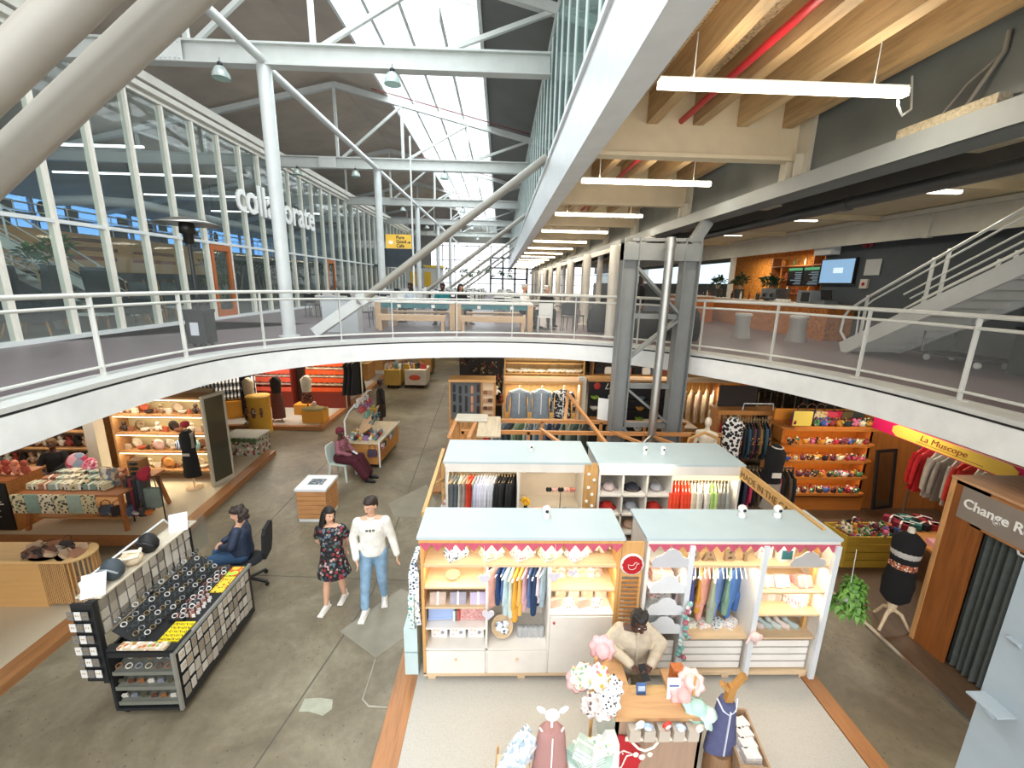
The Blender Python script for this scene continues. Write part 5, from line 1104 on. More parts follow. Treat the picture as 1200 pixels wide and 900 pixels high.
row(CARD, (X0+.06, Y0+.22, .465+zz), (X0+.74, Y0+.22, .465+zz), 3, 'square boxed baby gift on the bottom shelf of the front left kiosk', 'boxed baby gifts', paint('#eeece8', .5), 0, .05, 1.15)
t = thing('round_tray', 'round wooden tray of socks on the middle deck of the front left kiosk', 'tray', (X0+.95, Y0+.2, .465+zz+.14)); t.rotation_euler = (math.radians(55), 0, 0); MB().lathe([(.0, 0), (.13, 0), (.135, .03), (.125, .03), (.12, .01), (0, .01)], n=22).build('rim', PX, t); MB().ell((-.04, 0, .03), (.05, .06, .02)).ell((.04, .03, .03), (.05, .04, .02)).ell((.03, -.05, .03), (.05, .04, .02)).build('socks', PRN[2], t)
row(TIN, (X0+1.15, Y0+.2, .465+zz), (X0+1.47, Y0+.2, .465+zz), 5, 'clear sock jar on the middle deck, front left kiosk', 'sock jars', glass('#e4e6e6', .5, .1), 0, 0, 1.3)
gm = [('#e9b3a2', BDRESS, 1.25), ('#24406b', ROMPER, .95), ('#47669a', ROMPER, .9), ('#b7cbd0', ROMPER, 1.2), ('#c7d3c8', ROMPER, 1.25), ('#dca23c', ROMPER, 1.35), ('#d9b15e', ROMPER, 1.2), ('#c8a0a8', ROMPER, 1.1), ('#5a6f98', ROMPER, 1.0), ('#20395c', ROMPER, 1.2), ('#e2cfd3', ROMPER, .9), ('#9fb3bd', ROMPER, 1.0)]
for k, (c, kd, s_) in enumerate(gm): kd.put((X0+.86+k*.055, Y0+.25, 1.42+zz), (.55 if k == 0 else 1.15)+R.uniform(-.1, .1), 'baby garment on the rail of the front left kiosk, '+ORD[k], 'baby clothes, front left rail', cloth(c), s_)
for k in range(7): BONNET.put((X0+1.58+k*.09, Y0+.3, 1.275+zz), 0, 'knitted rattle toy, right bay of the front left kiosk, '+ORD[k], 'rattle toys', cloth(['#e7cfae', '#f0e4d2', '#e2b4a4', '#d9d2c4'][k % 4]), .7, (PI/2.4, 0, 0))
for k in range(8): POUCH.put((X0+1.58+k*.085, Y0+.12+.16*(k % 2), .955+zz), .3, 'soft baby item on lit right-bay shelf, front left kiosk, '+ORD[k], 'soft baby items', [cloth('#e7a595'), cloth('#efd9c0'), PRN[1], cloth('#f0e6d6')][k % 4], .95)
HEART = Kind('heart_ornament', 'ornament', MB().prism([(0, -.07), (.07, 0), (.068, .035), (.04, .055), (.012, .045), (0, .025), (-.012, .045), (-.04, .055), (-.068, .035), (-.07, 0)], -.008, .008, 'y'), paint('#c9c5cd', .5), [('string', MB().tube((0, 0, .03), (0, 0, .42), .002), WHITE)])
for k, (x, z, s_) in enumerate(((-.05+.78, 1.5, 1), (.78, 1.02, 1), (1.53, 1.53, 1), (1.74, 1.58, .7))): HEART.put((X0+x, Y0-.05, z), 0, 'grey heart ornament hanging before the front left kiosk, '+['upper left', 'lower left', 'upper right large', 'upper right small'][k], 'heart ornaments', sc=s_)
# shutter and round badge between the kiosks
def badge(mb_z, t, r, y, z, parts=True):
    n = 24; pts = [(r*(1+.05*math.cos(12*2*PI*i/n*1.0))*math.cos(2*PI*i/n), z+r*(1+.05*(i % 2))*math.sin(2*PI*i/n)) for i in range(n)]
    MB().prism(pts, y-.008, y, 'y').build('red_disc', paint('#b3131f', .5), t)
def bird(t, r, y, z):
    pts = [(-.45, -.1), (-.35, -.4), (0, -.5), (.3, -.35), (.38, -.05), (.45, .15), (.7, .22), (.45, .32), (.32, .38), (.18, .3), (.12, .08), (-.1, .02), (-.5, .1)]
    MB().path([(a*r, y-.004, z+b*r) for a, b in pts], r*.03, 5, True).ell((.3*r, y-.004, z+.25*r), r*.03, 6, 4).build('bird_outline', paint('#f1e3da', .5), t)
t = thing('louvred_panel', 'slatted wooden panel with round red badge between the two front kiosks', 'panel', (1.57, 4.37, .03))
MB().box(-.13, -.1, 0, .03, 0, 1.9).box(.1, .13, 0, .03, 0, 1.9).box(-.1, .1, 0, .03, 1.45, 1.9).build('frame', PZ, t)
sl = MB()
for k in range(22): sl.obox((0, .015, .12+k*.06), (.2, .012, .05), (.5, 0, 0))
sl.build('slats', wood('#c58a4a', 'x'), t)
MB().lathe([(0, 0), (.14, 0), (.14, .015), (0, .02)], n=28).build('badge_backing', paint('#efe9e2', .5), t).matrix_local = Matrix.Translation((0, -.0, 1.62)) @ Matrix.Rotation(PI/2, 4, 'X')
badge(None, t, .115, -.02, 1.62); bird(t, .11, -.03, 1.62)
# right front kiosk
KBP = (1.73, 4.35, .03); X1 = KBP[0]; w = 2.22
t = thing('display_kiosk', 'front right kiosk with white ladder frames and cloud shelves', 'kiosk', KBP, 0, 'kiosks with pale tops')
carcass(t, w, .6, H1, side=KW); bunting(w, 17, H1-.06, t)
MB().box(.03, w-.03, .02, .6, 1.57, 1.6).build('shelf', PX, t)
for x in (.5, 1.36, w-.02): MB().box(x-.03, x+.03, -.06, -.02, .05, 1.9).build('ladder_post', paint('#d9dde0', .5), t)
for x in (.5, 1.36): MB().box(x-.01, x+.01, 0, .6, .1, 1.57).build('divider', KW, t)
for z, x0 in ((1.24, 1.37), (.93, 1.37), (.6, 1.37), (.6, .51)): MB().box(x0, (w-.03 if x0 > 1 else 1.35), 0, .6, z-.012, z+.012).build('shelf', PX, t)
MB().tube((.51, .25, 1.5), (1.35, .25, 1.5), .012).build('clothes_rail', KW, t)
for x0, x1 in ((.07, .46), (.56, 1.32), (1.42, w-.06)):
    c = MB()
    for k in range(4): c.box(x0, x1, .04, .055, .13+k*.105, .215+k*.105)
    c.build('slatted_crate', paint('#efebe3', .5), t)
def cloud(w_, h_): return [(-w_, 0), (w_, 0), (w_*1.05, h_*.25), (w_*.9, h_*.5), (w_*.62, h_*.55), (w_*.5, h_*.8), (w_*.15, h_*1.0), (-.25*w_, h_*.95), (-.5*w_, h_*.68), (-.85*w_, h_*.55), (-w_*1.05, h_*.25)]
for k, z in enumerate((1.62, 1.28, .98, .72)): MB().prism([(a, b) for a, b in cloud(.21, .24)], -.05, -.035, 'y').box(-.2, .2, -.035, .35, 0, .012).build('cloud_shelf', paint('#dcdfe0', .5) if k else paint('#c3c3c6', .5), t).location = (.27, 0, z)
MB().prism([(a, b) for a, b in cloud(.2, .2)], -.05, -.035, 'y').build('cloud_shelf', paint('#b9b6b3', .5), t).location = (1.92, .05, 1.6)
strip(t, w-.05, .12, 1.93); strip(t, w-.05, .1, 1.545, .52); strip(t, w-.05, .1, 1.21, 1.4)
area('kiosk_glow', (X1+w/2, 4.42, 1.95), w, .06, 5.4, WARM, (math.radians(-25), 0, 0)); area('kiosk_glow', (X1+.93, 4.42, 1.56), .8, .06, 3.6, WARM, (math.radians(-15), 0, 0)); area('kiosk_glow', (X1+1.8, 4.42, 1.56), .75, .06, 3.0, WARM, (math.radians(-15), 0, 0)); area('kiosk_glow', (X1+1.8, 4.42, 1.2), .75, .06, 1.8, WARM, (math.radians(-15), 0, 0)); area('kiosk_glow', (X1+.27, 4.42, 1.56), .4, .06, 1.8, WARM, (math.radians(-15), 0, 0))
for k, (ch, x) in enumerate((('B', .6), ('A', .78), ('B', 1.03), ('Y', 1.22))):
    text('wooden_letter', ch, .24, paint('#a48a6a', .7), (X1+x-.06, Y0+.12, 1.6+zz), (PI/2, 0, 0), ext=.02, bold=.006, label='brown wooden letter %s on the front right kiosk top shelf%s' % (ch, (', left of letter A' if k == 0 else ', right of letter A') if ch == 'B' else ''), category='letter')
row(DOLL, (X1+.55, Y0+.38, 1.6+zz), (X1+1.3, Y0+.38, 1.6+zz), 6, 'cream folded muslin behind the wooden letters', 'muslins behind letters', cloth('#ecd6a2'), 0, .2, 1.1)
CARD.put((X1+1.5, Y0+.2, 1.6+zz), 0, 'framed dark photo card on top shelf of the front right kiosk', None, paint('#efece6'), 1.0); CARD.put((X1+1.72, Y0+.14, 1.6+zz), 0, 'framed teal photo card on top shelf of the front right kiosk', None, paint('#efece6'), 1.05, pm={'picture': paint('#33767c')})
gm = [('#dcc0c4', BDRESS, 1.45), ('#4d5590', ROMPER, 1.15), ('#d2993a', ROMPER, 1.15), ('#e0a08e', ROMPER, 1.35), ('#9fae9c', ROMPER, 1.4), ('#6d87bd', ROMPER, 1.3), ('#7a9a83', ROMPER, 1.2), ('#4a74b0', ROMPER, 1.3)]
for k, (c, kd, s_) in enumerate(gm): kd.put((X1+.62+k*.088, Y0+.25, 1.42+zz), (.6 if k in (0, 3, 5, 7) else 1.1), 'baby garment on the rail of the front right kiosk, '+ORD[k], 'baby clothes, front right rail', cloth(c), s_)

WHG = Kind('empty_hanger', 'hanger', HOOK, HWH)
row(WHG, (X1+.55, Y0+.2, 1.44+zz), (X1+1.33, Y0+.2, 1.44+zz), 14, 'white hanger tip crowding the rail of the front right kiosk', 'white hangers', HWH, 1.2, .1, .9)
for k, x in enumerate((1.52, 1.72, 2.0)): PACK.put((X1+x, Y0+.22, 1.26+zz), 0, 'packed baby set on the second shelf of the front right kiosk, '+ORD[k], 'packed baby sets', [cloth('#e9c7b4'), paint('#c9c6c9'), cloth('#e6a9a2')][k], (1, 1, 1.5), (math.radians(62), 0, .1))
row(POUCH, (X1+1.42, Y0+.25, .945+zz), (X1+1.85, Y0+.25, .945+zz), 5, 'bootie pair on the third shelf of the front right kiosk', 'booties', [cloth('#b9a79a'), cloth('#c9c2ba')], 0, .1, .75)
PACK.put((X1+2.02, Y0+.2, .945+zz), .3, 'thick bundle of white nappies on the third shelf of the front right kiosk', None, PRN[3], (1.2, 1.2, 2.4))
for k in range(6): SHOE.put((X1+1.45+k*.11, Y0+.2, .615+zz), .8, 'pale baby shoe on the lower shelf of the front right kiosk, '+ORD[k], 'pale baby shoes', cloth(['#cfd6cf', '#e4d6cc', '#b9c8c6'][k % 3]), .9)
for k in range(4): PACK.put((X1+.7+.18*k, Y0+.2, .612+zz), .2*k, 'folded baby cloth under the garments, front right kiosk, '+ORD[k], 'cloths under garments', PRN[k], .8)
for k, z in enumerate((1.29, .99, .73)): PACK.put((X1+.27, Y0+.2, z+zz+.02), 0, 'folded pink and white cloth behind the cloud shelf, %s' % ['upper', 'middle', 'lower'][k], 'cloths behind clouds', [cloth('#e3a79c'), PRN[1], cloth('#dbe0e0')][k], 1.3)
t = thing('knitted_garland', 'teal and pink knitted garland hanging on the left ladder frame of the front right kiosk', 'garland', (X1+.5, Y0-.1, 1.2)); mb = MB()
for k in range(16): mb.ell((R.uniform(-.04, .06), 0, -.05*k), (.035, .03, .035), 6, 5)
mb.build('tassels', spots('#7fb3ab', ['#7fb3ab', '#d99ba0', '#c9d6cf', '#b96a78'], 12, .6), t)
item('knitted_elephant', MB().ell((0, 0, 0), (.07, .05, .06)).cap((-.05, 0, .0), (-.1, -.02, -.07), .02, .012).ell((.05, -.02, .01), (.035, .015, .045)).cap((.02, 0, -.04), (.02, 0, -.1), .018, .018), cloth('#e2c3bd'), 'pale pink elephant toy hooked on the middle ladder frame', 'toy', (X1+1.36, Y0-.1, .75))
potted_b = thing('hanging_plant', 'trailing green plant hanging at the right end of the front right kiosk', 'plant', (4.12, 4.25, 1.25)); lf = MB()
for k in range(9): leaf_cluster(lf, (R.uniform(-.09, .09), R.uniform(-.09, .09), R.uniform(-.12, .18)), .17, 45, .018, .8)
lf.build('foliage', paint('#5c8a35', .5, 0, .35, 20), potted_b); MB().lathe([(.05, 0), (.08, .1), (.075, .1)]).build('pot', WHITE, potted_b); MB().tube((0, 0, .1), (-.03, 0, .68), .003).build('cord', WHITE, potted_b)
# blue-grey pull along boxes at left end
for k, (z, lab) in enumerate(((.03, 'lower'), (.38, 'upper'))): item('storage_box', MB().box(-.08, .08, -.2, .2, 0, .33).ell((-.085, -.12, .17), (.01, .03, .02)), paint('#c3dadb', .5), 'pale aqua storage box at the left end of the front left kiosk, %s' % lab, 'box', (-1.03, 4.62, z), 0, 'aqua storage boxes')
hb = thing('hanging_laundry_bundle', 'patterned blankets hanging on the left side of the front left kiosk', 'blanket', (-.97, 4.6, .75)); MB().loft([[(-.05*q, -.18, z), (.05*q, -.16, z), (.05*q, .16, z), (-.05*q, .18, z)] for z, q in ((0, 1.4), (.3, 1.0), (.7, 1.2), (.85, .6))], False).build('blanket', PRN[2], hb); MB().loft([[(-.07, -.2, z), (.0, -.22, z), (.0, .0, z), (-.07, .02, z)] for z in (0.0, .3, .42)], False).build('blanket', spots('#dfe9e4', ['#5f9a90', '#b9d4cc'], 26, .45), hb)
# ------------------------------------------------------------------ counter and displays in front
t = thing('sales_counter', 'timber sales counter with round red bird badge on its front', 'counter', (1.13, 3.15, .03))
BR = wood('#a58872', 'z', .6, 1, .12); HON = wood('#c4986a', 'x', .45, 1, .2)
MB().box(0, .82, 0, .03, 0, .86).build('front_panel', BR, t); MB().box(0, .03, 0, .62, 0, .86).build('side_panel', paint('#c7d6d3', .5), t); MB().box(.79, .82, 0, .45, 0, .86).build('side_panel', BR, t)
MB().box(-.02, .84, -.02, .2, .86, .9).build('worktop', HON, t); MB().box(-.02, .2, .2, .65, .86, .9).build('worktop', HON, t); MB().box(.2, .62, .2, .36, .82, .85).build('lower_worktop', wood('#d9b27a', 'x'), t); MB().box(.58, .84, .2, .5, .86, .9).build('worktop', HON, t)
MB().box(.08, .76, -.06, -.045, .68, .72).build('rail', paint('#e9e2d2', .5), t)
badge(None, t, .27, -.01, .42); bird(t, .27, -.02, .42)
for k in range(5): MB().box(.1+k*.135, .2+k*.135, -.1, -.0, .72, .84).build('bib_pocket', glass('#d9cdbd', .3, .2), t)
RAT = Kind('hand_rattle', 'rattle', MB().ell((0, 0, .14), (.045, .02, .045), 12, 8).cap((0, 0, .1), (.02, 0, 0), .01, .014, 8), None, [('face', MB().ell((0, -.018, .14), (.03, .008, .03), 10, 6), paint('#f2f4f4', .4))])
for k, (c, z) in enumerate((('#dfe7ea', .86), ('#9db4d8', .84), ('#cf4233', .86), ('#b8c8e6', .83), ('#e9cfc2', .82))): RAT.put((1.25+k*.15, 3.09, z-.06), .3*(-1)**k, ['white round baby brush leaning at the left of the counter edge', 'blue rattle in the second pocket of the counter', 'red rattle in the middle pocket of the counter', 'light blue rattle in the fourth pocket of the counter', 'pink bow rattle in the right pocket of the counter'][k], 'rattles on the counter', paint(c, .5), 1.05, (.25, .5*(k == 0), .3*(-1)**k))
t = thing('card_holder', 'small blue upright card on the lower worktop of the counter', 'card', (1.44, 3.42, .88)); MB().obox((0, 0, .05), (.09, .02, .12), (-.2, 0, 0)).build('card', paint('#4d6fa8', .4), t); MB().obox((0, -.013, .07), (.07, .004, .05), (-.2, 0, 0)).build('picture', paint('#b9c9e0', .4), t)
t = thing('price_sign', 'white acrylic sign with small blue print standing on the counter', 'sign', (1.72, 3.33, .92)); MB().obox((0, 0, .11), (.13, .006, .23), (-.15, 0, 0)).build('sheet', paint('#e3e1ea', .3), t); MB().obox((0, -.008, .07), (.06, .003, .02), (-.15, 0, 0)).obox((0, -.004, .15), (.09, .003, .012), (-.15, 0, 0)).build('print', paint('#3d5f9a', .5), t)
for k, (c, p_, s_) in enumerate((('#e7b3ae', (1.80, 3.32, .98), .95), ('#f0cfc9', (1.91, 3.38, 1.06), 1.0), ('#b5dacb', (1.9, 3.22, .92), 1.1), ('#cfe6dc', (1.98, 3.18, .9), .95))): BONNET.put(p_, 0, ['coral pink sun bonnet on the counter', 'pale pink frilled sun bonnet, topmost on the counter', 'mint green sun bonnet at the counter corner', 'pale mint bonnet overhanging the right counter end'][k], 'sun bonnets on the counter', cloth(c), s_, (math.radians([60, 40, 30, 20][k]), math.radians([20, -20, 25, 50][k]), 0))
item('bonnet_stand', MB().tube((0, 0, 0), (0, 0, .28), .012).lathe([(.06, 0), (.06, .015), (.0, .02)]), PZ, 'small wooden bonnet stand on the right of the counter', 'stand', (1.9, 3.3, .93))
item('wooden_block', MB().box(-.06, .06, -.05, .05, 0, .16), wood('#b8662e', 'z'), 'orange wooden block behind the white sign on the counter', 'block', (1.83, 3.52, .93))
item('star_garland', MB().path([(-.12, 0, .0), (-.06, -.01, -.06), (0, -.015, -.08), (.08, -.01, -.05), (.12, 0, 0)], .012, 6).ell((-.08, -.02, -.12), (.03, .01, .03), 6, 4).ell((-.02, -.02, -.15), (.035, .01, .035), 6, 4).ell((.05, -.02, -.12), (.03, .01, .03), 6, 4), paint('#ece4d6', .6), 'white bead teether with stars hanging on the counter front', 'garland', (1.38, 3.06, .74))
t = thing('bonnet_tree', 'wooden stand hung with patterned baby bonnets left of the counter', 'stand', (.93, 3.28, .03))
MB().tube((0, 0, 0), (0, 0, 1.42), .016).lathe([(.12, 0), (.12, .02), (0, .03)]).build('pole', PZ, t)
for a, z in ((.3, 1.3), (2.2, 1.2), (4.2, 1.1), (5.6, 1.0), (1.2, .95)): MB().tube((0, 0, z), (.14*math.cos(a), .14*math.sin(a), z+.06), .008).build('peg', PZ, t)
BTC = [(PRN[0], (-.12, -.05, 1.26)), (spots('#f2efe8', ['#d8b23c', '#e7e2d6', '#d98c86'], 22, .45), (.0, -.1, 1.3)), (spots('#f4f2ee', ['#2c2c30', '#3a3a40'], 26, .3), (.13, -.08, 1.16)), (spots('#efeae2', ['#6d5a58', '#b9a8a0', '#d9b7ae'], 28, .5), (-.02, -.12, 1.02)), (cloth('#e8b9b6'), (-.14, .02, 1.15)), (cloth('#eab4b4'), (.08, .1, 1.42)), (PRN[1], (.06, -.12, .98)), (spots('#f4f2ee', ['#46464c', '#2c2c30'], 30, .3), (.1, -.14, 1.06))]
for k, (m_, p_) in enumerate(BTC): BONNET.put((.93+p_[0], 3.28+p_[1], p_[2]+.03), 0, ['green-patterned bonnet high left on the bonnet stand', 'yellow-patterned bonnet at the top front of the stand', 'black-spotted white bonnet, upper right on the stand', 'brown-printed bonnet hanging low on the stand', 'plain pink bonnet at the left edge of the stand', 'pink bonnet at the very top of the stand', 'coral-printed bonnet low on the stand', 'black-spotted white bonnet, lower right on the stand'][k], 'bonnets on the stand', m_, 1.0, (math.radians(70), math.radians(R.uniform(-40, 40)), 0))
t = thing('round_stool', 'pale round stool with wooden legs carrying folded mint blankets', 'stool', (.86, 3.08, .03)); MB().lathe([(0, .46), (.17, .46), (.18, .475), (.18, .49), (0, .495)], n=26).build('seat', paint('#d6e3dd', .5), t)
for a in (.8, 2.4, 4.0, 5.5): MB().tube((.1*math.cos(a), .1*math.sin(a), .46), (.17*math.cos(a), .17*math.sin(a), 0), .016).build('leg', PZ, t)
for k, (p_, r_, m_) in enumerate((((.80, 3.1, .53), .7, cloth('#a9c5b8')), ((.94, 3.02, .55), -.5, cloth('#b7cfc2')), ((.86, 2.98, .62), .4, stripes('#a7c4b6', '#e9ece6', 12)), ((.8, 3.02, .66), 1.2, cloth('#c4d5cb')), ((.97, 3.1, .62), .2, PRN[0]))): PACK.put(p_, r_, 'mint green rolled blanket heaped on the round stool, '+['lowest left', 'lowest right', 'striped', 'topmost', 'patterned at the right'][k], 'mint blankets', m_, 1.1, (math.radians(R.uniform(-30, 30)), math.radians(R.uniform(-20, 20)), r_))
item('hanging_towel', MB().loft([[(-.09*q, -.03, z), (.09*q, -.03, z), (.09*q, .03, z), (-.09*q, .03, z)] for z, q in ((0, .7), (.06, 1.1), (.4, .9), (.5, .5))], False), paint('#e3e8e4', .9), 'white hooded towel hanging on the left side of the counter', 'towel', (1.07, 3.1, .3))
t = thing('display_form', 'child display form in mauve sleeping bag with white rabbit head shape', 'mannequin', (.52, 3.08, .03))
MB().loft([[((rx)*math.cos(2*PI*i/16), .08*math.sin(2*PI*i/16), z) for i in range(16)] for z, rx in ((.12, .2), (.3, .18), (.55, .15), (.76, .13), (.84, .12), (.87, .06))]).build('sleeping_bag', stripes('#b08580', '#a87b76', 30, 'x'), t)
MB().box(-.006, .006, -.09, -.08, .12, .84).path([(-.11, 0, .86), (-.05, -.06, .83), (0, -.07, .81), (.05, -.06, .83), (.11, 0, .86)], .01, 6).build('zip', paint('#eceae6', .6), t)
MB().ell((0, 0, 1.0), (.07, .02, .07)).ell((-.1, 0, 1.06), (.055, .016, .028), rot=(0, .7, 0)).ell((.1, 0, 1.06), (.055, .016, .028), rot=(0, -.7, 0)).tube((0, 0, .86), (0, 0, .95), .012).build('head_shape', paint('#e9ebe8', .4), t); MB().tube((0, 0, 0), (0, 0, .2), .014).lathe([(.14, 0), (.14, .02), (0, .03)]).build('base', PZ, t)
t = thing('wire_basket', 'wooden-framed basket filled with plastic-wrapped white goods', 'basket', (.18, 3.05, .03))
[MB().tube((a*.17, b*.14, 0), (a*.14, b*.14, .5), .012).build('post', PZ, t) for a in (-1, 1) for b in (-1, 1)]; MB().box(-.15, .15, -.13, .13, .08, .42).build('basket', paint('#d8c6a8', .7), t)
for k in range(7): POUCH.put((.18+R.uniform(-.08, .08), 3.05+R.uniform(-.07, .07), .45+.045*k), R.uniform(0, 3), 'plastic-wrapped white packet in the wooden-framed basket', 'wrapped packets in basket', spots('#e6ecf0', ['#b9c9d4', '#f5f7f8', '#9fb0be'], 26, .5), 1.5, (R.uniform(-.6, .6), R.uniform(-.6, .6), 1))
t = thing('display_form', 'child display form with wooden antler head in slate blue dungarees', 'mannequin', (2.24, 3.3, .03))
MB().loft([[((rx)*math.cos(2*PI*i/16), .075*math.sin(2*PI*i/16), z) for i in range(16)] for z, rx in ((.3, .16), (.45, .15), (.7, .11), (.86, .09), (.9, .06))]).build('dungarees', cloth('#55597c'), t)
MB().box(-.005, .005, -.09, -.07, .32, .85).path([(-.1, 0, .92), (-.06, -.06, .84), (0, -.07, .8), (.06, -.06, .84), (.1, 0, .92)], .009, 6).build('trim', paint('#d9dbe6', .6), t)
MB().beam((0, 0, .85), (.03, 0, 1.08), .07, .06).beam((.02, 0, 1.02), (.13, 0, 1.2), .05, .05).beam((.0, 0, 1.02), (-.08, 0, 1.1), .05, .04).build('antler_head', wood('#b58346', 'z'), t); MB().lathe([(.13, 0), (.13, .25), (.11, .3)], n=18).build('base', wood('#8c6a4a', 'z'), t)
t = thing('open_crate', 'open wooden box with white lining on the floor right of the counter', 'crate', (2.5, 3.35, .03), -.15)
MB().box(-.12, .12, -.3, -.28, 0, .4).box(-.12, .12, .28, .3, 0, .4).box(-.14, -.12, -.3, .3, 0, .4).box(.12, .14, -.3, .3, 0, .4).build('sides', wood('#a8896a', 'z'), t); MB().box(-.12, .12, -.28, .28, 0, .3).build('lining', paint('#dcd8d4', .8), t)
for k in range(4): PACK.put((2.5+.02*k, 3.2+.1*k, .34), .1*k, 'white folded item in the open wooden box, %s' % ORD[k], 'items in the open box', paint('#e6e2de', .7), .8)

# ------------------------------------------------------------------ second row of kiosks
KC = (-.83, 6.33, .03); w = 2.27; d = .9; H2 = 2.0
t = thing('display_kiosk', 'rear left kiosk with clothes rail and lit desk niche', 'kiosk', KC, 0, 'kiosks with pale tops')
carcass(t, w, d, H2, side=KW, back=paint('#efe0cc', .6)); MB().box(0, w, -.02, 0, 1.86, H2).build('fascia', KW, t); MB().box(1.14, 1.18, 0, d, .1, H2).build('divider', KW, t); MB().tube((.05, .2, 1.78), (1.1, .2, 1.78), .015).build('clothes_rail', PX, t)
MB().box(1.18, w-.03, .05, d, .96, 1.0).build('desk', paint('#e7dccb', .5), t); MB().box(.03, 1.13, .3, .85, .3, .33).build('shelf', PX, t)
strip(t, 1.1, .1, 1.93); strip(t, w-.05, .1, 1.93, 1.2)
area('kiosk_glow', (KC[0]+.58, 6.42, 1.97), 1.0, .06, 7.2, WARM, (math.radians(-20), 0, 0)); area('kiosk_glow', (KC[0]+1.7, 6.42, 1.97), 1.0, .06, 6.0, WARM, (math.radians(-25), 0, 0))
lm = MB()
for k, L_ in enumerate((.2, .34, .26, .36, .3)): lm.box(1.34, 1.34+L_*1.2, d-.026, d-.02, 1.72-k*.07, 1.735-k*.07)
lm.build('wall_lettering', paint('#9a8468', .6), t)
cs = ['#6f777c', '#6f777c', '#5c666c', '#d9d2c6', '#8f8a86', '#a79c92', '#d8482f', '#d0422c', '#9aa1a6', '#b9bcd0', '#c9c9dd', '#cfd0dc', '#c2c4d4', '#d5d6de', '#c0c3cd', '#b9bdc8', '#1c1d20', '#1a1b1d', '#202124', '#18191b', '#1c1d20', '#1d1e22']
for k, c in enumerate(cs): (TOP if k < 9 else SHIRT).put((KC[0]+.09+k*.0475, 6.33+.22, 1.68+.03), 1.25+R.uniform(-.12, .12), 'garment on the rail of the rear left kiosk, '+ORD[k], 'clothes, rear left kiosk', cloth(c), 1.12 if k < 9 else 1.0)
t = thing('hair_clip_stand', 'black wire stand with pink and black bows on the lit desk', 'stand', (KC[0]+1.88, 6.6, 1.03)); MB().tube((0, 0, 0), (0, 0, .42), .006).lathe([(.08, 0), (.08, .012), (0, .014)]).tube((-.2, 0, .42), (.2, 0, .42), .005).build('frame', BLACK, t)
for k in range(5): MB().ell((-.2+k*.1-.02, 0, .42), (.028, .03, .04)).ell((-.2+k*.1+.025, 0, .42), (.028, .03, .04)).build('bow', cloth(['#1c1b1d', '#dba79c', '#1c1b1d', '#e6b0a6', '#c97a6c'][k]), t)
t = thing('flower_vase', 'yellow flowers in a dark vase on the left of the lit desk', 'vase', (KC[0]+1.3, 6.6, 1.03)); MB().lathe([(.03, 0), (.045, .05), (.025, .13), (.03, .15)]).build('vase', BLACK, t); mb = MB()
for k in range(12): mb.ell((R.uniform(-.07, .07), R.uniform(-.05, .05), .2+R.uniform(-.03, .07)), .028, 6, 5)
mb.build('blossoms', paint('#e6b01f', .6), t)
for k, (x, c, s_) in enumerate(((1.5, '#e7b9a8', 1), (1.66, '#e8e4da', 1.1), (1.8, '#2a2d33', .9), (1.95, '#4c7c9c', 1.1), (2.08, '#e9e6de', 1.0))): (TIN if k != 0 else POUCH).put((KC[0]+x, 6.5, 1.03), 0, 'small cosmetic item on the lit desk of the rear left kiosk, '+ORD[k], 'desk items', paint(c, .4), s_*1.2)
CAM = Kind('security_camera', 'camera', MB().lathe([(.035, 0), (.04, .03), (.02, .06)], n=12).ell((0, 0, .09), (.045, .045, .045)), paint('#e8e8e4', .4), [('lens', MB().ell((0, -.04, .09), (.018, .012, .018)), BLACK)])
for k, (x, y, z) in enumerate(((.55, 6.75, 2.065), (2.45, 6.7, 2.065), (2.75, 6.7, 2.065), (.6, 4.75, 2.015), (3.05, 4.8, 2.015), (3.5, 4.8, 2.015))): CAM.put((x, y, z), 0, 'small white domed fitting on a kiosk top, %s' % ['rear left kiosk', 'rear right kiosk, left one', 'rear right kiosk, right one', 'front left kiosk', 'front right kiosk, left one', 'front right kiosk, right one'][k], 'domed fittings', sc=1.2 if k > 2 else 1)
item('knobbed_panel', MB().box(-.11, .11, 0, .03, 0, 2.02), wood('#c99c62', 'z'), 'narrow plywood panel with white knobs between the rear kiosks', 'panel', (1.475+.0, 6.3, .03)); pn = [o for o in COL.objects if o.name == 'knobbed_panel'][0]
for k, (x, z) in enumerate(((-.04, 1.85), (.05, 1.75), (-.03, 1.62), (.03, 1.5), (-.05, 1.38), (.04, 1.3), (0, 1.15))): MB().ell((x, -.02, z), (.028, .02, .028)).ell((x, -.04, z), (.01, .01, .01)).build('knob', paint('#eeeae2', .4), pn)
KD = (1.6, 6.3, .03); w = 2.3
t = thing('display_kiosk', 'rear right kiosk with hat cubbyholes and rail of orange clothes', 'kiosk', KD, 0, 'kiosks with pale tops')
carcass(t, w, d, H2, side=KW, back=paint('#e8b49c', .6)); MB().box(0, w, -.02, 0, 1.84, H2).build('fascia', KW, t)
for x in (.4, .79, 1.19): MB().box(x-.015, x+.015, 0, d, .1, 1.84).build('divider', KW, t)
for z in (1.47, 1.13, .79, .45): MB().box(.03, 1.18, 0, d, z-.015, z+.015).build('shelf', KW, t)
MB().tube((1.22, .2, 1.7), (w-.04, .2, 1.7), .015).build('clothes_rail', PX, t); MB().box(1.2, w-.03, -.01, .05, 1.76, 1.84).build('light_box', glow('#f4dc96', 1.6), t)
area('kiosk_glow', (KD[0]+1.75, 6.4, 1.82), 1.0, .06, 7.2, WARM, (math.radians(-15), 0, 0)); area('kiosk_glow', (KD[0]+.6, 6.15, 2.1), 1.1, .06, 3.0, SOFTWARM, (math.radians(25), 0, 0))
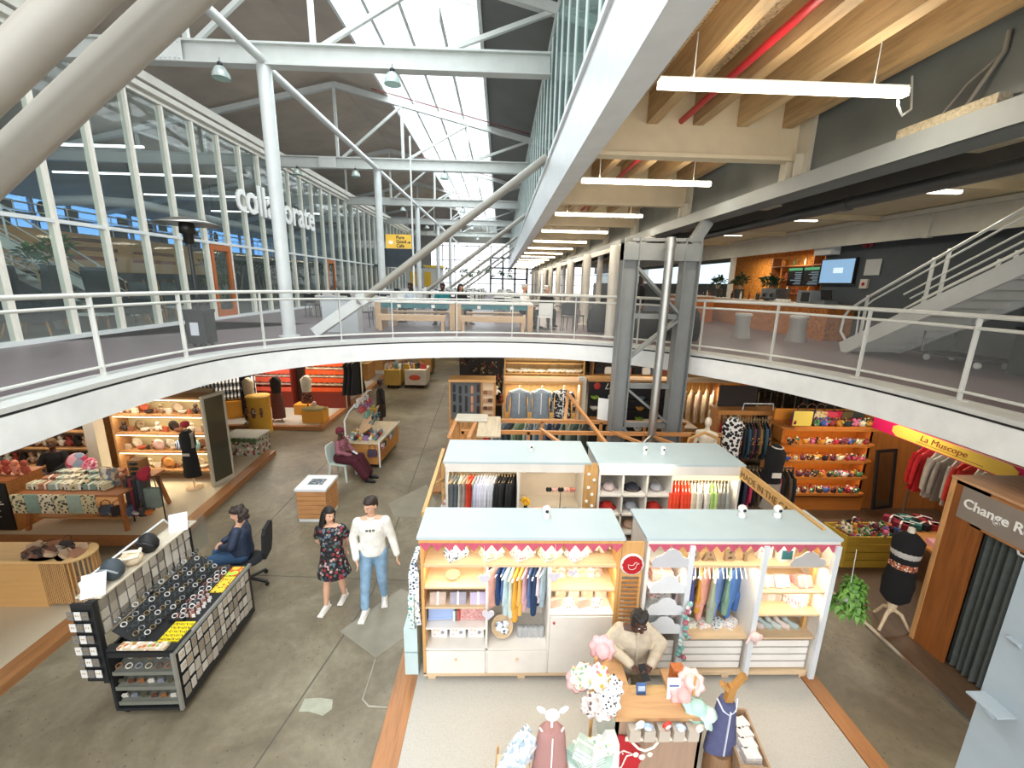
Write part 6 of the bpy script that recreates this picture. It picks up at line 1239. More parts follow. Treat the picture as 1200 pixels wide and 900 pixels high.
HC = [['#c7b6b2', '#2a2b3a', '#a8a8ac'], ['#cf3a2b', '#a9afb8', '#cf3a2b'], ['#e08a74', '#d4b39c', '#6d5f3e'], ['#b9a8a4', '#d4b39c', '#8f8a86']]
for r in range(4):
    for c in range(3): HATK.put((KD[0]+.22+c*.39, 6.3+.2, 1.485-.34*r+.03), 0, 'hat in the cubbyholes of the rear right kiosk, row %s from top, %s' % (['one', 'two', 'three', 'four'][r], ['left', 'middle', 'right'][c]), 'hats in cubbyholes', cloth(HC[r][c]), .95, (math.radians(18), 0, 0))
cs = ['#e2492c']*6+['#e9d9c0', '#d9cdb4', '#e6e0d4', '#d4cfc2', '#dedbd2', '#e8e4dc', '#9fc46a', '#b9d48c', '#8d8a80', '#a39f94', '#8a8b88', '#9aa09c']
for k, c in enumerate(cs): SHIRTW.put((KD[0]+1.28+k*.055, 6.5, 1.62), 1.2+R.uniform(-.12, .12), 'shirt on the rail of the rear right kiosk, '+ORD[k], 'clothes, rear right kiosk', cloth(c), 1.05)
# timber beams joining the kiosks, lettered beam
t = thing('lettered_beam', 'sloping timber beam with carved capital letters on the right of the kiosks', 'beam', (3.93, 5.6, 1.82)); MB().beam((-.05, 1.25, .12), (-.05, -1.1, .12), .05, .2).box(-.075, -.03, 1.2, 1.25, -1.8, .1).box(-.075, -.03, -1.1, -1.05, -1.8, .1).build('timber', wood('#d0a466', 'y'), t)
text('lettering', 'MADE IN THE CAPE', .15, paint('#7a5a34', .6), (-.082, .65, .06), (PI/2, 0, -PI/2), t, ext=.002)
t = thing('kiosk_side_frame', 'timber side frame joining the left ends of front and rear kiosks', 'frame', (-.93, 6.0, .03)); MB().beam((0, -1.05, 1.9), (0, .9, 1.98), .05, .07).beam((0, -.95, 1.9), (0, -.95, .05), .05, .05, (0, 1, 0)).beam((0, .8, 1.9), (0, .8, .05), .05, .05, (0, 1, 0)).beam((0, .8, 1.5), (0, -.3, 1.9), .05, .05).build('timber', wood('#d0a466', 'y'), t)
item('surfboard_shape', MB().loft([[(-.1*q, -.02, z), (.1*q, -.02, z), (.1*q, .02, z), (-.1*q, .02, z)] for z, q in ((0, .3), (.2, 1), (.6, 1.1), (1.0, .8), (1.2, .2))], False), stripes('#e6e8ea', '#c98d8a', 3, 'z'), 'white rounded board with red stripes leaning at the rear left kiosk', 'board', (-1.05, 6.9, .05), .3, rot=(.2, .1, .3))
# ------------------------------------------------------------------ timber pergola
t = thing('timber_pergola', 'pine pergola frame of long beams and slanting rafters behind the kiosks', 'pergola', (0, 0, .05)); PB = wood('#c68a52', 'x', .55); PBY = wood('#c68a52', 'y', .55)
MB().box(-1.0, 4.3, 9.3, 9.36, 1.66, 1.74).build('beam', PB, t); MB().box(-.8, 4.9, 8.6, 8.66, 1.64, 1.72).build('beam', PB, t)
for x in (-.95, .95, 2.3, 4.2): MB().box(x, x+.06, 9.3, 9.36, 0, 1.7).build('post', PB, t)
for x in (-.78, .6, 2.1, 4.1, 4.8): MB().box(x, x+.06, 8.6, 8.66, 0, 1.7).build('post', PB, t)
for a, b in (((-.95, 9.4, 1.72), (-.9, 7.5, 1.98)), ((-.5, 9.2, 1.72), (-.55, 7.5, 1.95)), ((.9, 8.8, 1.7), (1.15, 7.4, 1.9)), ((1.7, 10.4, 2.1), (2.1, 7.6, 1.75)), ((2.4, 8.7, 1.7), (3.1, 7.4, 1.75)), ((3.1, 8.6, 1.7), (3.7, 7.4, 1.75)), ((1.5, 9.3, 1.72), (1.75, 10.6, 2.1))): MB().beam(a, b, .07, .05).build('rafter', PBY, t)
item('plywood_board', MB().box(-.24, .24, 0, 1.3, 0, .03), wood('#c9b79a', 'y'), 'pale plywood board lying on the pergola beams at the left', 'board', (-.2, 8.1, 1.8)); item('plywood_board', MB().box(-.35, .35, 0, .5, 0, .03), wood('#c9c0ae', 'x'), 'grey plywood offcut on the far left pergola corner', 'board', (-.6, 8.95, 1.84))
item('white_picture_frame', MB().box(-.12, .12, 0, .03, 0, .5), paint('#e9e9e6', .4), 'white upright board standing on the pergola right of the shirts', 'board', (2.35, 9.33, 1.8), -.5)
ms = MB().path([(0, 0, 1.6), (-.3, 0, 1.4), (-.3, 0, 1.05), (0, 0, .9), (.4, 0, 1.0), (.5, 0, 1.3), (0, 0, 1.6)], .03, 8)
item('steel_sculpture', ms, metal('#a8a49c', .3), 'bent silver tube sculpture under the pergola by the drain pipe', 'sculpture', (3.0, 8.0, .3), .4)
t = thing('wicker_arch', 'curved wicker arch and cushions at the right end of the rear kiosks', 'arch', (3.85, 7.55, .03)); MB().path([(-.3, 0, 1.7), (-.28, 0, 2.0), (0, 0, 2.12), (.28, 0, 2.0), (.3, 0, 1.7)], .03, 8).path([(-.3, 0, 0), (-.3, 0, 1.7)], .02).path([(.3, 0, 0), (.3, 0, 1.7)], .02).build('frame', wood('#b5874f', 'x'), t)
# goods under the pergola
def rail_rack(loc, L, h, label, mat=None):
    t = thing('clothes_rack', label, 'rack', loc); m_ = mat or metal('#8c8c8c')
    MB().tube((0, 0, h), (L, 0, h), .014).build('rail', m_, t)
    for x in (0, L): MB().tube((x, 0, 0), (x, 0, h), .014).tube((x, -.22, .02), (x, .22, .02), .014).build('upright', m_, t)
    return t
rail_rack((-.3, 10.55, .05), 2.6, 1.35, 'clothes rack with grey and green garments below the shirt display')
cs = ['#b9453c', '#c24a3f', '#b9bfc6', '#7b8892', '#5d6a73', '#3e4a52', '#8c9a88', '#6e8468', '#9aa79a', '#7f8d95', '#8f9aa0', '#87939a', '#a2abae', '#5a6478', '#4c5870', '#44506a', '#8e9c8e', '#79897c', '#9aa59c', '#687a70', '#8b958c', '#5d6a62']
for k, c in enumerate(cs): SHIRT.put((-.25+k*.117, 10.55, 1.3), 1.2+R.uniform(-.3, .3), 'garment on the rack below the shirt display, '+ORD[k], 'garments below the shirt display', cloth(c), 1.25)
# ------------------------------------------------------------------ shoe wall, shirt bay, black stall
t = thing('shoe_display', 'oak-framed grey wall display of small dark shoes', 'display', (-1.35, 11.25, .05)); O2 = wood('#c08a50', 'x')
MB().box(0, 1.25, -.06, .5, 2.15, 2.22).build('top_board', wood('#cf9c5e', 'x'), t); MB().box(0, .05, 0, .5, 0, 2.15).box(1.2, 1.25, 0, .5, 0, 2.15).box(.86, .9, 0, .1, 1.1, 2.15).build('frame', O2, t); MB().box(.05, .86, .06, .1, 1.1, 2.15).build('back_panel', paint('#5d6263', .7), t); MB().box(.9, 1.2, .06, .1, 1.1, 2.15).build('back_panel', PX, t)
pl = MB()
for k in range(7): pl.box(.05+k*.165, .2+k*.165, .0, .05, 0, 1.08)
pl.build('plank_front', wood('#c08a50', 'z'), t)
for k in range(15):
    r_, c_ = divmod(k, 5); SHOE.put((-1.35+.14+c_*.16, 11.27, 2.0-.28*r_+R.uniform(-.04, .04)), R.uniform(-.2, .2), 'dark shoe on the grey display wall, row %s, %s' % (['one', 'two', 'three'][r_], ORD[c_]), 'shoes on the grey wall', paint(['#1f2022', '#2b2c30', '#3a2320', '#232427', '#c48a6a'][(k*3) % 5], .5), .95, (math.radians(-90), 0, R.uniform(-.15, .15)))
for k in range(8): POUCH.put((-1.35+.98+.13*(k % 2), 11.27, 1.2+.22*(k//2)), 0, 'small brown leather item in the narrow bay right of the shoes, %s' % ORD[k], 'leather items', paint(['#8a5a3c', '#b58a6a', '#5c3a28'][k % 3], .6), .8)
t = thing('shirt_bay', 'warmly lit oak bay displaying three shirts', 'display', (.12, 11.2, .05)); MB().box(0, 2.1, -.08, .6, 2.15, 2.22).build('top_board', wood('#cf9c5e', 'x'), t); MB().box(0, .05, 0, .6, 0, 2.15).box(2.05, 2.1, 0, .6, 0, 2.15).build('side_panel', O2, t); MB().box(.05, 2.05, .5, .55, .9, 2.15).build('back_panel', wood('#e0b878', 'z'), t); strip(t, 2.0, .1, 2.12)
area('bay_glow', (1.15, 11.3, 2.15), 2.0, .08, 26, WARM, (math.radians(-15), 0, 0))
SHB = Kind('hanging_shirt', 'shirt', shirt_mb(.26, .82, .05), None, [('hanger', HOOK, HWH), ('button_placket', MB().box(-.01, .01, -.075, -.05, -.7, -.12), paint('#e8e8e8', .6))])
for k, m_ in enumerate((cloth('#7d8790'), cloth('#838e98'), spots('#b9bab6', ['#1b1c1e', '#2a2a2c', '#1b1c1e', '#c9c9c5'], 22, .75))): SHB.put((.12+.42+k*.6, 11.32, 2.02), 0, ['plain grey shirt on the left of the lit bay', 'plain blue-grey shirt in the middle of the lit bay', 'black and white patterned shirt on the right of the lit bay'][k], 'shirts in the lit bay', m_)
t = thing('black_stall', 'black stall wall with white handwritten lettering and round red emblem', 'display', (2.45, 11.3, .05)); MB().box(0, 2.6, .1, .15, 0, 2.2).build('panel', BLACK, t); MB().box(-.05, 2.65, 0, .5, 2.2, 2.26).build('top_board', wood('#cf9c5e', 'x'), t); MB().box(-.3, -.1, 0, .2, 0, 2.3).build('white_post', paint('#d9d3c6', .5), t)
MB().ell((.22, .08, 2.06), (.1, .015, .1)).build('red_emblem', paint('#b8372f', .5), t); text('lettering', 'Lululu', .24, paint('#eceae6', .5), (.42, .09, 1.97), (PI/2, 0, 0), t, shear=.4)
for k in range(22): R_ = R.random(); (CRAFT if k % 3 else BOWL).put((2.6+.42*(k % 6), 11.3, [1.75, 1.45, 1.15, .85][k//6]), 0, 'small ornament on the black stall wall, row %s, %s' % (['one', 'two', 'three', 'four'][k//6], ORD[k % 6]), 'ornaments on the black wall', paint(['#8fae3f', '#d9d2c0', '#b5793f', '#7c8a92', '#c98a3a'][k % 5], .5), 1.3)
bs = thing('wall_shelves', 'black shelves on the black stall wall', 'shelf', (2.45, 11.28, .05))
for z in (1.68, 1.38, 1.08, .78): MB().box(.1, 2.6, -.06, .1, z, z+.02).build('board', paint('#2b2a2a', .6), bs)
# rear shelves, row five
def unit(name, label, loc, w, h, d, levels, side, back, cat='shelf unit', rz=0, glowc=None, top=True):
    t = thing(name, label, cat, loc, rz)
    MB().box(0, .04, 0, d, 0, h).build('side_panel', side, t); MB().box(w-.04, w, 0, d, 0, h).build('side_panel', side, t); MB().box(.04, w-.04, d-.03, d, 0, h).build('back_panel', back, t)
    for z in levels: MB().box(.04, w-.04, 0, d-.03, z-.015, z+.015).build('shelf', side, t)
    if top: MB().box(-.02, w+.02, -.02, d, h, h+.04).build('top_board', side, t)
    return t
unit('shelf_unit', 'cream lit shelf unit of white ornaments behind the shirt bay', (.15, 13.6, .05), 2.6, 2.5, .45, (1.1, 1.5, 1.9, 2.25), wood('#b9935c', 'x'), wood('#d8b67c', 'z')); area('bay_glow', (1.4, 13.4, 2.5), 2.2, .1, 22, WARM, (math.radians(-25), 0, 0))
for r_, z in enumerate((1.565, 1.965)): row(BOWL if r_ else TIN, (.25, 13.75, z), (2.65, 13.75, z), 14, 'white ornament on the %s shelf of the cream rear unit' % ['lower', 'upper'][r_], 'white ornaments rear unit', [paint('#ece7da', .5), paint('#d9cbb0', .5), paint('#f2efe6', .5)], 0, .3, 1.4, js=.3)
unit('shelf_unit', 'open dark shelf unit of handbags behind the black stall', (3.0, 13.6, .05), 3.0, 2.4, .45, (1.0, 1.45, 1.9), wood('#8a6236', 'x'), paint('#3a3632', .7))
for r_, z in enumerate((1.065, 1.515, 1.965)): row(BAG, (3.1, 13.8, z), (5.9, 13.8, z), 9, 'handbag on the %s shelf of the dark rear unit' % ['lower', 'middle', 'upper'][r_], 'handbags rear unit', [paint('#222225', .5), paint('#e0dcd4', .5), paint('#5c6f8a', .5), paint('#8c4a2c', .5)], 0, .3, 1.1)
t = thing('dark_stall', 'dark stall crowded with dried flowers behind the shoe display', 'display', (-1.3, 13.3, .05)); MB().box(0, 1.4, .5, .55, 0, 2.4).build('panel', paint('#2a2422', .8), t); MB().box(0, 1.4, 0, .5, .9, .95).build('counter', wood('#6a4a2e', 'x'), t)
for k in range(16): (DOLL if k % 2 else POUCH).put((-1.2+.085*k, 13.5+.1*(k % 3), .97+.5*(k % 3)*.5), 0, 'small brown or white item on the dark stall, '+ORD[k], 'items on the dark stall', paint(['#5c3a28', '#e8e2d8', '#7a6a3c', '#8a4a30'][k % 4], .7), 1.4, (0, 0, k))
lf = MB()
for k in range(20): leaf_cluster(lf, (R.uniform(0, 1.3), .35, R.uniform(1.2, 2.4)), .22, 26, .02, .3)
lf.build('dried_flowers', spots('#4a3a30', ['#6d5a3c', '#7c3a34', '#3a4030', '#a08a6a'], 9, .6), t)
for k, (x, w_) in enumerate(((6.3, 2.4), (9.0, 2.8))): rail_rack((x, 13.0, .05), w_, 1.6, 'clothes rack in the dim rear right area, '+ORD[k])
for k in range(24): DRESS.put((6.4+k*.2, 13.0, 1.58), 1.0, 'long garment hanging in the dim rear right area, '+ORD[k], 'rear right garments', cloth(['#8a6a4a', '#c2b49a', '#5a4034', '#d5c8b2', '#7c3f34', '#a39a8c'][k % 6]), 1.1)
# ------------------------------------------------------------------ racks, mannequins right of the tower
t = thing('wooden_table', 'brown timber table beside the tower foot', 'table', (3.6, 9.55, .05)); MB().box(0, 1.1, 0, .7, 1.45, 1.5).build('tabletop', wood('#8a7358', 'x'), t)
for x, y in ((.03, .03), (1.02, .03), (.03, .62), (1.02, .62)): MB().box(x, x+.06, y, y+.06, 0, 1.45).build('leg', PB, t)
def mannequin_body(h=1.75, sc=1.0):
    k = h/1.75*sc; b = MB()
    b.ell((0, 0, 1.62*k), (.07*k, .085*k, .11*k), 14, 10).cap((0, 0, 1.5*k), (0, 0, 1.42*k), .045*k, .05*k)
    for s in (-1, 1):
        b.cap((s*.06*k, 0, 1.3*k), (s*.04*k, 0, 1.08*k), .095*k, .08*k).cap((s*.04*k, 0, 1.08*k), (s*.07*k, 0, .92*k), .08*k, .1*k)
        b.cap((0, 0, 1.42*k), (s*.17*k, 0, 1.38*k), .05*k, .048*k).cap((s*.17*k, 0, 1.38*k), (s*.21*k, .02, 1.1*k), .045*k, .036*k).cap((s*.21*k, .02, 1.1*k), (s*.2*k, -.08*k, .88*k), .036*k, .026*k).cap((s*.2*k, -.08*k, .88*k), (s*.19*k, -.12*k, .76*k), .024*k, .018*k)
        b.cap((s*.09*k, 0, .9*k), (s*.09*k, 0, .5*k), .08*k, .05*k).cap((s*.09*k, 0, .5*k), (s*.09*k, 0, .08*k), .052*k, .032*k).cap((s*.09*k, 0, .05*k), (s*.09*k, -.13*k, .035*k), .035*k, .025*k)
    return b
t = thing('mannequin', 'cream full-figure mannequin standing on the table right of the tower', 'mannequin', (4.3, 8.35, .05), -.6); MB().lathe([(.32, 0), (.32, .42), (0, .43)], n=20).build('plinth', wood('#8a6a48', 'z'), t)
o = mannequin_body(1.75).build('body', paint('#e3d6bf', .45), t); o.location = (0, 0, .43); remesh(o, .014)
t = thing('mannequin', 'mannequin torso in black and white zebra print top right of the cream mannequin', 'mannequin', (4.95, 8.55, .05), -.3); MB().tube((0, 0, 0), (0, 0, 1.3), .03).lathe([(.22, 0), (.22, .03), (0, .04)]).build('stand', BLACK, t); MB().loft([[((rx)*math.cos(2*PI*i/14), .12*math.sin(2*PI*i/14), z) for i in range(14)] for z, rx in ((1.1, .2), (1.4, .17), (1.7, .2), (1.95, .22), (2.05, .12), (2.1, .05))]).build('zebra_top', spots('#e6e4de', ['#18181a', '#1f1f22', '#232326'], 15, .55), t)
rail_rack((4.95, 8.95, .02), 1.08, 1.95, 'clothes rack of dark patterned garments under the bridge', paint('#7d6a4a', .5))
cs = ['#a52a30', '#b03038', '#6d5a34', '#2c3440', '#24405a', '#3a2c34', '#1d1d22', '#4c3a28', '#2c4a5c', '#1f2126', '#5a3440', '#23262c', '#8c6a3a', '#1c1d20', '#34505a', '#2a2024']
for k, c in enumerate(cs): SHIRT.put((5.0+k*.063, 8.95, 1.9), 1.2+R.uniform(-.15, .15), 'garment on the upper rack under the bridge, '+ORD[k], 'garments on the upper rack', spots(c, ['#c98a3a', c, '#8a3040', '#d9cdb4'][:3], 22, .3) if k % 2 else cloth(c), 1.25)
rail_rack((4.85, 8.2, .02), 1.3, 1.15, 'lower clothes rack of dark garments beside the lettered beam', BLACK)
for k in range(16): SHIRT.put((4.9+k*.08, 8.2, 1.1), 1.2+R.uniform(-.2, .2), 'garment on the lower rack beside the lettered beam, '+ORD[k], 'garments on the lower rack', cloth(['#232026', '#7c2440', '#1d1f24', '#2c3850', '#c23a5c', '#1b1b1f', '#5a4a3a', '#20242c'][k % 8]), 1.15)
t = thing('dress_form', 'black and white patterned top on a form left of the craft shelves', 'mannequin', (5.55, 7.95, .02)); MB().tube((0, 0, 0), (0, 0, 1.0), .025).lathe([(.2, 0), (.2, .03), (0, .04)]).build('stand', BLACK, t); MB().loft([[((rx)*math.cos(2*PI*i/14), .12*math.sin(2*PI*i/14), z) for i in range(14)] for z, rx in ((.95, .19), (1.2, .17), (1.45, .2), (1.6, .2), (1.7, .1), (1.75, .05))]).build('black_top', cloth('#17171a'), t); MB().loft([[((rx)*math.cos(2*PI*i/14), .13*math.sin(2*PI*i/14), z) for i in range(14)] for z, rx in ((.4, .2), (.95, .19))]).build('grey_skirt', cloth('#a39a8e'), t); MB().lathe([(.1, 0), (.11, .01), (.1, .02)], (0, -.02, 1.7), 16).build('necklace', paint('#e9e4da', .4), t); MB().obox((0, -.13, 1.15), (.18, .02, .1)).build('white_print', paint('#e9e4da', .6), t)
t = thing('curtained_bay', 'timber bay with pale curtains and towels right of the tower', 'display', (4.6, 10.9, .05)); MB().box(0, 2.2, .5, .55, 0, 2.4).build('back_panel', wood('#d09a4a', 'z'), t); MB().box(0, 2.2, 0, .5, 2.3, 2.36).build('top_board', PX, t); [MB().box(x_, x_+.05, 0, .5, 0, 2.3).build('post', PB, t) for x_ in (0, 1.2, 2.15)]; area('bay_glow', (5.7, 10.8, 2.3), 2.0, .1, 22, WARM, (math.radians(-15), 0, 0))
for k in range(10): SHIRTW.put((4.75+k*.2, 11.1, 2.1), 1.0, 'cream scarf or towel hanging in the timber bay, '+ORD[k], 'cream textiles in the timber bay', cloth(['#d9c3a0', '#e2d2b6', '#c9ab86', '#d6b9a0'][k % 4]), 1.3)
item('framed_picture', MB().box(-.45, .45, 0, .04, 0, .5), paint('#2c2420', .6), 'dark framed picture above the timber counter under the bridge', 'picture', (5.6, 9.66, 2.07)); t = thing('timber_counter', 'curved-edge timber counter with white rail under the bridge', 'counter', (5.0, 9.3, .02)); MB().box(0, 1.5, 0, .45, 1.95, 2.05).build('worktop', wood('#c98a4a', 'x'), t); MB().box(.02, .08, .03, .4, 0, 1.95).box(1.42, 1.48, .03, .4, 0, 1.95).build('leg', PB, t); MB().path([(.6, .1, 2.05), (.62, .1, 2.2), (1.3, .1, 2.2), (1.32, .1, 2.05)], .015).build('white_rail', WHITE, t)
# ------------------------------------------------------------------ craft shelves on the right
CW = wood('#c57a35', 'x', .5, 1, .2)
t = thing('craft_shelves', 'curved timber shelf unit full of small colourful crafts', 'shelf unit', (6.1, 8.45, .02)); Wd = 2.0
MB().box(0, .06, .2, .6, 0, 1.9).build('side_panel', CW, t); MB().box(Wd-.06, Wd, .2, .6, 0, 2.2).build('side_panel', CW, t); MB().box(0, Wd, .55, .6, 0, 2.2).build('back_panel', wood('#d98a30', 'z', .6, 1, .15), t)
for z in (.42, .8, 1.18, 1.55, 1.95): MB().prism([(0, .6), (0, .2), (.08, .04), (.2, 0), (Wd-.2, 0), (Wd, .1), (Wd, .6)], z-.03, z, 'z').box(.1, Wd-.1, -.0, .02, z, z+.03).build('shelf', CW, t)
MB().box(0, Wd, .1, .55, 0, .3).build('plinth', CW, t); MB().prism([(-.12, .6), (-.12, .1), (.1, -.06), (Wd, -.06), (Wd, .6)], 1.9, 1.94, 'z').build('top_board', CW, t)
for z in (1.9, 1.52, 1.14, .76): area('craft_glow', (7.1, 8.6, z), 1.8, .05, 5, (1, .72, .42), (math.radians(-10), 0, 0))
CC = ['#b0283c', '#2a2c34', '#d9d4cc', '#3c5a9a', '#c98a2e', '#2d6a5c', '#d96a8c', '#5c2c3a', '#e0d0b0', '#222226', '#8c2c2c', '#4c7c4a']
SP = [spots(c, [c, CC[(i+3) % 12], CC[(i+7) % 12]], 30, .45) for i, c in enumerate(CC)]
for r_, z in enumerate((.425, .805, 1.185, 1.555, 1.955)):
    for c_ in range(22): CRAFT.put((6.2+c_*.083+R.uniform(-.01, .01), 8.52+.08*(c_ % 2)+R.uniform(-.02, .02), z+.02), R.uniform(0, 6), 'beaded craft on the curved timber unit, %s shelf, %s' % (['lowest', 'second', 'third', 'fourth', 'top'][r_], ORD[c_]), 'crafts on the curved shelves', SP[R.randrange(12)], R.uniform(1.0, 1.4)*(1.3 if r_ == 4 else 1))
for k in range(7): BAG.put((6.55+k*.2, 8.8, 1.98), R.uniform(-.3, .3), 'bright bag standing behind the crafts on the top shelf, '+ORD[k], 'bags on the top shelf', [paint('#274a8c'), paint('#1f3560'), spots('#e0cfa0', ['#c98a3a'], 20), paint('#d8405a'), paint('#c22c48'), paint('#6a5a3a'), paint('#3a3a34')][k], 1.3)
item('yellow_sign', MB().box(-.2, .2, 0, .02, 0, .32).box(-.19, .19, .02, .03, 0, .3), paint('#e2c65a', .5), 'yellow handwritten sign standing on the top shelf of the craft unit', 'sign', (6.32, 8.42, 2.02), .0)
t = thing('craft_bin', 'yellow timber bin heaped with colourful fabric crafts', 'bin', (6.0, 6.55, .02)); YW = wood('#c9a63a', 'x', .6, 1, .12)
mb = MB().prism([(0, .45), (.12, 0), (1.35, 0), (1.35, .45)], 0, .03, 'z').beam((.06, .22, .33), (.06, .22, .34), .01, .01)
mb.build('bottom', YW, t)
fr_ = MB()
for k in range(4): fr_.box(.1, 1.35, -.02, .0, .01+k*.155, .15+k*.155)
fr_.build('front_planks', YW, t); MB().beam((.1, .0, .31), (0, .45, .31), .02, .62).build('side_panel', YW, t); MB().box(1.33, 1.35, 0, .45, 0, .62).build('side_panel', YW, t); MB().box(0, 1.35, .43, .45, 0, .62).build('back_panel', YW, t); MB().prism([(.02, .43), (.12, .0), (1.33, 0), (1.33, .43)], .44, .46, 'z').build('shelf', YW, t)
for k in range(60): CRAFT.put((6.17+R.uniform(0, 1.1), 6.6+R.uniform(0, .36), .5+R.uniform(0, .12)), R.uniform(0, 6), 'small colourful stuffed craft heaped in the yellow timber bin', 'crafts in the yellow bin', SP[R.randrange(12)], R.uniform(1.0, 1.5), (R.uniform(-.8, .8), R.uniform(-.8, .8), R.uniform(0, 6)))
area('bin_glow', (6.9, 7.0, 2.8), .5, .5, 16, WARM)
t = thing('leaning_mirror', 'black-framed mirror leaning beside the craft shelves', 'mirror', (8.25, 8.2, .25), .2); t.rotation_euler = (-.12, 0, .2)
MB().box(-.27, -.21, 0, .04, 0, 1.3).box(.21, .27, 0, .04, 0, 1.3).box(-.21, .21, 0, .04, 0, .06).box(-.21, .21, 0, .04, 1.24, 1.3).build('frame', BLACK, t); MB().box(-.21, .21, .015, .03, .06, 1.24).build('mirror_glass', paint('#c4cbc8', .04, 1, 0), t)
struct('wall_stall_right', MB().box(8.05, 10, 8.65, 8.7, 0, 2.9), wood('#a8682e', 'z', .5)); struct('wall_stall_right_side', MB().box(9.9, 9.95, 5.2, 8.65, 0, 2.9), wood('#8a562a', 'z', .5))
t = thing('shop_banner', 'pink banner with yellow rounded centre and dark lettering above the clothes stall', 'banner', (7.5, 5.2, 2.13)); MB().box(-.02, .02, -.2, 2.85, 0, .24).build('pink_board', paint('#d4145c', .5), t)
MB().prism([(.45, .02), (2.3, .02), (2.4, .08), (2.4, .18), (2.3, .235), (.45, .235), (.36, .18), (.36, .08)], -.03, -.02, 'x').build('yellow_panel', paint('#e8c552', .5), t); text('lettering', 'La Muscope', .15, paint('#8a3a20', .5), (-.032, 1.85, .1), (PI/2, 0, -PI/2), t, sx=1.1, shear=.2); MB().box(-.034, -.03, .8, 1.9, .06, .068).build('underline', paint('#8a3a20', .5), t)
MB().tube((0, -.1, .2), (0, -.1, .9), .008).tube((0, 2.7, .2), (0, 2.7, .9), .008).build('hanging_rod', BLACK, t)
t = rail_rack((8.3, 6.2, .02), 0.01, 1.9, 'clothes rack of red and grey garments below the pink banner', metal('#999999'))
for c in list(t.children): bpy.data.objects.remove(c)
MB().tube((0, -.9, 1.9), (0, 1.6, 1.9), .015).build('rail', metal('#999999'), t)
for y in (-.9, 1.6): MB().tube((0, y, 0), (0, y, 1.9), .015).tube((-.25, y, .02), (.25, y, .02), .015).build('upright', metal('#999999'), t)
cs = ['#c21f24', '#c9282c', '#a9a297', '#bcb5aa', '#9d968c', '#b4ada2', '#c43a30', '#c2392f', '#b5ae9f', '#c9c1b0', '#a89f8e', '#d0c8b6', '#d3a42c', '#c99a2a', '#2a2a2c', '#c7beb0', '#b8332e', '#9f988c', '#d9d2c4']
for k, c in enumerate(cs): SHIRT.put((8.3, 7.7-k*.125, 1.85), .35+R.uniform(-.15, .15), 'garment on the rack below the pink banner, '+ORD[k], 'garments below the banner', cloth(c), 1.35)
t = thing('display_table', 'low table with pink cloth and folded goods beside the change room', 'table', (7.6, 6.3, .02)); MB().box(-.5, .6, -.5, .7, .62, .66).build('tabletop', wood('#c98a4a', 'x'), t)
for x, y in ((-.45, -.45), (.52, -.45), (-.45, .62), (.52, .62)): MB().box(x, x+.05, y, y+.05, 0, .62).build('leg', PB, t)
item('pink_cloth', MB().box(-.32, .32, -.2, .2, 0, .08), cloth('#e6a6b4'), 'folded pale pink cloth on the low table beside the change room', 'cloth', (7.5, 6.05, .68), -.3); item('wooden_box', MB().box(-.14, .14, -.1, .1, 0, .12), PX, 'small wooden box on the low table beside the pink cloth', 'box', (7.95, 6.25, .68))
for k in range(12): PACK.put((7.2+.13*(k % 6), 6.75+.2*(k//6), .69), R.uniform(0, 3), 'folded coloured garment at the back of the low table, %s row, %s' % (['front', 'back'][k//6], ORD[k % 6]), 'folded garments on the low table', cloth(['#8c2438', '#1f3a40', '#3a7c7c', '#232326', '#a8303c', '#5a2c3c'][k % 6]), 1.1)
# change room booth
CRW = wood('#8f5426', 'z', .4, .7, .35)
t = thing('change_room', 'timber change room booth with grey-brown lettered header and grey curtain', 'booth', (5.9, 5.0, .02))
MB().box(0, .05, -.42, 0, 0, 2.45).build('jamb_panel', CRW, t); MB().box(0, .06, -1.35, -1.22, 0, 2.45).build('jamb_panel', wood('#c07a3e', 'z', .45), t); MB().box(-.01, .06, -.03, .03, 0, 2.45).build('corner_post', wood('#cf9a62', 'z'), t)
MB().box(-.003, .0, -1.25, -.12, 1.98, 2.4).build('header_panel', paint('#8a7f74', .7), t); MB().box(0, .06, -1.3, -.0, 2.4, 2.45).box(0, .05, -1.3, -.3, 1.95, 1.98).build('header_rail', wood('#a86f3e', 'y'), t)
MB().box(0, 1.3, -.02, .03, 0, 2.45).build('side_panel', CRW, t); MB().box(1.25, 1.3, -1.35, 0, 0, 2.45).build('back_panel', CRW, t); MB().box(-.02, 1.3, -1.35, .03, 2.45, 2.48).build('roof_board', wood('#cfa078', 'y'), t); MB().box(-.02, 1.3, -2.6, -1.35, 0, 2.45).build('side_cabinet', CRW, t)
text('lettering', 'Change Room', .165, paint('#f1efea', .5), (-.008, -.17, 2.15), (PI/2, 0, -PI/2), t, ext=.004, bold=.003)
n = 60; q = []
for k in range(n+1): u_ = k/n; q.append((.1+.035*math.sin(u_*2*PI*9)+.01*math.sin(u_*40), -.4-u_*.72))
rg = [[(x*(1+.0), y, z) for x, y in q]+[(x+.012, y, z) for x, y in reversed(q)] for z in (.02, 1.0, 1.97)]
MB().loft(rg).build('curtain', cloth('#4b504c'), t); MB().tube((.1, -.3, 1.97), (.1, -1.25, 1.97), .012).build('curtain_rail', metal('#aaaaaa'), t); MB().path([(.02, -.8, 1.95), (-.03, -.85, 1.93), (-.03, -.98, 1.93), (.02, -1.02, 1.95)], .012, 6).build('tie_back', WHITE, t)
t = thing('dress_form', 'mannequin form in black knitted dress with striped waist on pale wooden legs', 'mannequin', (5.74, 5.22, .02), -.8)
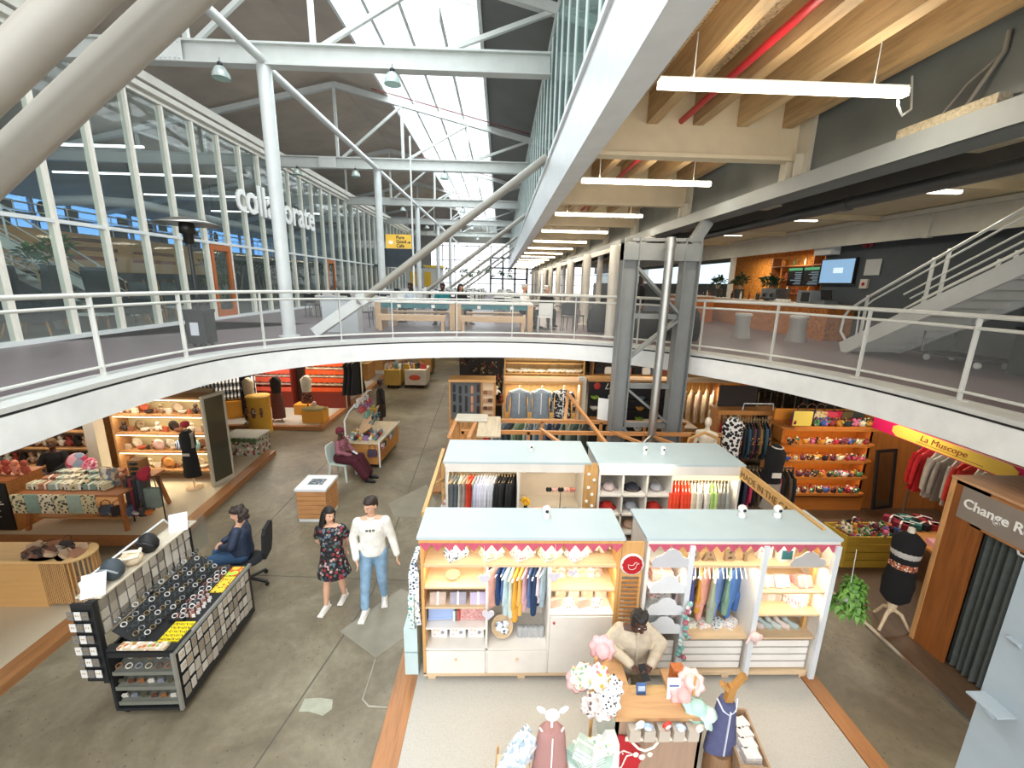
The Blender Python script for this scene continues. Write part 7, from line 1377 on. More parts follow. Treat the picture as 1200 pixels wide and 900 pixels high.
MB().loft([[((rx)*math.cos(2*PI*i/18), (ry)*math.sin(2*PI*i/18), z) for i in range(18)] for z, rx, ry in ((.42, .1, .09), (.5, .17, .13), (.75, .185, .14), (1.0, .15, .11), (1.25, .17, .13), (1.42, .18, .12), (1.5, .1, .08), (1.53, .05, .05))]).build('black_dress', cloth('#121214'), t)
MB().lathe([(.158, 1.16), (.165, 1.18), (.17, 1.24), (.165, 1.25)], n=20, sy=.78).build('white_band', paint('#b9b5ae', .8), t); MB().lathe([(.155, .98), (.16, 1.0), (.158, 1.06), (.153, 1.07)], n=20, sy=.78).build('striped_band', spots('#a8503c', ['#e6d8c4', '#3a2a24', '#c98a5a'], 40, .5), t)
MB().tube((0, 0, 1.5), (0, 0, 1.58), .045, .04).ell((0, 0, 1.59), (.04, .04, .015)).build('neck_cap', paint('#e6dccb', .5), t); LW = wood('#d9c2a0', 'z')
MB().lathe([(.03, .25), (.05, .3), (.06, .36), (.03, .42)]).build('turned_post', LW, t)
for a in (0.2, 2.3, 4.4): MB().path([(0, 0, .3), (.12*math.cos(a), .12*math.sin(a), .24), (.2*math.cos(a), .2*math.sin(a), .1), (.25*math.cos(a), .25*math.sin(a), .02)], [.03, .025, .02, .02], 8).build('leg', LW, t)

# ------------------------------------------------------------------ jewellery trolley
BK = paint('#1e2022', .5); t = thing('jewellery_trolley', 'black wheeled trolley with trays of rings and hanging cards of earrings', 'trolley', (-4.2, 3.95, 0), math.radians(1))
MB().box(0, .72, .3, 1.5, .1, .8).box(0, .03, 0, .3, .1, .85).box(.69, .72, 0, .3, .1, .85).build('body', BK, t); MB().box(0, .72, 0, 1.5, .07, .1).build('bottom_board', BK, t)
for z in (.2, .4, .6): MB().obox((.36, .15, z), (.64, .28, .012), (.3, 0, 0)).box(.04, .68, .005, .015, z-.06, z-.015).build('front_shelf', paint('#6f7066', .5), t)
MB().box(.7, .735, -.02, 1.52, .8, .835).box(.7, .735, -.02, .01, .08, .8).build('edge_trim', metal('#d5d8da', .3), t); MB().box(.0, .72, 0, .1, .84, .87).box(0, .72, .1, 1.5, .8, .815).box(.0, .72, .0, .02, .78, .86).build('top_tray', BK, t)
for x, y in ((.08, .06), (.66, .06), (.08, 1.44), (.66, 1.44)):
    c = MB().box(x-.02, x+.02, y-.02, y+.02, .05, .08).build('caster', metal('#777777'), t); MB().tube((x-.015, y, .035), (x+.015, y, .035), .035, n=12).build('wheel', BLACK, c)
MB().obox((.15, .8, .93), (.012, 1.38, .3), (0, -.9, 0)).build('sloping_rack', BK, t); MB().box(.36, .52, .45, 1.45, .815, .86).build('ring_tray', BK, t)
MB().box(.44, .67, .16, .45, .815, .83).build('yellow_tray', paint('#f0d818', .5), t); MB().box(.5, .68, .95, 1.25, .815, .83).build('yellow_tray', spots('#e6c63a', ['#c23a2c', '#7a3a2c', '#3a2a20', '#e6c63a'], 30, .35), t); MB().box(.5, .68, 1.27, 1.46, .815, .83).build('orange_tray', spots('#d9662c', ['#e8b83a', '#b8dc4a', '#d9662c'], 12, .6), t)
MB().box(-.06, .02, .0, .04, .45, 1.48).box(-.06, .0, .7, .76, .8, 1.48).box(-.06, .0, 1.44, 1.5, .8, 1.5).build('upright', BK, t); MB().box(-.035, -.02, .04, 1.45, 1.0, 1.46).build('hanging_panel', paint('#9d9a92', .6), t); MB().box(-.2, .06, .05, 1.55, 1.48, 1.5).build('top_board', wood('#d6cbb6', 'y'), t)
MB().box(-.2, .02, -.02, .01, .5, 1.47).build('end_panel', BK, t); MB().path([(-.16, .1, 1.5), (-.18, .1, 1.62), (-.18, 1.3, 1.66), (-.16, 1.4, 1.5)], .014, 6).build('tube_rail', WHITE, t)
MB().box(-.02, 0, 1.5, 1.8, 1.0, 1.45).build('wire_grid', mesh_screen('#8a8a80', .3, 40), t)
PKT = Kind('jewellery_card', 'card', MB().box(-.035, .035, -.004, .004, -.12, 0), None, [('earring', MB().ell((-.012, -.006, -.05), (.006, .003, .014), 6, 4).ell((.012, -.006, -.05), (.006, .003, .014), 6, 4), metal('#c9a04a'))])
TX, TY0 = -4.2, 3.95; CM = [paint('#b7b0a4', .7), paint('#a69d90', .7), paint('#c9c3b8', .7), paint('#8f887c', .7)]
for r_ in range(4):
    for c_ in range(14): PKT.put((TX+.742-.026*(.1+c_*.1), TY0+.1+c_*.1, .78-.155*r_), PI/2, 'jewellery card on trolley aisle side, row %s, %s' % (['one', 'two', 'three', 'four'][r_], ORD[c_].replace('left', 'the near end').replace('most', 'most')), 'cards on the aisle side', CM[R.randrange(4)], (R.uniform(.95, 1.25), 1, R.uniform(.8, 1.2)), lite=r_ > 1)
for r_ in range(3):
    for c_ in range(12): PKT.put((TX-.008, TY0+.12+c_*.115, 1.44-.14*r_), PI/2, 'necklace card on raised trolley panel, row %s, %s' % (['one', 'two', 'three'][r_], ORD[c_].replace('left', 'the near end')), 'cards on the raised panel', CM[R.randrange(4)], (R.uniform(1.0, 1.45), 1, R.uniform(.9, 1.2)), lite=True)
for r_ in range(6):
    for c_ in range(3): PKT.put((TX-.19+c_*.075, TY0-.05, 1.4-.145*r_), 0, 'earring card on trolley end panel, row %s, %s' % (['one', 'two', 'three', 'four', 'five', 'six'][r_], ORD[c_]), 'cards on the end panel', paint('#dcdad4', .6) if (r_+c_) % 2 else paint('#75716c', .6), (.9, 1, .8))
BR_ = Kind('bracelet', 'bracelet', MB().path([(.035*math.cos(a*PI/5), .028*math.sin(a*PI/5), 0) for a in range(10)], .007, 5, True), None)
for r_ in range(5):
    for c_ in range(17): BR_.put((TX+.06+.055*r_, TY0+.17+c_*.078, .85+.058*(4-r_)+.03), 0, 'bracelet on the trolley slope, row %s, %s' % (['one', 'two', 'three', 'four', 'five'][r_], ORD[c_].replace('left', 'the near end')), 'bracelets on the sloping rack', [metal('#8f9296'), paint('#b9b9b5', .4), paint('#23262a', .4), metal('#8a7a5a'), paint('#2f3a3e', .4)][(c_*2+r_) % 5], (.75, 1.1, 1), (0, .7, 0))
RG = Kind('ring', 'ring', MB().path([(.011*math.cos(a*PI/4), 0, .011+.011*math.sin(a*PI/4)) for a in range(8)], .003, 4, True), None)
for k in range(40): RG.put((TX+.46+.028*(k % 8), TY0+.19+.055*(k//8), .83), k, 'small ring standing in the yellow tray of the trolley', 'rings in the yellow tray', metal('#6a6a6a') if k % 2 else metal('#c9b060'))
for k in range(36): BR_.put((TX+.4+.045*(k % 3), TY0+.5+.078*(k//3), .875), .4, 'beaded bangle in the centre tray of the trolley', 'bangles in the centre tray', [paint('#e3dfd6', .4), paint('#8c4a3a', .4), metal('#b9bcc0'), paint('#3a3a3e', .4)][k % 4], .8, (.9, 0, .4))
for k in range(22): CANV.put((TX+.52+.04*(k % 3)+.02*(k % 2), TY0+.52+.05*(k//3), .835), .3, 'tiny card of beads on the top tray of the trolley', 'bead cards on top tray', [paint('#c9b8b0', .5), paint('#a86a5c', .5), paint('#dcd9d2', .5)][k % 3], .35)
for r_, z in enumerate((.6, .4, .2)):
    for c_ in range(12): (BR_ if r_ == 0 else POUCH).put((TX+.07+c_*.053, TY0+.07+.1*(c_ % 2), z-.01+.03*(c_ % 2)+(.02 if r_ == 0 else .0)), .3, 'small item on the %s front shelf of the trolley, %s' % (['upper', 'middle', 'lower'][r_], ORD[c_]), 'items on the trolley front shelves', [paint('#8a5a34', .5), metal('#b0a890'), paint('#cfc9bc', .5), paint('#5c3a28', .5), paint('#7c8088', .5)][(c_+r_) % 5], (.9 if r_ == 0 else .42), (.8, 0, .3) if r_ == 0 else (.3, 0, .2))
item('price_strip', MB().box(0, .5, 0, .09, 0, .03), spots('#c9b79c', ['#e9e4d8', '#b5673a', '#8c9a4a'], 24, .5), 'long cardboard strip of badges on the near end of the trolley', 'strip', (TX+.15, TY0+.0, .875))
for k, (y, c) in enumerate(((.35, '#3c464c'), (.85, '#17181a'))):
    t = thing('headband_display', ['dark grey cap form on the trolley top board', 'black round bag with white mark on the trolley top board'][k], 'bag', (TX-.06, TY0+y, 1.5)); MB().loft([[(.12*q*math.cos(2*PI*i/14), .1*q*math.sin(2*PI*i/14), z) for i in range(14)] for z, q in ((0, .5), (.05, .9), (.12, 1.0), (.2, .7), (.24, .2))]).build('body', paint(c, .6), t); MB().path([(-.1, -.04, .1), (-.06, -.09, .16), (.04, -.1, .17), (.1, -.05, .1)], .012, 6).build('band', paint('#8c9498' if k == 0 else '#2a2a2c', .5), t)
t = thing('waist_bag', 'cream bag with straps in the middle of the trolley top board', 'bag', (TX-.06, TY0+.6, 1.5)); MB().ell((0, 0, .08), (.12, .1, .08)).build('body', cloth('#e0cdb0'), t); MB().path([(-.1, -.06, .1), (0, -.12, .13), (.1, -.04, .12), (.05, .08, .15)], .018, 6).path([(-.08, 0, .14), (.02, -.03, .18), (.1, .03, .15)], .018, 6).build('strap', cloth('#efe2cc'), t)
for k, (y, l_) in enumerate(((.02, 'near'), (1.25, 'far'))): item('price_leaflet', MB().obox((0, 0, .09), (.2, .008, .24), (-.7, 0, .5)), paint('#dfe4ea', .4), 'white printed leaflet on the %s end of the trolley top board' % l_, 'leaflet', (TX-.06, TY0+y+.1, 1.5), 0, 'leaflets on the trolley')
t = thing('office_chair', 'black swivel chair under the woman in the navy jacket', 'chair', (-3.96, 6.12, 0), math.radians(-78))
MB().ell((0, .02, .45), (.24, .24, .05), 16, 8).build('seat', cloth('#1c1e22'), t); MB().loft([[(-.2*q, .24+z*.08, z), (.2*q, .24+z*.08, z), (.2*q, .29+z*.08, z), (-.2*q, .29+z*.08, z)] for z, q in ((.5, .7), (.65, 1), (.95, 1), (1.02, .7))], False).build('backrest', cloth('#1c1e22'), t); MB().tube((0, 0, .1), (0, 0, .42), .025).build('gas_column', BLACK, t)
for k in range(5):
    a = k*2*PI/5; l = MB().beam((0, 0, .12), (.3*math.cos(a), .3*math.sin(a), .07), .04, .03).build('leg', BLACK, t); MB().tube((.3*math.cos(a)-.015, .3*math.sin(a), .03), (.3*math.cos(a)+.015, .3*math.sin(a), .03), .03, n=10).build('wheel', BLACK, l)
# plinth in the aisle
t = thing('information_plinth', 'slatted timber plinth with white top and printed map in the aisle', 'plinth', (-3.72, 8.27, 0)); mb = MB().box(-.27, .27, -.29, .29, .06, .66)
for k in range(6): mb.box(-.29, .29, -.31, .31, .08+k*.1, .165+k*.1)
mb.build('timber_body', wood('#c48f5c', 'x'), t); MB().box(-.28, .28, -.3, .3, 0, .06).build('base', WHITE, t); MB().box(-.31, .31, -.33, .33, .68, .73).build('white_top', paint('#e6e9ea', .4), t); MB().box(-.14, .16, -.12, .14, .73, .735).build('map_print', spots('#6f777c', ['#9fa8ab', '#4c5459', '#c6cbca'], 22, .5), t)
# white plastic armchair
t = thing('garden_chair', 'pale green-white plastic chair under the woman in the maroon skirt', 'chair', (-3.84, 10.0, 0), math.radians(80)); GW = paint('#c9d9cf', .4)
MB().loft([[(-.23, -.22, z), (.23, -.22, z), (.21, .22, z), (-.21, .22, z)] for z in (.41, .44)], False).build('seat', GW, t); MB().loft([[(-.22*q, .2+(z-.44)*.2, z), (.22*q, .2+(z-.44)*.2, z), (.22*q, .23+(z-.44)*.2, z), (-.22*q, .23+(z-.44)*.2, z)] for z, q in ((.44, 1), (.7, 1), (.84, .85), (.88, .6))], False).build('backrest', GW, t)
for sx in (-1, 1):
    for sy in (-1, 1): MB().tube((sx*.2, sy*.19, .42), (sx*.24, sy*.23, 0), .03, .022, 8).build('leg', GW, t)
# ------------------------------------------------------------------ carts in the aisle
t = thing('market_cart', 'timber cart with white tube frame piled with small toys beside the seated woman', 'cart', (-3.9, 10.6, 0), math.radians(-4)); WT = paint('#e6e8e6', .35)
MB().box(0, .8, 0, 1.7, .12, .68).build('timber_box', wood('#bd8446', 'x'), t); MB().box(-.03, .85, -.03, 1.75, .68, .72).build('top_board', wood('#d8c7a4', 'y'), t)
MB().tube((.84, -.03, .05), (.84, -.03, .76), .022).tube((-.02, -.03, .05), (-.02, -.03, 1.3), .022).tube((-.02, 1.6, .7), (-.02, 1.6, 1.55), .022).path([(-.02, -.03, 1.3), (-.02, .3, 1.45), (.1, 1.3, 1.75), (.1, 1.6, 1.7)], .022).path([(.84, -.03, .74), (.84, 1.72, .74)], .02).build('tube_frame', WT, t)
MB().obox((.22, .9, 1.0), (.5, 1.3, .015), (.25, -.6, 0)).build('sloping_shelf', wood('#c99f62', 'y'), t)
for x, y in ((.1, .1), (.7, .1), (.1, 1.6), (.7, 1.6)): MB().tube((x-.02, y, .06), (x+.02, y, .06), .06, n=12).build('wheel', BLACK, t)
CM2 = [spots('#e9e4dc', ['#4a8a96', '#c23a4a', '#e0b23c'], 20, .5), paint('#5c8a96', .6), paint('#c9a03a', .6), paint('#b8443c', .6), paint('#e4ddd0', .6), paint('#2d3236', .6), paint('#6f9a8a', .6), paint('#8a6a94', .6)]
for k in range(30): (CRAFT if k % 3 else POUCH).put((-3.85+.13*(k % 6), 10.7+.14*(k//6), .72), k, 'small toy on the flat front of the cart, row %s, %s' % (['one', 'two', 'three', 'four', 'five'][k//6], ORD[k % 6]), 'toys on the cart front', CM2[k*5 % 8], 1.1)
for k in range(30): (DOLL if k % 3 else POUCH).put((-3.82+.16*(k % 4)*.8, 11.2+.13*(k//4), .98+.16*(3-k % 4)), k*.3, 'small toy on the sloping shelf of the cart, row %s, %s' % (['one', 'two', 'three', 'four', 'five', 'six', 'seven', 'eight'][k//4], ORD[k % 4]), 'toys on the cart slope', CM2[k*3 % 8], .9)
for k in range(9): POUCH.put((-3.03, 10.75+k*.18, .5), PI/2, 'small bag hanging on the aisle side of the cart, %s' % ORD[k].replace('left', 'the near end'), 'bags on the cart side', CM2[k*5 % 8], 1.0)
BAG.put((-3.25, 10.54, .34), 0, 'dark purple handbag hanging at the near end of the cart', None, paint('#4a3c4c', .6), 1.0)
for k, (x, y, c1) in enumerate(((-4.85, 19.2, '#c9a24a'), (-4.1, 19.3, '#d9cdb8'), (-3.9, 22.2, '#a87a3c'))):
    t = thing('market_cart', ['ochre panelled cart far down the aisle', 'white cart with orange print far down the aisle', 'brown timber cart farthest down the aisle'][k], 'cart', (x, y, 0), 0, 'far carts'); MB().box(-.35 if k != 1 else -.2, .35 if k != 1 else .75, 0, 1.2, .15, .85).build('body', paint(c1, .6), t)
    for a in (-.2, .6 if k == 1 else .25):
        for b in (.1, 1.1): MB().tube((a-.02, b, .07), (a+.02, b, .07), .07, n=10).build('wheel', BLACK, t)
    if k == 1: MB().ell((.25, -.01, .5), (.26, .01, .13)).build('orange_print', paint('#d9542c', .5), t)
    for j in range(7): (DOLL if j % 2 else BAG).put((x-.25+.14*j, y+.3+.1*(j % 3), .85), j, 'item on top of the %s far cart, %s' % (['ochre', 'white', 'brown'][k], ORD[j]), 'items on far carts', CM2[(j*3+k) % 8], 1.2)
# ------------------------------------------------------------------ left front counter
t = thing('display_counter', 'pale timber counter with rounded slatted end on the front left stage', 'counter', (-7.8, 5.5, .1)); MB().box(-2.6, 1.35, 0, .42, 0, .72).build('front', wood('#d6a566', 'x', .5, 1, .1), t); MB().box(-2.6, 1.35, -.02, .44, .72, .76).lathe([(0, .72), (.24, .72), (.24, .76), (0, .76)], (1.35, .21, 0), 24).box(1.35, 1.7, -.02, .44, .72, .76).build('worktop', wood('#e0b87c', 'x', .5, 1, .1), t)
MB().lathe([(0, .72), (.23, .72), (.23, .76), (0, .76)], (1.7, .21, 0), 24).build('rounded_top', wood('#e0b87c', 'x', .5, 1, .1), t); mb = MB()
for k in range(13): mb.box(1.36+k*.027, 1.375+k*.027, 0, .02, .05, .72)
for k in range(14): a = -PI/2+k*PI/13; mb.obox((1.7+.21*math.cos(a), .21+.21*math.sin(a), .385), (.018, .018, .67), (0, 0, a))
mb.build('slats', wood('#c69a64', 'z'), t)
for k in range(18): (POUCH if k % 3 else BAG).put((-6.95+R.uniform(0, 1.1), 5.55+R.uniform(0, .28), .865), R.uniform(0, 6), 'small brown and tan leather item on the left counter', 'leather items on the left counter', paint(['#7a5240', '#c9a888', '#3a3330', '#a8765a', '#b9a898'][k % 5], .6), R.uniform(.8, 1.3) if k % 3 else .6, (R.uniform(-1.2, -.6), 0, R.uniform(0, 6)))
item('paper_sheet', MB().box(-.1, .1, -.07, .07, 0, .01), paint('#d9b890', .6), 'peach paper lying at the left end of the left counter', 'paper', (-7.3, 5.65, .865))
# ------------------------------------------------------------------ left middle stage
t = thing('display_table', 'timber table with splayed legs heaped with printed cloths', 'table', (-7.82, 7.95, .12)); TW = wood('#a8683a', 'x')
MB().box(-.9, .95, -.62, .5, .74, .78).build('tabletop', TW, t); MB().box(-.8, .85, -.45, .4, .2, .23).build('lower_shelf', wood('#c99a62', 'x'), t)
for a, b in ((-1, -1), (1, -1), (-1, 1), (1, 1)): MB().beam((a*.8, b*.42, .74), (a*.9, b*.52, 0), .06, .06, (0, 1, 0)).build('leg', TW, t)
PT = [spots('#d9cda8', ['#3a3a30', '#8a9a7c', '#4a4a3c'], 16, .42), cloth('#8ba396'), spots('#cfc29a', ['#2e2e28', '#6a6a50'], 22, .4), spots('#e4d9bc', ['#5c6a58', '#2e2e28'], 18, .4), cloth('#a3b5a4'), cloth('#b57a5c')]
for k in range(20): PACK.put((-8.6+.2*(k % 7)+.05, 7.6+.26*(k//7), .905), R.uniform(-.5, .5), 'folded printed cloth on the left display table, row %s, %s' % (['front', 'middle', 'back'][k//7], ORD[k % 7]), 'cloths on the left table', PT[k*5 % 6], R.uniform(1.1, 1.5))
for k in range(6): item('hanging_cloth', MB().loft([[(-.12, -.03, z), (.12, -.03-.01*math.sin(z*9), z), (.12, .0, z), (-.12, .0, z)] for z in (0, .12, .25, .36)], False), PT[[0, 1, 3, 0, 4, 2][k]], 'printed cloth hanging over the front edge of the left table, '+ORD[k], 'cloth', (-8.6+k*.245, 7.3, .56), 0, 'hanging cloths on the left table')
for k in range(9): (BAG if k % 2 else BOWL).put((-7.5+.11*k, 7.6, .36), .3*k, 'small basket or bag on the lower shelf of the left table, '+ORD[k], 'goods on the lower shelf', [paint('#d9793c', .6), paint('#5c6a7c', .6), paint('#e9e2d6', .6), paint('#3a3432', .6)][k % 4], .9)
item('patterned_block', MB().box(-.17, .17, -.04, .04, 0, .34), spots('#b9a68c', ['#7c828c', '#e2dccc', '#8a6a54'], 9, .6), 'woven patterned square board on the left display table', 'board', (-7.35, 7.75, .9), -.2)
t = thing('spice_tower', 'wooden tower of stacked dark cups at the right end of the left table', 'stand', (-7.0, 8.0, .9)); MB().box(-.12, .12, -.1, .1, 0, .42).build('wood_block', wood('#9a6a3c', 'z'), t)
for k in range(4): MB().ell((0, -.11, .06+k*.1), (.09, .03, .035)).build('dark_cup', BLACK, t)
t = thing('notice_cabinet', 'timber cabinet with black board of white writing at the left edge', 'cabinet', (-9.3, 7.4, .12)); MB().box(-.6, .45, 0, .6, 0, .98).build('body', wood('#b37a40', 'x'), t); MB().box(-.65, .5, -.03, .62, .98, 1.02).build('top_board', TW, t); MB().box(-.5, .42, -.03, -.0, .04, .96).build('black_board', BLACK, t); mb = MB()
for k, (a, b, z) in enumerate(((.0, .2, .86), (-.1, .1, .8), (.05, .55, .6), (.1, .58, .55), (.0, .5, .42), (.05, .45, .36), (0, .48, .3), (.05, .4, .24), (0, .3, .16))): mb.box(a-.25, b-.25, -.035, -.03, z, z+(.022 if k < 4 else .014))
mb.build('white_writing', paint('#dcdad4', .6), t)
for k in range(5): DOLL.put((-9.4+.16*k, 7.65, 1.14), 0, 'red and orange knitted item on the black-board cabinet, '+ORD[k], 'knitted items on the cabinet', cloth(['#b8583c', '#c9694a', '#a84434', '#d98a6a', '#a8503c'][k]), 1.2)
item('round_cushion', MB().ell((0, 0, .2), (.2, .08, .2), 16, 10), spots('#b5405a', ['#8c97a8', '#d9a0a8', '#b5405a'], 6, .6), 'round pink and blue cushion on the left table before the bending person', 'cushion', (-8.45, 8.25, .9), rot=(-.3, 0, .2)); item('round_cushion', MB().ell((0, 0, .17), (.17, .08, .17), 16, 10), spots('#d9788c', ['#efd0cc', '#b5405a'], 14, .5), 'round rosy ruffled cushion on the left table', 'cushion', (-8.15, 8.15, .9), rot=(-.4, 0, -.2))
SHW = paint('#e9dcae', .7); WD = wood('#b98a5c', 'x')
t = unit('shelf_unit', 'brightly lit shelf unit of plates, jars and crafts on the left stage', (-8.75, 9.5, .12), 2.15, 1.98, .45, (.25, .7, 1.14, 1.58), WD, SHW)
for z in (.66, 1.1, 1.54, 1.94): MB().box(.05, 2.1, .02, .04, z, z+.012).build('light_strip', glow('#fff0c0', 6), t); area('shelf_glow', (-7.68, 9.55, z+.11), 2.0, .05, 7, (1, .86, .6), (math.radians(-12), 0, 0))
KD4 = ['lowest', 'second', 'third', 'top']; CR2 = [paint('#8a5a44', .5), paint('#c9b49c', .5), paint('#3a2e2a', .5), paint('#d9cfc0', .5), paint('#b5583c', .5), paint('#9a8468', .5), paint('#e0d8c6', .5)]
for r_, z in enumerate((.265, .715, 1.155, 1.595)):
    for k in range(13):
        kd = [PLATEK, TIN, POUCH, BOWL, DOLL][(k*3+r_*2) % 5]; x = -8.62+k*.152; up = kd is PLATEK
        kd.put((x, 9.68+(.1 if up else 0), z+.12+(.12 if up else 0)), R.uniform(-.3, .3), 'small ceramic or craft piece, lit left unit, %s shelf, %s' % (KD4[r_], ORD[k]), 'pieces on the lit left unit', CR2[(k*5+r_) % 7], 1.0, (PI/2, 0, 0) if up else None)
for k, (x, z, c, l_) in enumerate(((-7.35, .97, '#2d5ca8', 'blue swirl plate on the second lit shelf'), (-7.05, .97, '#3aa39a', 'teal swirl plate on the second lit shelf'), (-7.85, .97, '#c9a8a0', 'pink and grey ringed plate on the second lit shelf'), (-7.7, .52, '#c98a4a', 'round wooden plate on the lowest lit shelf'))): PLATEK.put((x, 9.64, z), 0, l_, None, stripes(c, '#cfd8da', 8, 'x') if k < 2 else paint(c, .5), 1.15, (PI/2, 0, 0))
item('white_pillar', MB().box(-.12, .12, -.12, .12, 0, 2.85), paint('#d3cbbb', .6), 'cream square pillar between the lit shelves and the doll shelves', 'pillar', (-8.95, 9.3, .12))
t = unit('shelf_unit', 'timber shelf unit of dolls and knitted goods left of the cream pillar', (-12.0, 9.6, .12), 2.85, 1.98, .45, (.3, .72, 1.14, 1.56), WD, paint('#a08468', .7)); area('shelf_glow', (-10.5, 9.4, 2.25), 2.5, .1, 30, WARM, (math.radians(-20), 0, 0))
for r_, z in enumerate((.315, .735, 1.155, 1.575)):
    for k in range(15): (DOLL if r_ != 3 else TIN).put((-11.85+k*.185, 9.75, z+.12), R.uniform(-.3, .3), '%s, timber shelves left of pillar, %s shelf, %s' % ('doll or knitted piece' if r_ != 3 else 'dark ornament', KD4[r_], ORD[k]), 'goods left of the pillar', [cloth('#d9c9b0'), cloth('#c9a88c'), cloth('#2a2422'), cloth('#9c4438'), cloth('#e3d9c8'), cloth('#7c7468')][(k*5+r_) % 6] if r_ != 3 else paint('#2e2624', .6), 1.15)
t = thing('standing_mirror', 'tall pale-framed mirror at the aisle end of the lit shelves', 'mirror', (-6.42, 9.5, .13), math.radians(-12)); MB().box(-.03, .03, -.3, -.25, 0, 2.12).box(-.03, .03, .25, .3, 0, 2.12).box(-.03, .03, -.25, .25, 0, .08).box(-.03, .03, -.25, .25, 2.05, 2.12).build('frame', paint('#c2bba8', .5), t); MB().box(0, .02, -.25, .25, .08, 2.05).build('mirror_glass', paint('#6a6a5c', .15, .6, 0), t)
t = thing('dress_form', 'headless form in black dress before the lit left shelves', 'mannequin', (-6.85, 9.15, .12)); MB().tube((0, 0, 0), (0, 0, .5), .015).lathe([(.17, 0), (.17, .02), (0, .03)]).build('stand', PX, t); MB().loft([[((rx)*math.cos(2*PI*i/16), .11*math.sin(2*PI*i/16), z) for i in range(16)] for z, rx in ((.3, .19), (.6, .17), (.9, .14), (1.15, .17), (1.3, .15), (1.38, .05))]).build('black_dress', cloth('#17181a'), t); MB().ell((0, 0, 1.52), (.09, .09, .08)).build('red_cap', cloth('#a83238'), t); MB().loft([[(.12+.02*q, -.1, z), (.17, -.05, z), (.1, .12, z), (.05, .1, z)] for z, q in ((1.0, 1), (1.2, 1.5), (1.33, .4))], False).build('grey_scarf', cloth('#8c8478'), t); MB().obox((0, -.115, .85), (.16, .01, .06)).build('white_print', paint('#b9b5ae', .7), t)
t = thing('bag_rack', 'small black rack hung with striped scarves and grey bags', 'rack', (-6.75, 7.75, .12)); MB().path([(-.3, 0, 0), (-.3, 0, .95), (.3, 0, .95), (.3, 0, 0)], .014, 6).build('frame', BLACK, t)
for k, (c, x) in enumerate((('#3a3a3c', -.24), ('#7c2c34', -.16), ('#2c2c30', -.08), ('#4a4a4c', .0))): item('hanging_scarf', MB().loft([[(-.03, -.12, z), (.03, -.12, z), (.03, .12, z), (-.03, .12, z)] for z in (0, .35, .75)], False), cloth(c), 'dark scarf hanging on the small black rack, '+ORD[k], 'scarf', (-6.75+x, 7.75, .3), 0, 'scarves on the black rack')
BAG.put((-6.6, 7.72, .45), 0, 'grey-green cloth bag hanging on the small black rack', None, cloth('#7d8a80'), (1.2, 1, 2.0)); item('red_bundle', MB().ell((0, 0, 0), (.11, .1, .13)).ell((.05, .02, .1), (.07, .06, .07)), cloth('#a8283c'), 'crimson bunched cloth on top of the small black rack', 'cloth', (-6.72, 7.75, 1.1))
# ------------------------------------------------------------------ rear left stage
OR1 = paint('#e2502c', .6); RD = paint('#7c2a1c', .6)
for n, (x, w_, c1, lab) in enumerate(((-8.95, 1.35, '#e8604a', 'coral shelf unit of white shoes, left of the pair'), (-7.1, 1.45, '#ea5a26', 'bright orange shelf unit of white shoes, right of the pair'))):
    t = unit('shelf_unit', lab, (x, 15.6, .12), w_, 2.1, .4, (.85, 1.15, 1.45, 1.75), RD, paint(c1, .6)); t['group'] = 'orange shelf units'
    for k, z in enumerate((.62, .97, 1.27, 1.57)): MB().box(.04, w_-.04, -.015, 0, z+.0, z+.16).build('orange_front', paint(c1, .6), t)
    MB().box(0, w_, -.02, .0, 0, .6).build('red_base', RD, t)
    for r_, z in enumerate((.865, 1.165, 1.465, 1.765)):
        for k in range(7): SHOE.put((x+.15+k*(w_-.3)/6, 15.65, z+.12), PI/2+R.uniform(-.4, .4), 'pale shoe on the %s, %s row, %s' % (['coral shelf unit', 'bright orange shelf unit'][n], KD4[r_], ORD[k]), 'shoes on orange shelves', paint('#f0d9cc' if n == 0 else '#f2e2c0', .6), 1.0)
    area('shelf_glow', (x+w_/2, 15.2, 2.6), 1.2, .2, 40, (1, .85, .68), (math.radians(-30), 0, 0))
def form(x, y, z, lab, cols, rz=0, h=1.5, legs=True):
    t = thing('dress_form', lab, 'mannequin', (x, y, z), rz); MB().tube((0, 0, .12), (0, 0, .8), .02).path([(-.2, -.1, .0), (0, 0, .2), (.2, -.1, 0)], .014, 6).path([(0, .2, 0), (0, 0, .2)], .014, 6).build('stand', BLACK, t)
    zs = [(.12 if cols[2] else .6, .21), (.75, .2), (.98, .14)]
    MB().loft([[((rx)*math.cos(2*PI*i/14)*(1+.05*math.cos(5*i)), rx*.75*math.sin(2*PI*i/14), q) for i in range(14)] for q, rx in zs]).build('skirt', cols[1], t); MB().loft([[((rx)*math.cos(2*PI*i/14), .11*math.sin(2*PI*i/14), q) for i in range(14)] for q, rx in ((.98, .145), (1.2, .17), (1.4, .19), (1.48, .1), (1.52, .05))]).build('top', cols[0], t)
    return t
form(-8.1, 13.75, .12, 'form in white ruffled top and dark red print skirt, left of the yellow pillar', (cloth('#cdbfa4'), spots('#2a1c20', ['#7c3440', '#b9864a', '#2a1c20'], 18, .5), True)); form(-6.45, 14.2, .12, 'form in cream top and brown print skirt on a black tripod', (cloth('#d9cdb4'), spots('#5c3020', ['#a8643c', '#2c1c18', '#7c4028'], 18, .5), False)); form(-7.35, 14.0, .12, 'form in dark top and red tartan skirt between the other two forms', (cloth('#2a2422'), stripes('#7c2c24', '#3a4030', 8, 'z'), True))
form(-8.55, 14.4, .12, 'form in navy black garment left of the white-topped form', (cloth('#1b1c28'), cloth('#1b1c28'), True))
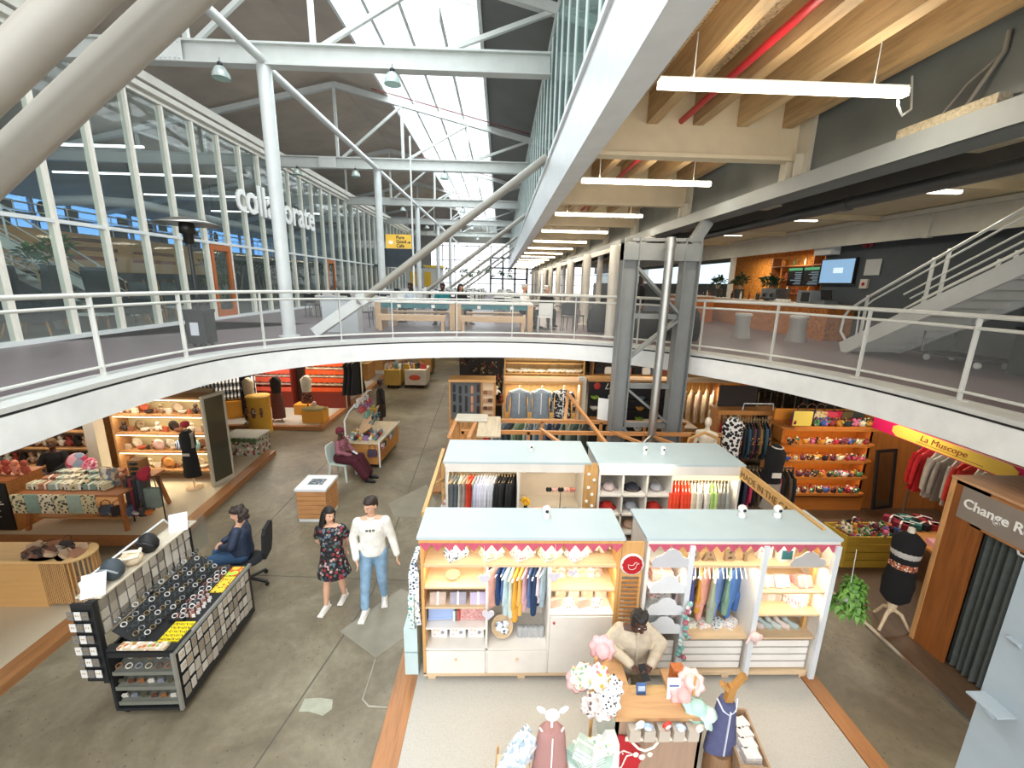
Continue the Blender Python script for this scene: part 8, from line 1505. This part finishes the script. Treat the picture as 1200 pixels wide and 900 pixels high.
t = thing('poster_pillar', 'yellow cylindrical pillar with small figures printed on it', 'pillar', (-7.55, 13.25, .0)); MB().lathe([(.33, 0), (.33, 1.15), (.35, 1.17), (.35, 1.2), (0, 1.2)], n=22).build('cylinder', paint('#d9a63c', .6), t)
for k, a in enumerate((-2.3, -1.57, -.9)): MB().ell((.335*math.cos(a), .335*math.sin(a), .72), (.08, .02, .18) if k == 1 else (.04, .06, .18)).build('printed_figure', spots('#8c4a3c', ['#4a5c3c', '#c9b49c', '#3a3030'], 22, .5), t)
t = thing('painted_chest', 'painted chest with floral fringe standing at the corner of the left stage', 'chest', (-6.85, 11.0, .12)); MB().box(-.45, .45, 0, .6, 0, .5).build('body', spots('#a8a894', ['#8c3c40', '#d9cdb8', '#4a5c3c', '#b9747c'], 13, .52), t); MB().box(-.48, .48, -.03, .63, .5, .54).build('lid', paint('#b9b8a8', .6), t)
for k in range(7): MB().ell((-.4+k*.13, -.04, .46), (.075, .03, .06)).build('scalloped_fringe', paint('#4a6038', .7), t)
for k, (x, y, s_) in enumerate(((-6.15, 14.0, 1), (-6.9, 14.9, .8))):
    t = thing('display_box', ['yellow box with draped green hat on the stage edge', 'yellow box behind the tripod form'][k], 'box', (x, y, .12)); MB().box(-.35*s_, .35*s_, -.2, .25, 0, .45*s_).build('box', paint('#dc9a34', .6), t)
    if k == 0: MB().lathe([(0, .58), (.12, .56), (.2, .5), (.42, .46), (.4, .44), (.0, .45)], n=20, sy=.7).build('draped_hat', paint('#8a7c50', .8), t); MB().ell((0, 0, .62), (.07, .07, .09)).build('crown', paint('#c9a8a0', .8), t)
t = thing('sloping_rack', 'sloping yellow rack with rows of white garments beside the standing mirror', 'rack', (-9.5, 13.9, .12), .5); MB().box(-.2, 1.3, 0, .5, 0, .6).build('yellow_base', paint('#d9952c', .6), t)
for k in range(3): MB().obox((.55, .25+.12*k, .75+.22*k), (1.6, .3, .1), (.4, 0, 0)).build('white_row', stripes('#e6e6e4', '#33363c', 3, 'x'), t)
item('floor_mat', MB().box(-.9, .9, -.7, .7, 0, .015), stripes('#8a93a6', '#6a6a66', .8, 'x'), 'blue-grey floor mat between the two left stages', 'mat', (-8.6, 12.4, .002))
t = thing('clothes_rack', 'tall pale rack with black coats behind the toy cart', 'rack', (-5.35, 15.6, .12)); MB().path([(-.3, 0, 0), (-.3, 0, 1.9), (.3, 0, 1.9), (.3, 0, 0)], .03, 6).build('frame', paint('#b0a78c', .5), t)
for k in range(3): DRESS.put((-5.5+.15*k, 15.6, 1.9), .9, 'black long coat on the pale rack behind the cart, '+ORD[k], 'black coats', cloth('#141416'), 1.3)
for k in range(5):
    y = 17.5+k*2.6; t = thing('timber_counter', 'low timber counter along the far left stage, %s' % ['nearest', 'second', 'third', 'fourth', 'farthest'][k], 'counter', (-7.2, y, .12), 0, 'far left counters'); MB().box(-.8, 1.0, 0, 1.2, 0, .8).build('body', wood('#b3824a', 'y'), t); MB().box(-.85, 1.05, -.03, 1.23, .8, .84).build('worktop', wood('#cfa56a', 'y'), t)
    for j in range(6): (BAG if j % 2 else DOLL).put((-7.8+.27*j, y+.3, .96), j, 'item on the %s far left counter, %s' % (['nearest', 'second', 'third', 'fourth', 'farthest'][k], ORD[j]), 'items on far left counters', CM2[(j*3+k) % 8], 1.3)
struct('wall_stall_rear', MB().box(-14, -9.3, 17, 17.1, 0, 3.0).box(-9.4, -5.9, 16.15, 16.2, .12, 2.6), paint('#4a352a', .8))
struct('wall_stall_left', MB().box(-12.6, -6.8, 10.12, 10.2, .12, 2.2), paint('#8c7658', .8))
# unseen fill lights added under the upper floor to brighten rear aisle and stalls
for k, (x, y, p_, sx) in enumerate(((-8.5, 8.3, 40, 1.5), (-7.5, 14.2, 50, 2.0), (-3.3, 14.5, 60, 2.2), (-3.3, 19.5, 70, 2.5), (-3.3, 26, 90, 3), (-7.5, 20, 60, 2), (1.2, 12.3, 45, 2.4), (4.5, 12.4, 40, 2), (7, 7.6, 24, 1.4), (8.8, 7.2, 22, 1.2), (-9.5, 5.0, 30, 1.5), (2.0, 17, 60, 3))):
    area('under_floor_fill', (x, y, 3.02 if y > 12 or x < -5.6 or x > 6.1 else 3.0), sx, .6, p_, SOFTWARM)

# ================================================================== turn lettering and blended bodies into plain meshes
bpy.context.view_layer.update()
dg = bpy.context.evaluated_depsgraph_get()
for o, mt in FONTS:
    me = bpy.data.meshes.new_from_object(o.evaluated_get(dg))
    me.materials.clear(); me.materials.append(mt)
    n = bpy.data.objects.new(o.name, me); COL.objects.link(n); n.parent = o.parent
    n.location = o.location; n.rotation_euler = o.rotation_euler; n.scale = o.scale
    for k in o.keys():
        if k in ('label', 'category', 'group', 'kind'): n[k] = o[k]
    nm = o.name; cu = o.data; bpy.data.objects.remove(o); bpy.data.curves.remove(cu); n.name = nm
for o in REMESH:
    me = bpy.data.meshes.new_from_object(o.evaluated_get(dg))
    mt = o.material_slots[0].material
    o.modifiers.clear(); o.data = me
    me.materials.clear(); me.materials.append(mt)
    o.material_slots[0].link = 'DATA'
    me.polygons.foreach_set('use_smooth', [True]*len(me.polygons))
